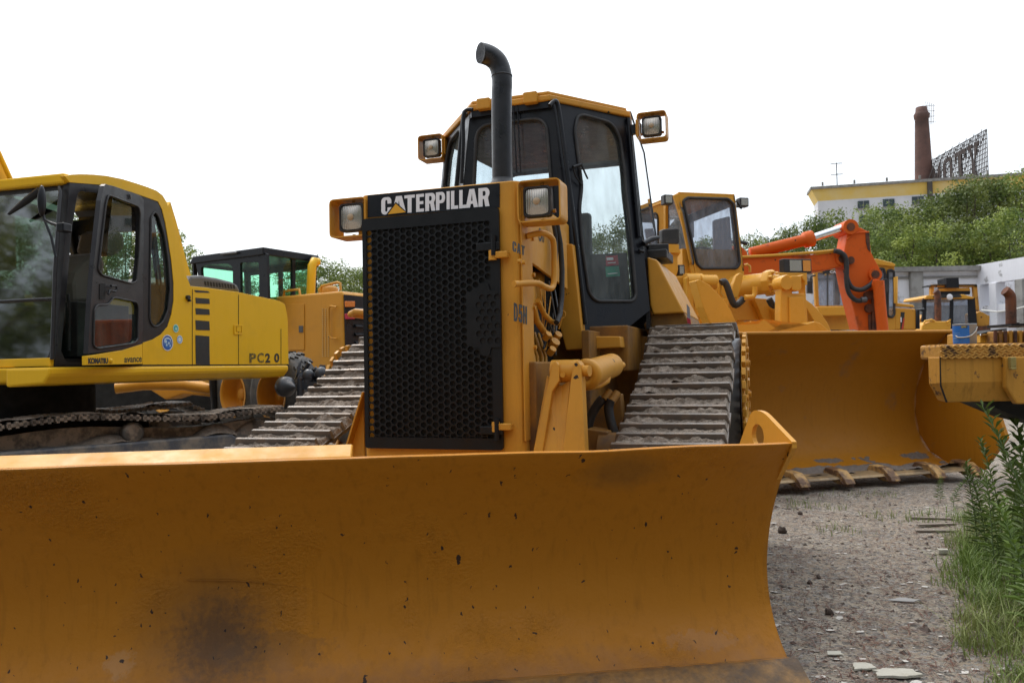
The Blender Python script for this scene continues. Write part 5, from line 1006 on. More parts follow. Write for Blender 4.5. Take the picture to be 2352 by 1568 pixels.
w3_ = rnd(z7([(1130, 170), (1375, 210), (1375, 600), (1140, 600)]), 4); w4_ = rnd(z7([(1405, 215), (1585, 240), (1580, 600), (1405, 600)]), 4)
yy0, yy1 = G.on(605, 600, x=0).y, G.on(727, 600, x=0).y; ztop = G.on(605, 568, x=0).z
part('cab_rear', MB().plate([(0, yy0, 2.0), (0, yy1, 2.0), (0, yy1, ztop - .06), (0, yy0, ztop - .06)], [gx(w3_), gx(w4_)], (-.05, 0, 0)), m_blk, gd, G)
part('rear_window', MB().plate(gx(w3_, -.02), [], (-.004, 0, 0)), g_green, gd, G); part('rear_window', MB().plate(gx(w4_, -.02), [], (-.004, 0, 0)), g_green, gd, G)
part('cab_roof', MB().prism([(-1.72, yy0 - .03, ztop - .12), (-1.62, yy0 - .03, ztop), (.03, yy0 - .03, ztop), (.03, yy0 - .03, ztop - .12)], (0, yy1 - yy0 + .06, 0)), m_blk, gd, G, bev=.015)
lw = lambda pts, y: [Vector((p.x, y, p.z)) for p in gy(pts)]
part('cab_front', MB().plate([(-1.62, yy0, 2.0), (-1.62, yy1, 2.0), (-1.68, yy1, ztop - .1), (-1.68, yy0, ztop - .1)], [[(-1.63, yy0 + .07, 2.1), (-1.63, yy1 - .07, 2.1), (-1.68, yy1 - .07, ztop - .16), (-1.68, yy0 + .07, ztop - .16)]], (.04, 0, 0)), m_blk, gd, G)
part('cab_side', MB().plate([(-1.65, yy1, 2.0), (0, yy1, 2.0), (0, yy1, ztop - .1), (-1.68, yy1, ztop - .1)], [[(-1.55, yy1, 2.1), (-.86, yy1, 2.1), (-.86, yy1, ztop - .22), (-1.58, yy1, ztop - .22)], [(-.78, yy1, 2.1), (-.10, yy1, 2.1), (-.10, yy1, ztop - .22), (-.78, yy1, ztop - .22)]], (0, -.04, 0)), m_blk, gd, G)
part('rail', MB().tube(gy(z7([(685, 160), (840, 145)]), -.05), .02, 6), m_steel, gd, G)
part('exhaust_pipe', MB().tube([G.on(u, v, x=.25) for u, v in ((713, 690), (715, 640), (717, 610), (722, 600), (730, 602))], [.07, .07, .07, .07, .065], 14), m_kom, gd, G); part('exhaust_outlet', MB().cyl(G.on(720, 606, x=.2), G.on(722, 600, x=.05), .085), m_void, gd, G)
# rear engine body
hy = .28; rx = G.on(783, 668, y=hy).x; ht = G.on(783, 668, y=hy).z; hbz = G.on(783, 848, y=hy).z
part('engine_body', MB().prism([(-.3, hy, hbz), (-.3, hy, ht), (rx, hy, ht), (rx + .04, hy, ht - .05), (rx + .06, hy, hbz)], (0, 1.6, 0)), m_cat, gd, G, bev=.03)
part('radiator_panel', MB().prism([(rx + .065, hy + .01, hbz + .04), (rx + .045, hy + .01, ht - .06), (rx + .045, hy + 1.55, ht - .06), (rx + .065, hy + 1.55, hbz + .04)], (.02, 0, 0)), m_blk, gd, G)
for i in range(7): z = hbz + .15 + i * .125; part('louvre', MB().prism([(rx + .08, hy + .2, z), (rx + .08, hy + 1.5, z), (rx + .11, hy + 1.5, z - .03), (rx + .11, hy + .2, z - .03)], (0, 0, .02)), m_blk, gd, G)
for v, c, nm in ((698, (.75, .22, .04), 'orange_tail_lamp'), (726, (.5, .03, .07), 'red_tail_lamp')):
    pq = [G.on(u, vv, x=rx + .085) for u, vv in ((791, v - 6), (811, v - 6), (811, v + 7), (792, v + 7))]; part('tail_lamp', MB().prism(pq, (.04, 0, 0)), mat(nm, c, .3), gd, G, bev=.006)
dq = rnd(z7([(1315, 640), (1492, 640), (1492, 1085), (1345, 1085)]), 3); part('access_panel', MB().prism(gy(dq, hy - .004), (0, -.01, 0)), m_cat, gd, G, bev=.006)
part('panel_latch', MB().prism(gy(z7([(1440, 850), (1480, 850), (1480, 915), (1440, 915)]), hy - .012), (0, -.012, 0)), m_steel, gd, G, bev=.004)
for k in range(3):
    for j in range(22):
        q = G.on(*z7([(1668 + 27 * k, 690 + j * 21.5)])[0], y=hy - .003)
        if j % 1 == 0 and k == 0: mbv = MB() if j == 0 else mbv
        if k == 0: pass
    mbv = MB()
    for j in range(22): q = G.on(*z7([(1668 + 27 * k, 690 + j * 21.5)])[0], y=hy - .003); mbv.box(q.x - .012, q.y - .006, q.z - .009, q.x + .012, q.y, q.z + .009)
    tag(part('vent_row', mbv, mat('pale_vent_edge', (.55, .36, .12), .5), gd, G), kind=None)
hp2 = gy(z7([(1800, 670), (1740, 660), (1727, 685), (1727, 940), (1745, 970), (1805, 975)]), hy - .05); part('grab_handle', MB().tube(hp2, .014, 8), m_cat, gd, G)
for pts_ in ([(1290, 580), (1295, 515), (1440, 500), (1450, 560)], [(1650, 520), (1655, 470), (1810, 432), (1835, 440), (1840, 505)]): part('roof_rail', MB().tube(gy(z7(pts_), hy + .1), .02, 8), m_cat, gd, G)
part('filler_cap', MB().lathe(G.on(*z7([(1720, 520)])[0], y=hy + .5), (0, 0, 1), [(-.05, .15), (.04, .16), (.08, .12), (.09, 0)], 16), m_cat, gd, G)
part('chassis', MB().box(-.6, .35, .8, rx - .1, 1.7, hbz - .01).box(rx - .7, .3, 1.15, rx + .12, 1.8, hbz - .012), m_cat, gd, G, bev=.02)
part('front_frame', MB().box(-4.6, .75, 1.0, -.5, 1.05, 1.28).box(-3.2, .35, .9, -2.9, 1.4, 1.3), m_cat, gd, G, bev=.02)
part('front_frame', MB().tube([W.on(265, 892, y=10.5), W.on(330, 884, y=10.6), W.on(420, 884, y=10.8), W.on(500, 897, y=11)], .07, 8), m_cat, gd, W)
part('blade_frame', MB().prism([W.on(u, v, y=11) for u, v in ((340, 893), (365, 876), (430, 876), (480, 893), (495, 912), (420, 905), (380, 918))], (.1, .3, 0)), m_cat, gd, W, bev=.02)
def wheel(c, ax, r, wd, rim_r, parent, name='wheel', treads=18, n=44):
    ax = Vector(ax).normalized(); a = ax.orthogonal().normalized(); b = ax.cross(a); c = Vector(c); f = W
    mb = MB(); prf = [(.0, rim_r), (-.01, rim_r + .02), (-.02, r * .8), (-.03, r * .9), (-.07, r * .965), (-wd + .07, r * .965), (-wd + .03, r * .9), (-wd, rim_r)]
    mb.lathe(c, ax, prf, n)
    for k in range(treads):
        an = 2 * pi * k / treads
        for s_ in (0, 1):
            d0 = -.05 - s_ * (wd - .1) / 2; ctr = (k + .5 * s_) * 2 * pi / treads; pts = []
            for j, (dd_, da) in enumerate(((0, 0), (.25, .09), (.5, .02), (.75, .12), (1, .05))): pts.append((d0 - dd_ * (wd - .1) / 2, ctr + da))
            for (d1, a1), (d2, a2) in zip(pts, pts[1:]):
                w_ = .06; P = lambda d, a_, rr: c + ax * d + (a * cos(a_) + b * sin(a_)) * rr
                mb.add([P(d1, a1 - w_, r * .955), P(d2, a2 - w_, r * .955), P(d2, a2 + w_, r * .955), P(d1, a1 + w_, r * .955), P(d1, a1 - w_, r), P(d2, a2 - w_, r), P(d2, a2 + w_, r), P(d1, a1 + w_, r)], [(4, 5, 6, 7), (0, 1, 5, 4), (1, 2, 6, 5), (2, 3, 7, 6), (3, 0, 4, 7)])
    wl = part(name, MB().lathe(c, ax, [(-wd * .5, .0), (-wd * .5, rim_r * .5)], 12), m_void, parent, f)
    part('tyre', mb, m_tyre, wl, f)
    part('rim', MB().lathe(c, ax, [(.0, rim_r + .01), (.005, rim_r * .95), (-.03, rim_r * .9), (-wd * .45, rim_r * .82), (-wd * .5, rim_r * .5), (-wd * .48, rim_r * .3), (-wd * .3, rim_r * .26), (-wd * .3, 0)], 32), m_cat, wl, f)
    return wl
part('dark_gap_filler', MB().prism([W.on(u, v, y=11.6) for u, v in ((170, 868), (300, 872), (352, 885), (500, 890), (500, 940), (170, 940))], (.1, .4, 0)), m_void, gd, W)  # added dark filler that closes the bright gap below the excavator
part('dark_belly_filler', MB().box(-4.4, .5, .2, -.6, 1.5, .96), m_void, gd, G)
wax = (-.62, -.78, 0)
for u, v, Y_ in ((534, 906, 10.6), (622, 908, 9.9)): wheel(W.on(u, v, y=Y_), wax, .56, .42, .30, gd)
wheel(W.on(664, 890, y=13.6), (-.45, -.89, 0), .68, .5, .34, gd)
wheel(W.on(372, 905, y=13), (-.45, -.89, 0), .55, .4, .3, gd)
part('axle_leg', MB().tube([W.on(489, 868, y=10.9), W.on(494, 925, y=10.9), W.on(496, 985, y=10.9)], .06, 8), m_blk, gd, W)
# black valve bodies lying beside the grader
PF = Fr(*W.on(700, 880, y=8.6).to_2d(), 20); vb = thing('valve_block', 'oily black heap of hydraulic valve parts on a stand beside the grader wheel', 'machine part', PF)
mb = MB(); r = random.Random(3)
for i in range(46):
    q = W.on(680 + r.random() * 62, 866 + r.gauss(0, 8) + (742 - (680 + r.random() * 62)) * -.0, y=8.6 + r.random() * .3); q = PF.M.inverted() @ q
    if i % 3: mb.obox(q, (r.random(), r.random(), r.random()), (r.random(), -r.random(), .3), (0, .3, 1), r.uniform(.02, .05), r.uniform(.02, .05), r.uniform(.02, .06))
    else: mb.cyl(q, q + Vector((r.gauss(0, .06), r.gauss(0, .06), r.gauss(0, .06))), r.uniform(.015, .04), n=8)
m_oil = mat('oily_black_casting', (.04, .045, .055), .38, bump=.3, grime=(.09, .05, .035), gscale=12, gthr=(.55, .7), gamt=.6); part('valve_body', mb, m_oil, vb, PF)
for u, v, r_ in ((708, 862, .065), (738, 858, .07)): q = PF.M.inverted() @ W.on(u, v, y=8.6); part('accumulator', MB().ball(q, r_, 8, (1, 1, 1.1)).cyl(q, q - Vector((0, 0, .12)), r_ * .8), m_oil, vb, PF)
q = PF.M.inverted() @ W.on(662, 888, y=8.5); part('drum', MB().lathe(q, (.9, -.35, .0), [(-.12, 0), (-.12, .06), (-.09, .11), (-.02, .11), (0, .09), (.04, .06), (.10, .03), (.13, 0)], 24), m_oil, vb, PF)
q = PF.M.inverted() @ W.on(690, 890, y=8.6); part('stand', MB().tube([(q.x, q.y, q.z + .1), (q.x, q.y, -.1)], .04, 8).box(q.x, q.y - .02, q.z - .02, q.x + .45, q.y + .3, q.z + .06).tube([(q.x + .4, q.y + .2, q.z), (q.x + .4, q.y + .2, -.1)], .04, 8), m_oil, vb, PF)
# ================================================================== wheel loader right of the bulldozer
L_ = Fr(2.91, 8.4, -15); ld = thing('wheel_loader', 'clean yellow wheel loader with a wide toothed bucket and a white interior cab', 'loader', L_)
ld['label'] = 'clean yellow wheel loader with a wide toothed bucket just right of the bulldozer'
z1_ = lambda pts: [(1435.5 + x * .2563, 402 + y * .2563) for x, y in pts]
z3_ = lambda pts: [(1777.8 + x * .2563, 516.8 + y * .2563) for x, y in pts]
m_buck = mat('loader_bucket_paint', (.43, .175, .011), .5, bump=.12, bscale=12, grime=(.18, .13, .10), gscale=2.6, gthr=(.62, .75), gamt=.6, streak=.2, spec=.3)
bp_ = [(.31, 1.70), (.50, 1.55), (.72, 1.32), (.86, 1.02), (.90, .72), (.84, .45), (.68, .25), (.45, .16), (.2, .125), (-.02, .12)]
XL, XR = -1.05, 2.50
def bk(off):
    def fn(u, v):
        y, z = cr(bp_, v); y2, z2 = cr(bp_, min(v + .01, 1)); y1, z1q = cr(bp_, max(v - .01, 0)); t = Vector((0, y2 - y1, z2 - z1q)).normalized(); n = Vector((0, -t.z, t.y)) ; x = XL + (XR - XL) * u
        return Vector((x, y, z)) + n * -off * -1 + Vector((0, 0, .006 * noise.noise(Vector((x * 2, v * 4, 2)))))
    return fn
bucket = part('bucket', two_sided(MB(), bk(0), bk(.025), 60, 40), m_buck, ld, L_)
sidep = [(.31, 1.70), (.50, 1.55), (.72, 1.32), (.86, 1.02), (.90, .72), (.84, .45), (.68, .25), (.45, .155), (.2, .12), (-.10, .115), (-.42, .50), (-.28, .88), (.0, 1.25)]
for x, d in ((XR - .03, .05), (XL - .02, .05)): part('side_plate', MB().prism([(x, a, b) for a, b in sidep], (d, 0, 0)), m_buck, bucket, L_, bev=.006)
mudb = mat('bucket_mud', (.17, .14, .12), .95, bump=1, bscale=40)
def bmud(u, v):
    y = .02 + v * .62; t_ = min((abs(cr(bp_, t / 200)[0] - y) if t > 100 else 9, t / 200) for t in range(201))[1]; z = cr(bp_, t_)[1]; x = XL + .1 + u * (XR - XL - .2)
    return Vector((x, y, z + .034 + .075 * noise.noise(Vector((x * 2.5, y * 5, 1))) - .07 * max(0, v - .35) + .02 * noise.noise(Vector((x * 14, y * 14, 2)))))
part('caked_mud', MB().grid(bmud, 160, 34, False), mudb, bucket, L_)
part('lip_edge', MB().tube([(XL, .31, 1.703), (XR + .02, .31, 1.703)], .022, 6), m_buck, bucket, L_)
part('cutting_edge', MB().prism([(XL - .02, -.10, .112), (XL - .02, -.08, .135), (XL - .02, .12, .155), (XL - .02, .16, .14), (XL - .02, .12, .115)], (XR - XL + .05, 0, 0)), mat('scraped_bucket_edge', (.42, .29, .15), .45, metal=.2, bump=.4, grime=(.1, .08, .06), gscale=5, gthr=(.42, .6), gamt=.8), bucket, L_, bev=.004)
m_tooth = mat('tooth_paint', (.55, .33, .12), .5, bump=.5, grime=(.10, .05, .035), gscale=8, gthr=(.42, .56), gamt=.9)
for u, v in ((1830, 1098), (1932, 1090), (2035, 1082), (2140, 1075), (2225, 1070)):
    x = L_.on(u, v, y=-.05).x
    tt = part('tooth', MB().prism([(x - .05, .20, .16), (x - .05, .15, .215), (x - .05, -.06, .20), (x - .05, -.17, .12), (x - .05, -.2, .07), (x - .05, -.05, .055), (x - .05, .1, .09)], (.12, 0, 0)), m_tooth, bucket, L_, bev=.01)
    part('tooth_tip', MB().prism([(x + .06, -.06, .12), (x + .06, -.17, .05), (x + .09, -.16, .03), (x + .08, .0, .06)], (-.12, 0, .015)), mat('rusty_tooth_tip', (.14, .075, .05), .7, bump=.5), tt, L_, bev=.008)
# cab
cy = 3.0; lc = lambda pts, y=cy: L_.R(z1_(pts), y=y)
gw = rnd([(520, 235), (560, 205), (925, 215), (975, 262), (1030, 790), (1000, 835), (690, 838), (645, 795)], 20, 4)
cabf = [(440, 180), (480, 168), (985, 188), (1000, 300), (1068, 860), (1070, 950), (1075, 1400), (640, 1400), (640, 945), (600, 700)]
lcab = part('cab', MB().plate(lc(cabf), [lc(gw)], (0, .06, 0)), m_load, ld, L_, bev=.01)
part('windscreen', MB().plate(lc(gw, cy + .02), [], (0, .004, 0)), g_grey, lcab, L_); pg = lc(gw, cy - .006); part('window_seal', MB().tube(pg + pg[:1], .022, 8, cap=False), m_rub, lcab, L_)
# angled left part of the cab front and the left side
A_ = L_.R(z1_([(440, 180), (600, 945)]), y=cy); c0 = A_[0]; c1 = A_[1]
sq = L_.R(z1_([(385, 270)]), y=cy + .55)[0]
side_w = rnd([(390, 300), (400, 215), (470, 205), (520, 330), (612, 790), (585, 845), (500, 840), (392, 720)], 16, 4)
# plane through the front pillar and a point further back
nS = (L_.R(z1_([(480, 168)]), y=cy)[0] - sq).cross(L_.R(z1_([(640, 945)]), y=cy)[0] - sq).normalized(); Ps = sq
sl_ = lambda pts, off=0: [L_.pl(u, v, Ps + nS * off, nS) for u, v in z1_(pts)]
sgn = 1 if nS.y < 0 else -1
part('cab', MB().plate(sl_([(372, 200), (480, 168), (640, 945), (640, 960), (480, 960), (372, 900)]), [sl_(side_w)], nS * -.05 * sgn), m_load, lcab, L_, bev=.006).name = 'cab_corner'
part('corner_window', MB().plate(sl_(side_w, -.02 * sgn), [], nS * .004), g_grey, lcab, L_); pg = sl_(side_w, .005 * sgn); part('window_seal', MB().tube(pg + pg[:1], .02, 8, cap=False), m_rub, lcab, L_)
s2 = L_.R(z1_([(372, 200), (240, 262)]), y=cy + .6); bk_ = Vector((s2[0].x - .12, s2[0].y + 1.3, s2[0].z))
ltop = sl_([(372, 200)])[0]; lbot = sl_([(372, 900)])[0]; lb2 = Vector((lbot.x - .12, lbot.y + 1.1, lbot.z)); lt2 = Vector((ltop.x - .12, ltop.y + 1.1, ltop.z - .02))
qd = lambda a, b: (ltop * (1 - a) + lt2 * a) * (1 - b) + (lbot * (1 - a) + lb2 * a) * b
dw = [qd(a, b) for a, b in rnd([(.22, .14), (.92, .14), (.92, .75), (.22, .75)], .1, 4)]
part('cab_door', MB().plate([ltop, lt2, lb2, lbot], [dw], (.05, 0, 0)), m_load, lcab, L_, bev=.006); part('door_window', MB().plate([p + Vector((.02, 0, 0)) for p in dw], [], (.004, 0, 0)), g_grey, lcab, L_); part('window_seal', MB().tube(dw + dw[:1], .02, 8, cap=False), m_rub, lcab, L_)
tf = lc([(480, 168), (985, 188)]); rzb = tf[0].z
yb = lt2.y
part('cab_roof', MB().prism([tf[0], tf[1], Vector((tf[1].x + .02, yb, rzb - .0)), Vector((lt2.x, yb, rzb)), Vector((ltop.x, ltop.y, rzb))], (0, 0, .03)), m_load, lcab, L_, bev=.01)
bwz = lbot.z
part('cab_rear', MB().plate([(lt2.x, yb, bwz), (tf[1].x + .05, yb, bwz), (tf[1].x + .05, yb, rzb), (lt2.x, yb, rzb)], [L_.R(z1_(rnd([(395, 392), (470, 392), (545, 700), (400, 700)], 14)), y=yb), L_.R(z1_(rnd([(575, 398), (618, 404), (620, 560), (600, 560)], 8)), y=yb), L_.R(z1_(rnd([(792, 405), (940, 368), (965, 775), (800, 790)], 16)), y=yb)], (0, .04, 0)), mat('grey_cab_lining', (.22, .23, .26), .8), lcab, L_)
rsd = lc([(985, 188), (1068, 860)]); part('cab_side', MB().plate([rsd[0], Vector((rsd[0].x + .05, yb, rsd[0].z)), Vector((rsd[1].x, yb, rsd[1].z)), rsd[1]], [[rsd[0].lerp(rsd[1], .12) + Vector((.005, .15, 0)), rsd[0].lerp(rsd[1], .12) + Vector((.03, yb - cy - .12, 0)), rsd[0].lerp(rsd[1], .7) + Vector((.0, yb - cy - .12, 0)), rsd[0].lerp(rsd[1], .7) + Vector((0, .15, 0))]], (-.03, 0, 0)), m_blk, lcab, L_)
part('cab_base', MB().box(ltop.x, cy + .08, .9, tf[1].x + .12, yb, bwz + .25), m_load, lcab, L_)
sw = lc([(725, 720)], cy + .5)[0]; part('steering_wheel', MB().tube([sw + Vector((cos(a) * .2, sin(a) * .12, sin(a) * .14)) for a in [2 * pi * i / 20 for i in range(21)]], .014, 6, cap=False).tube([sw, sw + Vector((0, -.1, -.4))], .03, 8), m_rub, lcab, L_)
# work lamps, mirrors
def small_lamp(u0, v0, u1, v1, y, fr, parent, amber=False, name='work_lamp'):
    a, b = fr.on(u0, v1, y=y), fr.on(u1, v0, y=y); x0, x1, z0, z1 = a.x, b.x, a.z, b.z
    h = part(name, MB().box(x0, y, z0, x1, y + .12, z1), m_rub, parent, fr, bev=.012); wl = (x1 - x0)
    if amber: part('lens', MB().box(x0 + wl * .2, y - .006, z0 + .015 + .01, x0 + wl * .62, y - .001, z1 - .02), m_lens, h, fr); part('indicator_lens', MB().box(x0 + wl * .68, y - .006, z0 + .025, x1 - wl * .05, y - .001, z1 - .02), mat('amber_lens', (.7, .3, .05), .3), h, fr)
    else: part('lens', MB().box(x0 + .02, y - .006, z0 + .02, x1 - .02, y - .001, z1 - .02), m_lens, h, fr)
    return h
small_lamp(1526, 447, 1546, 468.5, cy - .15, L_, ld); small_lamp(1700, 454, 1720, 474, cy + .2, L_, ld); small_lamp(1558, 608, 1573, 632, 2.6, L_, ld); small_lamp(1801, 595, 1864, 626, 2.3, L_, ld, True, 'headlamp_pair')
part('lamp_bracket', MB().tube([L_.on(1692, 462, y=cy + .1), L_.on(1700, 476, y=cy + .2), L_.on(1704, 478, y=cy + .2)], .02, 6), m_blk, ld, L_)
part('lamp_bracket', MB().box(L_.on(1830, 625, y=2.4).x - .5, 2.3, L_.on(1830, 640, y=2.4).z - .1, L_.on(1830, 625, y=2.4).x + .1, 2.5, L_.on(1830, 628, y=2.4).z), m_load, ld, L_, bev=.01)
part('mirror', MB().prism(L_.R(rnd([(1521, 526), (1560, 523), (1562, 558), (1550, 563), (1521, 560)], 5), y=2.45), (0, .12, 0)), m_rub, ld, L_, bev=.02)
part('mirror_post', MB().tube(L_.R([(1541, 575), (1540, 550)], y=2.5), .015, 6).box(*[c for p in (L_.on(1530, 580, y=2.45), L_.on(1548, 565, y=2.6)) for c in p]), m_load, ld, L_)
part('light_tower', MB().prism(L_.R(z1_([(280, 668), (500, 680), (495, 715), (475, 730), (480, 850), (455, 930), (395, 930), (350, 800), (300, 720)]), y=2.5), (0, .35, 0)), m_load, ld, L_, bev=.02)
part('light_tower', MB().prism(L_.R(z1_([(275, 660), (498, 668), (500, 700), (478, 700), (280, 690)]), y=2.46), (0, .42, 0)), m_load, ld, L_, bev=.01)
part('fender', MB().prism(L_.R(z1_([(395, 905), (545, 905), (590, 1000), (640, 1250), (690, 1248), (690, 1285), (500, 1290), (430, 1000)]), y=2.35), (0, .4, 0)), m_load, ld, L_, bev=.015)
# lift arms, tilt lever and cylinder
def pl2(pts, y, th, name, zf=z1_, bev=.01, mt_=None, parent=None): return part(name, MB().prism(L_.R(zf(pts), y=y), (0, th, 0)), mt_ or m_load, parent or ld, L_, bev=bev)
aL = L_.on(1602, 650, y=2.5)
def armprof(x, pts): return [(x, a, b) for a, b in pts]
xa_ = L_.on(1640, 690, y=1.9).x
arm_pts = [(2.9, 2.62), (2.75, 2.72), (2.5, 2.62), (2.0, 2.25), (1.4, 1.72), (1.1, 1.35), (1.0, 1.0), (1.3, .95), (1.8, 1.5), (2.4, 2.15), (2.9, 2.4)]
for pts_ in ([(635, 945), (668, 935), (760, 985), (880, 1110), (950, 1210), (1000, 1330), (1015, 1425), (830, 1425), (765, 1330), (700, 1180)],): pl2(pts_, 1.7, .2, 'lift_arm')
pl2([(1618, 1110), (1680, 1155), (1760, 1240), (1820, 1330), (1858, 1425), (1735, 1425), (1690, 1300), (1620, 1180)], 1.9, .2, 'lift_arm')
for u, r_, y in ((1592, .12, 2.3), (1625, .10, 2.25)):
    q = L_.on(u, 648, y=y); part('arm_pivot', MB().cyl(q - Vector((.12, 0, 0)), q + Vector((.12, 0, 0)), r_), m_load, ld, L_, bev=.01)
pl2([(545, 920), (575, 905), (590, 960), (625, 1245), (585, 1250), (560, 1100)], 2.2, .1, 'arm_ear'); pl2([(700, 935), (745, 905), (765, 930), (760, 1000), (735, 1010)], 2.2, .1, 'arm_ear')
pl2([(1000, 900), (1030, 875), (1062, 890), (1050, 960), (1010, 1110), (955, 1090), (970, 980)], 2.0, .08, 'lever_plate')
pl2([(910, 1430), (930, 1100), (1000, 1110), (1160, 1100), (1230, 1300), (1010, 1300)], 2.6, .3, 'front_frame'); pl2([(1150, 1100), (1300, 1110), (1380, 1340), (1260, 1340), (1200, 1200)], 2.5, .1, 'front_frame'); pl2([(1340, 1150), (1395, 1340), (1370, 1345), (1330, 1200)], 2.4, .2, 'front_frame')
cc = L_.on(*z1_([(1340, 962)])[0], y=2.0); c2 = L_.on(*z1_([(1060, 958)])[0], y=2.05); k_ = (L_.on(1779, 700, y=2.0) - L_.on(1779, 690, y=2.0)).length / 10
ax = (cc - c2).normalized(); axd = Vector((.52, -.85, .02))
mb = MB(); mb.lathe(cc - axd * .62, axd, [(0, 0), (0, 25 * k_), (.60, 25 * k_)], 28); part('tilt_cylinder', mb, m_load, ld, L_)
part('cylinder_flange', MB().lathe(cc - axd * .12, axd, [(0, 0), (0, 31 * k_), (.10, 31 * k_), (.12, 20 * k_), (.2, 16 * k_), (.2, 0)], 8), m_load, ld, L_, bev=.01)
for i in range(8): a = 2 * pi * i / 8 + .4; a1 = axd.orthogonal().normalized(); b1 = axd.cross(a1); p = cc + (a1 * cos(a) + b1 * sin(a)) * 24 * k_; part('flange_bolt', MB().cyl(p - axd * .02, p + axd * .03, .025, n=6), m_load, ld, L_)
rd = L_.on(*z1_([(1440, 965)])[0], y=1.75); part('cylinder_rod', MB().cyl(cc + axd * .05, rd, .05), m_rust, ld, L_)
pl2([(1395, 1410), (1398, 1100), (1405, 960), (1420, 905), (1455, 890), (1490, 910), (1502, 960), (1500, 1060), (1610, 1060), (1612, 960), (1575, 900), (1600, 890), (1618, 930), (1625, 1100), (1645, 1410)], 1.55, .14, 'lever_bracket')
pl2([(1490, 905), (1580, 900), (1585, 1010), (1560, 1040), (1500, 1030)], 1.5, .2, 'lever_pin')
pl2([(1475, 1090), (1600, 1090), (1640, 1405), (1480, 1405)], 1.52, .03, 'lever_web')
q = L_.on(*z1_([(1450, 965)])[0], y=1.5); part('pin_boss', MB().cyl(q, q + Vector((0, .2, 0)), .09), m_load, ld, L_, bev=.01)
pl2([(1000, 1350), (1200, 1340), (1245, 1300), (1390, 1415), (1850, 1415), (1760, 1330), (1700, 1310), (1640, 1330), (1400, 1330), (1250, 1415), (1010, 1420)], 1.3, .3, 'bucket_back')
for pts_ in ([(862, 965), (890, 955), (920, 1010), (950, 1100), (985, 1165), (1030, 1140), (1060, 1105)], [(1290, 1110), (1320, 1160), (1360, 1175), (1395, 1160)]): part('hydraulic_hose', MB().tube([tuple(cr([tuple(p) for p in L_.R(z1_(pts_), y=1.9)], t / 20)) for t in range(21)], .045, 10), m_rub, ld, L_)
part('hose_pipe', MB().tube(L_.R(z1_([(1070, 1098), (1150, 1092), (1165, 1060), (1165, 1000)]), y=1.85), .035, 8).tube(L_.R(z1_([(850, 970), (845, 1060), (870, 1085)]), y=2.0), .03, 8), m_load, ld, L_)
part('handrail', MB().tube(L_.R(z1_([(1070, 810), (1095, 800), (1118, 820), (1120, 870)]), y=3.1), .02, 8), m_load, ld, L_)
wxr = L_.on(1957, 760, y=3.1).x
for x in (wxr, 1.5 - wxr): wheel(L_.w(x, 3.1, .93) , L_.X, .93, .6, .4, ld, treads=20)
part('axle', MB().box(-.6, 2.9, .5, 2.0, 3.3, .95).box(.3, 2.4, .7, 1.2, 6.5, 1.6), m_load, ld, L_, bev=.02)
for x in (wxr, 1.5 - wxr): wheel(L_.w(x, 6.2, .93), L_.X, .93, .6, .4, ld, treads=20)
# ================================================================== orange excavator arm
O_ = Fr(3.2, 14.5, 0); oe = thing('orange_excavator', 'worn orange excavator whose folded boom and stick rise above the loader bucket', 'excavator', O_)
oz = lambda pts, y=0, zf=z3_: O_.R(zf(pts), y=y)
stick = [(657, 20), (672, 2), (692, -6), (715, 0), (790, 28), (852, 62), (872, 240), (900, 300), (945, 380), (955, 440), (900, 492), (960, 560), (985, 700), (1003, 945), (765, 945), (700, 700), (665, 560), (640, 440), (622, 330), (632, 230), (655, 100)]
part('stick', MB().prism(oz(stick), (0, .42, 0)), m_org, oe, O_, bev=.02)
part('stick_edge', MB().prism(oz([(820, 60), (855, 68), (862, 240), (840, 215), (825, 150)], -.012), (0, .01, 0)), m_rust, oe, O_); part('stick_weld', MB().tube(oz([(655, 130), (690, 90), (760, 68), (850, 62)], -.005), .018, 6), m_org, oe, O_)
boom = [(-420, 290), (0, 280), (380, 262), (540, 232), (610, 245), (648, 280), (650, 330), (600, 372), (430, 408), (200, 420), (-420, 470)]
part('boom', MB().prism(oz(boom, -.03), (0, .42, 0)), m_org, oe, O_, bev=.02); part('boom_pipe', MB().tube(oz([(-400, 292), (0, 272), (360, 246), (540, 228)], -.05), .028, 8).tube(oz([(370, 262), (540, 240)], -.03), .02, 6), m_load, oe, O_)
for u, v, r_ in ((690, 15, .14), (618, 300, .13), (912, 442, .12), (690, 315, .07)): q = oz([(u, v)], -.06)[0]; part('pivot_pin', MB().cyl(q, q + Vector((0, .54, 0)), r_), m_org if r_ > .1 else m_rust, oe, O_, bev=.01); 
for u, v in ((690, 15), (618, 300), (912, 442)): q = oz([(u, v)], -.075)[0]; part('pin_cap', MB().cyl(q, q + Vector((0, .02, 0)), .075), m_rust, oe, O_)
a, b, c, d = oz([(-210, 255), (30, 195), (345, 118), (668, 10)], .1)
part('boom_cylinder', MB().lathe(a, (c - a), [(0, 0), (0, .11), ((c - a).length * .86, .11), ((c - a).length * .87, .15), ((c - a).length, .15), ((c - a).length, .0)], 20), m_org, oe, O_); part('cylinder_rod', MB().cyl(c, d, .075), m_chr, oe, O_)
part('cylinder_lug', MB().prism(oz([(-360, 270), (-370, 190), (-330, 165), (-280, 200), (-240, 240), (-230, 285)], -.05), (0, .3, 0)), m_org, oe, O_, bev=.02)
part('hydraulic_hose', MB().tube([tuple(cr([tuple(p) for p in oz([(-400, 155), (-330, 150), (-270, 160), (-240, 170)], 0)], t / 10)) for t in range(11)], .035, 6), m_rub, oe, O_)
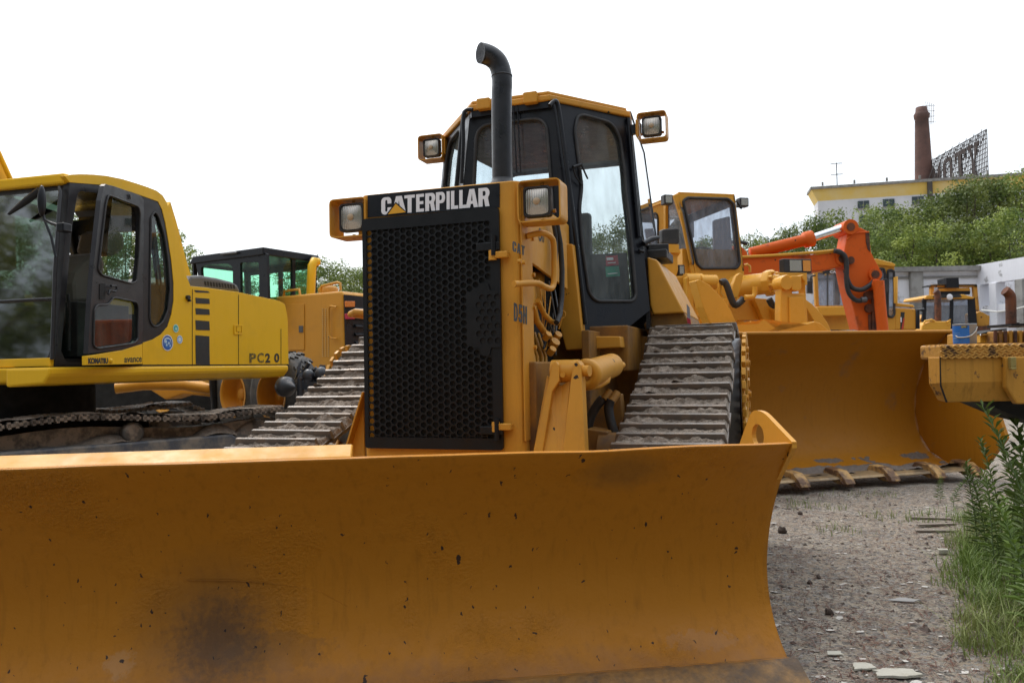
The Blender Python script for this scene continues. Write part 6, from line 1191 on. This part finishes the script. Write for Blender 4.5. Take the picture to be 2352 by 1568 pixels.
for pts_ in ([(540, 232), (590, 240), (640, 290), (650, 400), (655, 480), (700, 560), (780, 580), (850, 545), (905, 495)], [(560, 236), (615, 262), (650, 340), (648, 480), (668, 600), (720, 665), (770, 678), (830, 665)]): part('hydraulic_hose', MB().tube([tuple(cr([tuple(p) for p in oz(pts_, -.12)], t / 40)) for t in range(41)], .045, 8), m_rub, oe, O_)
part('hose_end', MB().tube(oz([(780, 671), (825, 666)], -.13), .055, 8), m_steel, oe, O_)
for u, v in ((850, 628), (858, 745)): q = oz([(u, v)], -.06)[0]; part('grease_boss', MB().cyl(q, q + Vector((0, .06, 0)), .08), m_rust, oe, O_)
part('bucket_cylinder', MB().tube(oz([(935, 500), (950, 700), (975, 945)], -.2), .10, 12), m_org, oe, O_); part('stick_pipe', MB().tube(oz([(893, 520), (895, 940)], -.03), .045, 8).tube(oz([(858, 800), (862, 940)], -.02), .03, 6), m_rust, oe, O_)
part('arm_lug', MB().prism(oz([(880, 530), (900, 480), (985, 500), (1000, 560), (960, 580), (900, 580)], -.2), (0, .25, 0)), m_org, oe, O_, bev=.02)
part('body', MB().box(-3.6, -.2, .9, -1.6, 2.2, 2.4), m_org, oe, O_, bev=.05); part('undercarriage', MB().box(-4, -.2, 0, -1, 2.4, .9), m_dshoe, oe, O_, bev=.1)
# ================================================================== yellow machine with a boxy cab behind the orange arm
Y2 = Fr(6.5, 17.5, 0); ym = thing('wheeled_excavator', 'yellow machine with tall glass cab and square rear body behind the orange stick', 'construction machine', Y2)
yz = lambda pts, y=0: Y2.R(z3_(pts), y=y)
mb = MB(); wn_ = [rnd([(392, 425), (620, 425), (640, 720), (405, 722)], 12)]
part('cab_front', MB().plate(yz([(355, 400), (700, 395), (760, 760), (380, 760)]), [yz(wn_[0])], (0, .06, 0)), m_cat, ym, Y2, bev=.01)
part('front_window', MB().plate(yz(wn_[0], .03), [], (0, .004, 0)), g_grey, ym, Y2)
for a_, b_ in ((476, 488),): part('mullion', MB().prism(yz([(a_, 425), (b_, 425), (b_, 722), (a_, 722)], -.01), (0, .03, 0)), m_steel, ym, Y2)
part('inner_post', MB().prism(yz([(545, 440), (590, 440), (590, 715), (548, 715)], .3), (0, .1, 0)), m_rub, ym, Y2)
hd = part('header_panel', MB().prism(yz([(440, 402), (660, 400), (660, 434), (440, 436)], -.05), (0, .03, 0)), m_ink, ym, Y2); text('header_lettering', 'CATER', m_white, hd, yz([(500, 431), (622, 430), (622, 408), (500, 409)], -.055), Y2, off=.04)
part('post', MB().prism(yz([(608, 450), (640, 445), (690, 700), (690, 770), (650, 770)], -.1), (0, .1, 0)), m_cat, ym, Y2, bev=.01); part('post', MB().prism(yz([(360, 425), (388, 425), (400, 725), (375, 725)], -.02), (0, .1, 0)), m_cat, ym, Y2, bev=.01)
part('hood_ledge', MB().prism(yz([(390, 730), (640, 728), (640, 745), (700, 755), (700, 808), (420, 812)], -.3), (0, .5, 0)), m_load, ym, Y2, bev=.02); part('front_body', MB().prism(yz([(420, 815), (720, 812), (730, 950), (440, 960)], -.1), (0, 1.5, 0)), m_cat, ym, Y2)
part('mirror', MB().prism(yz(rnd([(300, 500), (348, 500), (350, 612), (300, 610)], 6), -.2), (0, .08, 0)), m_rub, ym, Y2, bev=.01); part('mirror', MB().prism(yz(rnd([(978, 482), (1022, 482), (1024, 602), (980, 605)], 6), -.2), (0, .08, 0)), m_rub, ym, Y2, bev=.01)
part('mirror_arm', MB().tube(yz([(960, 500), (985, 500)], -.16), .03, 6).tube(yz([(330, 500), (330, 460), (370, 450)], -.16), .02, 6), m_blk, ym, Y2)
w5, w6 = rnd([(950, 392), (985, 395), (998, 450), (1002, 850), (965, 850)], 8), rnd([(1022, 408), (1048, 402), (1075, 415), (1078, 800), (1060, 825), (1025, 818), (1018, 790)], 10)
part('cab_side', MB().plate(yz([(880, 345), (1080, 368), (1085, 940), (880, 940)], .3), [yz(w5, .3), yz(w6, .3)], (0, .06, 0)), m_cat, ym, Y2, bev=.01)
for w_ in (w5, w6): part('side_window', MB().plate(yz(w_, .33), [], (0, .004, 0)), g_grey, ym, Y2); pg = yz(w_, .29); part('window_seal', MB().tube(pg + pg[:1], .03, 6, cap=False), m_rub, ym, Y2)
part('cab_roof', MB().prism(yz([(700, 360), (890, 302), (920, 300), (1060, 335), (1092, 350), (1090, 366), (1075, 374), (880, 350), (700, 385)], .25), (0, 1.6, 0)), m_load, ym, Y2, bev=.03)
part('rail', MB().tube(yz([(1085, 700), (1082, 470), (1098, 462), (1096, 700)], .25), .03, 6).tube(yz([(1085, 706), (1240, 722), (1250, 735)], .3), .025, 6).tube(yz([(1085, 722), (1240, 728)], .3), .02, 6), m_load, ym, Y2)
eb_ = part('engine_body', MB().prism(yz([(1078, 738), (1265, 748), (1283, 760), (1285, 940), (1080, 940)], .3), (0, 1.6, 0)), m_cat, ym, Y2, bev=.04)
part('black_stripe', MB().prism(yz([(1136, 780), (1172, 780), (1165, 860), (1150, 935), (1132, 935)], .296), (0, .003, 0)), m_ink, eb_, Y2); part('red_stripe', MB().prism(yz([(1160, 830), (1172, 840), (1160, 935), (1142, 935)], .292), (0, .003, 0)), mat('red_decal', (.5, .05, .02), .4), eb_, Y2); part('white_mark', MB().prism(yz([(1134, 825), (1144, 825), (1144, 870), (1134, 870)], .288), (0, .003, 0)), m_white, eb_, Y2)
part('rear_frame', MB().tube(yz([(1286, 930), (1284, 762), (1340, 760)], .3), .05, 6), m_blk, ym, Y2)
for u, Yw in ((420, 1.0), (1230, 1.0)): q = Y2.w(*(yz([(u, 1000)], Yw)[0])); wheel((q.x, q.y, .7), (0, -1, 0), .7, .5, .35, ym)
# ================================================================== small crawler machine in the distance
T_ = Fr(12.2, 22.5, 0); tm = thing('crawler_tractor', 'distant crawler tractor with dark glazed cab and thin rusty exhaust by the white walls', 'tractor', T_)
tz = lambda pts, y=0: T_.R(z3_(pts), y=y)
gA, gB, gC = [(1368, 670), (1445, 670), (1440, 860), (1360, 860)], [(1490, 662), (1585, 662), (1578, 865), (1490, 865)], [(1610, 668), (1745, 668), (1748, 880), (1605, 880)]
part('cab', MB().plate(tz([(1340, 655), (1800, 650), (1825, 930), (1325, 930)]), [tz(rnd(g, 8)) for g in (gA, gB, gC)], (0, .06, 0)), m_blk, tm, T_)
for g in (gA, gB, gC): part('cab_window', MB().plate(tz(g, .03), [], (0, .004, 0)), g_grey, tm, T_)
part('cab_roof', MB().prism(tz([(1358, 650), (1372, 628), (1700, 620), (1790, 645), (1795, 660), (1358, 662)], -.1), (0, 1.3, 0)), m_load, tm, T_, bev=.02)
part('light_bar', MB().prism(tz([(1430, 640), (1450, 622), (1670, 622), (1685, 645), (1600, 650), (1500, 655)], -.15), (0, .06, 0)), m_ink, tm, T_)
for u in (1470, 1575): q = tz([(u, 645)], -.17)[0]; part('roof_lamp', MB().lathe(q, (0, -1, 0), [(0, .09), (.01, .08), (.012, 0)], 12), m_white, tm, T_)
for pts_ in ([(1405, 545), (1415, 532), (1815, 530), (1822, 545), (1820, 556), (1405, 556)], [(1405, 540), (1432, 540), (1440, 650), (1405, 650)], [(1785, 540), (1820, 540), (1850, 860), (1815, 860)], [(1475, 568), (1750, 560), (1760, 588), (1478, 594)]): part('rear_canopy', MB().prism(tz(pts_, 1.3), (0, .1, 0)), m_cat2, tm, T_)
part('canopy_top', MB().prism(tz([(1400, 552), (1405, 535), (1815, 532), (1822, 548), (1812, 540), (1415, 543)], 1.25), (0, .5, 0)), m_void, tm, T_)
part('black_box', MB().prism(tz([(1543, 475), (1655, 470), (1660, 562), (1545, 562)], 1.2), (0, .5, 0)), m_blk, tm, T_); part('rear_screen', MB().prism(tz([(1480, 595), (1760, 590), (1755, 622), (1485, 625)], 1.35), (0, .05, 0)), m_blk, tm, T_)
part('exhaust_pipe', MB().tube(tz([(1470, 866), (1468, 640), (1462, 605), (1445, 590)], -.6), .085, 10), m_rust, tm, T_)
part('hood', MB().prism(tz([(1310, 965), (1335, 890), (1400, 862), (1560, 860), (1590, 870), (1585, 965)], -1.0), (0, 1.0, 0)), m_load, tm, T_, bev=.03)
for pts_ in ([(1345, 880), (1352, 862), (1415, 848), (1440, 862)], [(1548, 870), (1578, 845), (1560, 895)]): part('hood_rail', MB().tube(tz(pts_, -1.0), .03, 6), m_load, tm, T_)
part('mirror', MB().prism(tz([(1332, 672), (1345, 672), (1348, 700), (1330, 705)], -.1), (0, .05, 0)), m_blk, tm, T_)
part('side_tank', MB().prism(tz([(1812, 790), (1850, 770), (1935, 815), (1932, 905), (1820, 910)], .2), (0, .6, 0)), m_cat2, tm, T_, bev=.02); part('track_guard', MB().prism(tz([(1815, 905), (1940, 905), (1942, 1100), (1815, 1100)], .0), (0, .9, 0)), m_rust, tm, T_)
part('side_arm', MB().prism(tz([(1290, 930), (1310, 840), (1345, 800), (1345, 930)], .1), (0, .4, 0)), m_cat, tm, T_)
part('undercarriage', MB().box(T_.on(2100, 800, y=0).x, -.8, 0, T_.on(2250, 800, y=0).x, 1.5, 1.5), m_void, tm, T_)
# ================================================================== machine corner at the right: tread plate toolbox, rusty stack
V_ = Fr(2.15, 4.75, 0); vm = thing('old_machine', 'chipped yellow machine corner with a tread plate toolbox cut off by the right edge', 'construction machine', V_)
z5 = lambda pts: [(1952.3 + x * .21971, 602.9 + y * .21971) for x, y in pts]
vz = lambda pts, y=0: V_.R(z5(pts), y=y)
xl = vz([(800, 1000)])[0].x; xm = vz([(935, 1000)])[0].x; xr = vz([(1640, 1000)])[0].x; zt2 = vz([(935, 880)])[0].z; zb2 = vz([(960, 1255)])[0].z; zbb = vz([(1000, 1460)])[0].z
m_box = mat('rusted_toolbox_paint', (.50, .24, .035), .5, bump=.3, bscale=30, spec=.3, grime=(.065, .035, .028), gscale=8, gthr=(.58, .62), gamt=.9, streak=.6)
m_tread = mat('rusted_tread_plate', (.50, .25, .05), .5, bump=.3, bscale=40, spec=.3, grime=(.06, .032, .026), gscale=11, gthr=(.50, .58), gamt=.9)
yb2 = V_.on(2128, 750, x=xm).y; bl2 = V_.on(2172, 924, y=.04)
part('toolbox', MB().add([(xm, 0, zt2 - .06), (4.2, 0, zt2 - .06), (4.2, yb2, zt2 - .06), (xm, yb2, zt2 - .06), (xm, 0, zb2), (4.2, 0, zb2), (4.2, yb2, zb2 - .01), (xm, yb2, zb2 - .01), (bl2.x, .04, bl2.z), (4.2, .04, bl2.z), (4.2, yb2 - .02, bl2.z), (bl2.x - .01, yb2 - .02, bl2.z + .01)], [(0, 1, 5, 4), (4, 5, 9, 8), (1, 2, 6, 5), (5, 6, 10, 9), (2, 3, 7, 6), (6, 7, 11, 10), (3, 0, 4, 7), (7, 4, 8, 11), (0, 3, 2, 1), (8, 9, 10, 11)]), m_box, vm, V_, bev=.008)
part('panel_gap', MB().prism(vz([(936, 975), (946, 975), (955, 1280), (1020, 1460), (1000, 1460), (940, 1290)], -.001), (0, -.002, 0)), m_void, vm, V_)
part('box_corner', MB().prism([vz([(1580, 985)])[0], vz([(1585, 1300)])[0], vz([(1690, 1475)])[0], Vector((4.2, -.06, zbb - .01)), Vector((4.2, -.06, zt2 - .07))], (0, -.05, 0)), m_box, vm, V_, bev=.01)
tp = part('lid', MB().box(xm + .004, -.012, zt2 - .075, 3.2, yb2 + .1, zt2 + .012), m_tread, vm, V_, bev=.012)
mb = MB(); r = random.Random(5)
for j in range(5):
    for i in range(60):
        x = xm + .012 + i * .022 + (.011 if j % 2 else 0); z = zt2 - .066 + j * .0165; a = .6 if (i + j) % 2 else -.6
        if x < 3.1: mb.obox((x, -.0125, z), (cos(a), 0, sin(a)), (0, 1, 0), (-sin(a), 0, cos(a)), .0115, .0055, .0026)
for j in range(8):
    for i in range(60):
        x = xm + .012 + i * .022 + (.011 if j % 2 else 0); y = .005 + j * .025; a = .6 if (i + j) % 2 else -.6
        if x < 3.1: mb.obox((x, y, zt2 + .0125), (cos(a), sin(a), 0), (-sin(a), cos(a), 0), (0, 0, 1), .0105, .0028, .003)
part('tread_pattern', mb, mat('worn_tread_ridge', (.60, .33, .08), .45, spec=.3, grime=(.08, .04, .03), gscale=11, gthr=(.54, .6), gamt=.8), tp, V_)
q = vz([(1680, 1040)], -.06)[0]; part('latch', MB().box(q.x - .018, q.y - .03, q.z - .03, q.x + .016, q.y, q.z + .03).box(q.x - .022, q.y - .04, q.z - .045, q.x + .01, q.y - .01, q.z - .03), mat('brass_latch', (.35, .28, .10), .4, metal=.6, grime=(.1, .05, .02), gscale=20), vm, V_, bev=.004)
part('machine_frame', MB().prism([(xr - .12, .10, zbb), (xr + .15, .10, zbb - .12), (3.0, .1, .5), (3.6, .1, .4), (3.6, .1, zbb)], (0, .3, 0)), m_void, vm, V_); wheel((5.0, 5.9, .72), (-1, 0, 0), .8, .5, .4, vm)
part('stack', MB().tube([tuple(cr([tuple(p) for p in V_.R(z5([(1685, 670), (1682, 450), (1678, 360), (1655, 320), (1618, 292)]), y=1.1)], t / 20)) for t in range(21)], .036, 14), m_rust, vm, V_)
part('stack_flange', MB().box(*[c for p in (V_.on(2323, 749, y=1.0), V_.on(2362, 746, y=1.3)) for c in p]).tube([V_.on(2318, 749, y=1.1), V_.on(2380, 746, y=1.1)], .012, 8).cyl(V_.on(2335, 752, y=1.1), V_.on(2335, 741, y=1.1), .02), m_blk, vm, V_)
rb = vz([(1502, 720), (1502, 840), (1900, 840), (1900, 712)], .8)
part('ribbed_tank', MB().prism(rb, (0, .6, 0)), m_rust if False else m_cat2, vm, V_, bev=.008)
for i in range(7): q = vz([(1520 + i * 52, 712)], .79)[0]; q2 = vz([(1520 + i * 52, 840)], .79)[0]; part('tank_rib', MB().tube([q, q2], .012, 6), m_cat2 if i % 2 else m_rust, vm, V_)
part('side_sheet', MB().prism(vz([(1365, 740), (1500, 735), (1500, 835), (1362, 835)], .9), (0, .3, 0)), m_load, vm, V_); part('dark_panel', MB().prism(vz([(1370, 742), (1505, 705), (1640, 690), (1640, 705), (1502, 725), (1500, 742)], .88), (0, .3, 0)), m_void, vm, V_); part('chrome_strip', MB().prism(vz([(1368, 746), (1500, 742), (1500, 757), (1366, 760)], .87), (0, .01, 0)), m_chr, vm, V_)
part('machine_body', MB().box(xm + 1.25, .5, 1.1, 4.2, 1.4, zt2 - .05), m_cat2, vm, V_)
# paint pail on the toolbox
pq = V_.w(*vz([(1165, 845)], .10)[0]); pz = V_.w(0, 0, zt2 + .012).z; PL = Fr(pq.x, pq.y + .1, 0, pz)
kk = pq.y / FPX; pr0 = .5 * 51 * kk * .98; ph = 48 * kk
pl_ = thing('paint_pail', 'blue and grey paint pail with a wire handle standing on the tread plate toolbox', 'pail', PL); m_tin = mat('grey_tin', (.3, .3, .31), .45, metal=.4, bump=.1)
sx = PL.on(2216, 765, y=0).x
part('tin', MB().lathe((sx, 0, 0), (0, 0, 1), [(0, 0), (0, pr0 * .93), (.003, pr0 * .96), (ph - .004, pr0), (ph, pr0 * 1.03), (ph + .002, pr0 * .98), (ph - .004, pr0 * .96), (.006, pr0 * .92), (.006, 0)], 36), m_tin, pl_, PL)
mb = MB(); n = 20; a0, a1 = radians(140), radians(262)
mb.grid(lambda u, v: Vector((sx + cos(a0 + (a1 - a0) * u) * (pr0 * (.965 + .03 * v) + .0015), sin(a0 + (a1 - a0) * u) * (pr0 * (.965 + .03 * v) + .0015), .006 + (ph - .016) * v)), n, 4); part('blue_label', mb, mat('blue_label_paper', (.02, .14, .48), .4, grime=(.05, .05, .08), gscale=14, gthr=(.6, .66), gamt=.6), pl_, PL)
mb = MB(); mb.grid(lambda u, v: Vector((sx + cos(radians(225) + radians(28) * u) * (pr0 + .003), sin(radians(225) + radians(28) * u) * (pr0 + .003), ph - .024 + .012 * v)), 6, 1); part('label_band', mb, mat('dark_label_print', (.02, .03, .06), .5, grime=(.5, .4, .05), gscale=60, gthr=(.5, .55)), pl_, PL)
for k_2, (z0, z1, a_, b_) in enumerate(((.30, .34, 200, 235), (.45, .47, 198, 250), (.55, .57, 198, 246), (.20, .22, 198, 240), (.12, .13, 200, 236))):
    mb = MB(); mb.grid(lambda u, v: Vector((sx + cos(radians(a_ - 30 + (b_ - a_) * u)) * (pr0 + .0025), sin(radians(a_ - 30 + (b_ - a_) * u)) * (pr0 + .0025), ph * (z0 + (z1 - z0) * v))), 6, 1); part('label_print', mb, mat('pale_blue_print', (.2, .36, .62), .5), pl_, PL)
hp3 = [Vector((sx + pr0 * cos(radians(180 + 5)) * 1.04, -.02, ph * .45)), Vector((sx - pr0 * .9, -pr0 * .6, ph * .36)), Vector((sx - pr0 * .2, -pr0 * 1.06, ph * .40)), Vector((sx + pr0 * .4, -pr0 * .98, ph * .62)), Vector((sx + pr0 * .80, -pr0 * .66, ph * .86))]
part('handle', MB().tube([tuple(cr([tuple(p) for p in hp3], t / 24)) for t in range(25)], .0035, 6), mat('pale_plastic', (.55, .53, .5), .5), pl_, PL)
# ================================================================== vegetation at the right, litter on the ground
m_weed = leaf_mat('weed_leaves', (.06, .11, .022), (.12, .19, .03), (.17, .25, .04)); m_grass = leaf_mat('grass_blades', (.09, .16, .025), (.17, .25, .04), (.25, .28, .09)); m_stem = mat('weed_stem', (.10, .15, .05), .7)
WV = []
for sd_ in range(5):
    r = random.Random(50 + sd_); h = 1.0; wr, lr = ((.26, 1.0), (.18, .85), (.42, .62), (.3, 1.15), (.15, 1.3))[sd_]; st = MB(); lf = MB(); cx = [Vector((0, 0, 0))]; lx, ly = r.gauss(0, .2), r.gauss(0, .2)
    for i in range(1, 9): t = i / 8; cx.append(Vector((lx * t * t, ly * t * t, h * t)))
    st.tube(cx, [.007 * (1 - .7 * i / 8) for i in range(9)], 5)
    nl = 64
    for k in range(nl):
        t = .12 + .88 * (k / nl) ** .9; p = Vector((lx * t * t, ly * t * t, h * t)); a = k * 2.4 + r.gauss(0, .2); ln = .17 * (1 - .5 * t) * r.uniform(.7, 1.25) * lr + .02; wd = ln * wr; el = .25 + .75 * t
        d = Vector((cos(a) * cos(el), sin(a) * cos(el), sin(el))); sd2 = Vector((-sin(a), cos(a), 0)); m1 = p + d * ln * .45 + sd2 * wd * .5; m2 = p + d * ln * .45 - sd2 * wd * .5; tip = p + d * ln * .95 - Vector((0, 0, ln * .25)); b0 = len(lf.v); lf.v += [p, m1, tip, m2]; lf.f.append([b0, b0 + 1, b0 + 2]); lf.f.append([b0, b0 + 2, b0 + 3])
    WV.append((make_me(lf, 'leaves', m_weed), make_me(st, 'stem', m_stem)))
wp = [(2342, 1010, 5.1, .88), (2305, 1010, 5.5, .72), (2318, 1060, 4.9, .58), (2352, 1080, 4.6, .95), (2280, 1100, 5.2, .62), (2252, 1110, 5.5, .66), (2232, 1120, 5.6, .62), (2330, 1120, 4.4, .72), (2300, 1130, 4.7, .55), (2360, 1000, 5.4, 1.0), (2348, 1150, 4.1, .6), (2268, 1130, 5.0, .6), (2315, 1150, 4.3, .62), (2352, 1180, 3.9, .6), (2228, 1100, 6.2, .5), (2290, 1060, 5.7, .8), (2375, 1100, 4.4, 1.1), (2390, 1150, 4.0, 1.0), (2180, 1100, 7.4, .3), (2150, 1110, 7.6, .25)]
wl = ['tall leafy weed under the yellow toolbox', 'leafy weed left of the tallest weed under the toolbox', 'slim weed stem in the middle of the weed clump', 'dark green weed cut by the right edge of the view', 'bright weed at the left side of the weed clump', 'bright green weed next to the right end of the loader bucket', 'short weed at the far left of the weed clump', 'weed with drooping leaves low in the weed clump', 'bushy weed in the front half of the clump', 'tallest weed reaching up to the toolbox bottom', 'low leafy weed at the front of the clump by the right edge', 'small pale weed at the foot of the clump', 'short bushy weed in the grass in front of the clump', 'short weed in the grass by the right edge', 'small weed near the bucket teeth', 'weed behind the others beside the bucket side plate', 'weed just inside the right edge', 'weed at the right edge in front', 'tiny sprig by the last bucket tooth', 'tiny sprig under the bucket shadow']
gpt = lambda u, Y: (ray(u, 900) * (Y / ray(u, 900).y) + EYE)
def weed(u, Y, h, lb, var, group='leafy weeds at the right'):
    p = gpt(u, Y); f = Fr(p.x, p.y, rng.uniform(0, 360), gz(p.x, p.y)); t = thing('weed_plant', lb, 'weed', f, group)
    for k, nme in enumerate(('leaves', 'stem')):
        o = bpy.data.objects.new(nme, WV[var][k]); S.collection.objects.link(o); o.parent = t; WM[o.name] = f.M.copy(); o.matrix_basis = Matrix.Diagonal((h * .9 + .1, h * .9 + .1, h, 1))
for i, ((u, v, Y, h), lb) in enumerate(zip(wp, wl)): weed(u, Y, h, lb, i % 5)
weed(95, 3.95, .0001 + .6, 'thin sprig of weed in front of the excavator undercarriage at the left', 2, None); weed(135, 4.3, .62, 'green weed with fine leaves before the excavator track roller', 1, None)
# grass: stuff
mb = MB(); r = random.Random(11)
def blade(x, y, h, lean, wd):
    a = r.random() * 6.28; z = gz(x, y) - .005; d = Vector((cos(a), sin(a), 0)); s_ = Vector((-sin(a), cos(a), 0)) * wd; p0 = Vector((x, y, z)); p1 = p0 + Vector((0, 0, h * .55)) + d * lean * h * .3; p2 = p0 + Vector((0, 0, h * .9)) + d * lean * h * .95
    b0 = len(mb.v); mb.v.extend([p0 - s_, p0 + s_, p1 + s_ * .7, p1 - s_ * .7, p2]); mb.f.append([b0, b0 + 1, b0 + 2, b0 + 3]); mb.f.append([b0 + 3, b0 + 2, b0 + 4])
for i in range(420):
    Y = 2.35 + 4.6 * r.random(); edge = 2352 - 185 + 60 * noise.noise(Vector((Y * 1.3, 0, 2))) + (150 if Y < 3.0 else 95 if Y < 3.7 else 0)
    u = edge + abs(r.gauss(0, 1)) * 130 + r.random() * 30; p = gpt(u, Y)
    if u > 2480: continue
    big = r.random() * (1.0 if Y > 3.6 else .45) * min(1, .35 + (u - edge) / 90)
    for k in range(r.randint(6, 26)):
        blade(p.x + r.gauss(0, .03 + .03 * big), p.y + r.gauss(0, .03 + .03 * big), r.uniform(.03, .08) + .22 * big * r.random(), r.uniform(.1, 1.5), .0024 + .001 * big)
for i in range(1500):
    p = gpt(r.uniform(1800, 2300), r.uniform(6.3, 8.2)); 
    if noise.noise(Vector((p.x * 1.5, p.y * 1.5, 5))) > .12: blade(p.x, p.y, r.uniform(.03, .1), r.uniform(.2, 1), .003)
tag(part('grass', mb, m_grass), kind='stuff')
# gravel, chips and clods: stuff
def scatter(name, n, mt_, fn, seed):
    global mb
    rr = random.Random(seed); mm = MB()
    for i in range(n):
        Y = 2.1 + 6.5 * rr.random() ** 1.5; u = rr.uniform(1700, 2420); p = gpt(u, Y)
        if p.x < 1.27 + (p.y - 3.2) * .05 and p.y > 2.9 and p.y < 3.5: continue
        fn(mm, rr, p)
    tag(part(name, mm, mt_), kind='stuff')
def stone(mm, rr, p, lo=.004, hi=.014):
    s_ = rr.uniform(lo, hi) * (1.8 if rr.random() < .04 else 1); z = gz(p.x, p.y); b0 = len(mm.v)
    for (a, b, c) in ((1, 0, 0), (-.6, .8, 0), (-.5, -.9, 0), (.1, .1, .8), (0, 0, -.6)): mm.v.append(Vector((p.x + (a + rr.gauss(0, .2)) * s_, p.y + (b + rr.gauss(0, .2)) * s_, z + (c + rr.gauss(0, .15)) * s_ * .7)))
    for f_ in ((0, 1, 3), (1, 2, 3), (2, 0, 3), (1, 0, 4), (2, 1, 4), (0, 2, 4)): mm.f.append([b0 + k for k in f_])
def flake(mm, rr, p, s0=.006, s1=.028):
    s_ = s0 + (s1 - s0) * rr.random() ** 3; a = rr.random() * 6.28; z = gz(p.x, p.y) + .004; nrm = Vector((rr.gauss(0, .12), rr.gauss(0, .12), 1)).normalized(); k = rr.choice((4, 5, 6)); b0 = len(mm.v); el = rr.uniform(.3, .9)
    for j in range(k): t = a + 2 * pi * j / k + rr.gauss(0, .15); x, y = cos(t) * s_, sin(t) * s_ * el; mm.v.append(Vector((p.x + x, p.y + y, z - (x * nrm.x + y * nrm.y) / nrm.z + .002)))
    mm.f.append(list(range(b0, b0 + k)))
def twig(mm, rr, p):
    a = rr.random() * 6.28; l = rr.uniform(.02, .07); z = gz(p.x, p.y) + .006; d = Vector((cos(a), sin(a), 0)) * l; s_ = Vector((-sin(a), cos(a), 0)); c_ = rr.gauss(0, .25) * l; b0 = len(mm.v); q = Vector((p.x, p.y, z)); w_ = rr.uniform(.0008, .002)
    mm.v += [q - d + s_ * w_, q - d - s_ * w_, q + s_ * (c_ - w_) + Vector((0, 0, .004)), q + d - s_ * w_, q + d + s_ * w_, q + s_ * (c_ + w_) + Vector((0, 0, .004))]; mm.f.append([b0, b0 + 1, b0 + 2, b0 + 5]); mm.f.append([b0 + 5, b0 + 2, b0 + 3, b0 + 4])
scatter('gravel', 6500, mat('grey_gravel', (.17, .145, .12), .9, col2=(.30, .265, .23), c2scale=9), stone, 1)
scatter('gravel', 900, mat('dark_clod', (.075, .055, .045), .95), lambda m_, r_, p: stone(m_, r_, p, .006, .022), 4)
scatter('paint_flakes', 750, mat('pale_flake', (.52, .49, .45), .8), flake, 2)
scatter('dry_twigs', 5200, mat('reddish_twig', (.13, .055, .035), .9), twig, 3)
# larger pieces of litter, each its own thing
def slab(u, v, pts, th, mt_, lb, cat='slab', name='slab', tilt=(0, 0)):
    p = W.on(u, v, z=0.0); f = Fr(p.x, p.y, 0, gz(p.x, p.y)); out = []
    for k, (a, b) in enumerate(pts):
        c_, d_ = pts[(k + 1) % len(pts)]
        for j in range(4): t = j / 4; x, y = a + (c_ - a) * t, b + (d_ - b) * t; q = 1 + .22 * noise.noise(Vector((x * 60 + u, y * 60, 3))) + .1 * noise.noise(Vector((x * 200, y * 200 + u, 1))); out.append(Vector((x * q, y * q, .008 + x * tilt[0] + y * tilt[1])))
    o = part(name, MB().prism(out, (0, 0, th)), mt_, None, f, bev=.002); tag(o, lb, cat, 'flat pieces of litter on the dirt')
m_slab = mat('pale_plaster', (.44, .42, .36), .85, bump=.6, bscale=40, grime=(.3, .27, .2), gscale=12, gthr=(.5, .7), gamt=.6)
slab(2060, 1550, [(-.10, -.035), (.02, -.05), (.10, -.03), (.085, .03), (-.02, .05), (-.09, .03)], .012, m_slab, 'pale broken plaster slab on the dirt at the bottom right, the larger of two')
slab(1985, 1536, [(-.055, -.03), (.05, -.02), (.04, .04), (-.03, .05)], .01, m_slab, 'smaller pale plaster piece left of the larger plaster slab')
slab(2075, 1388, [(-.08, .02), (.0, .035), (.09, -.015), (.05, -.03)], .006, mat('grey_splinter', (.3, .29, .28), .7), 'grey split shard of board lying on the gravel', 'shard', 'shard', (.1, .2))
slab(1915, 1500, [(-.04, -.02), (.035, -.025), (.045, .02), (-.02, .03)], .006, m_slab, 'small grey white chip beside the blade end', 'chip', 'chip')
slab(2165, 1272, [(-.035, -.02), (.03, -.025), (.045, .02), (-.02, .03)], .03, m_slab, 'white lump of rubble near the grass edge', 'rubble', 'rubble')
m_plank = mat('weathered_plank', (.25, .21, .18), .85, bump=.5, streak=.4)
for u, v, a, lb in ((2150, 1250 - 32, .1, 'short weathered plank nearest the weeds, upper of two'), (2150, 1205, -.05, 'short weathered plank lying behind the white rubble'), (2140, 1188, .3, 'thin grey lath by the bucket end of the grass')):
    p = W.on(u, v, z=0); f = Fr(p.x, p.y, math.degrees(a), gz(p.x, p.y)); tag(part('plank', MB().box(-.16, -.02, .004, .16, .02, .022), m_plank, None, f, bev=.003), lb, 'plank', 'weathered planks')
for i, (u, v, s_) in enumerate(((1797, 1224, .035), (1905, 1412, .022), (1838, 1180, .022), (1880, 1330, .015), (1860, 1345, .016))):
    p = W.on(u, v, z=0); f = Fr(p.x, p.y, 0, gz(p.x, p.y)); mm = MB(); mm.ball((0, 0, s_ * .5), s_, 8); rr = random.Random(i); mm.v = [q + Vector((noise.noise(q * 60 + Vector((i, 0, 0))), noise.noise(q * 60 + Vector((0, i, 5))), noise.noise(q * 60 + Vector((3, 0, i))))) * s_ * .5 for q in mm.v]
    tag(part('clod', mm, mat('dark_earth_clod', (.07, .05, .04), .95, bump=1), None, f), ['largest dark clod of earth beside the blade end', 'small dark stone in the middle of the gravel', 'small dark clod up near the bucket shadow', 'dark clod below the largest clod, right one', 'dark clod below the largest clod, left one'][i], 'clod', 'dark clods on the gravel')
# purple tipped mast at the left edge
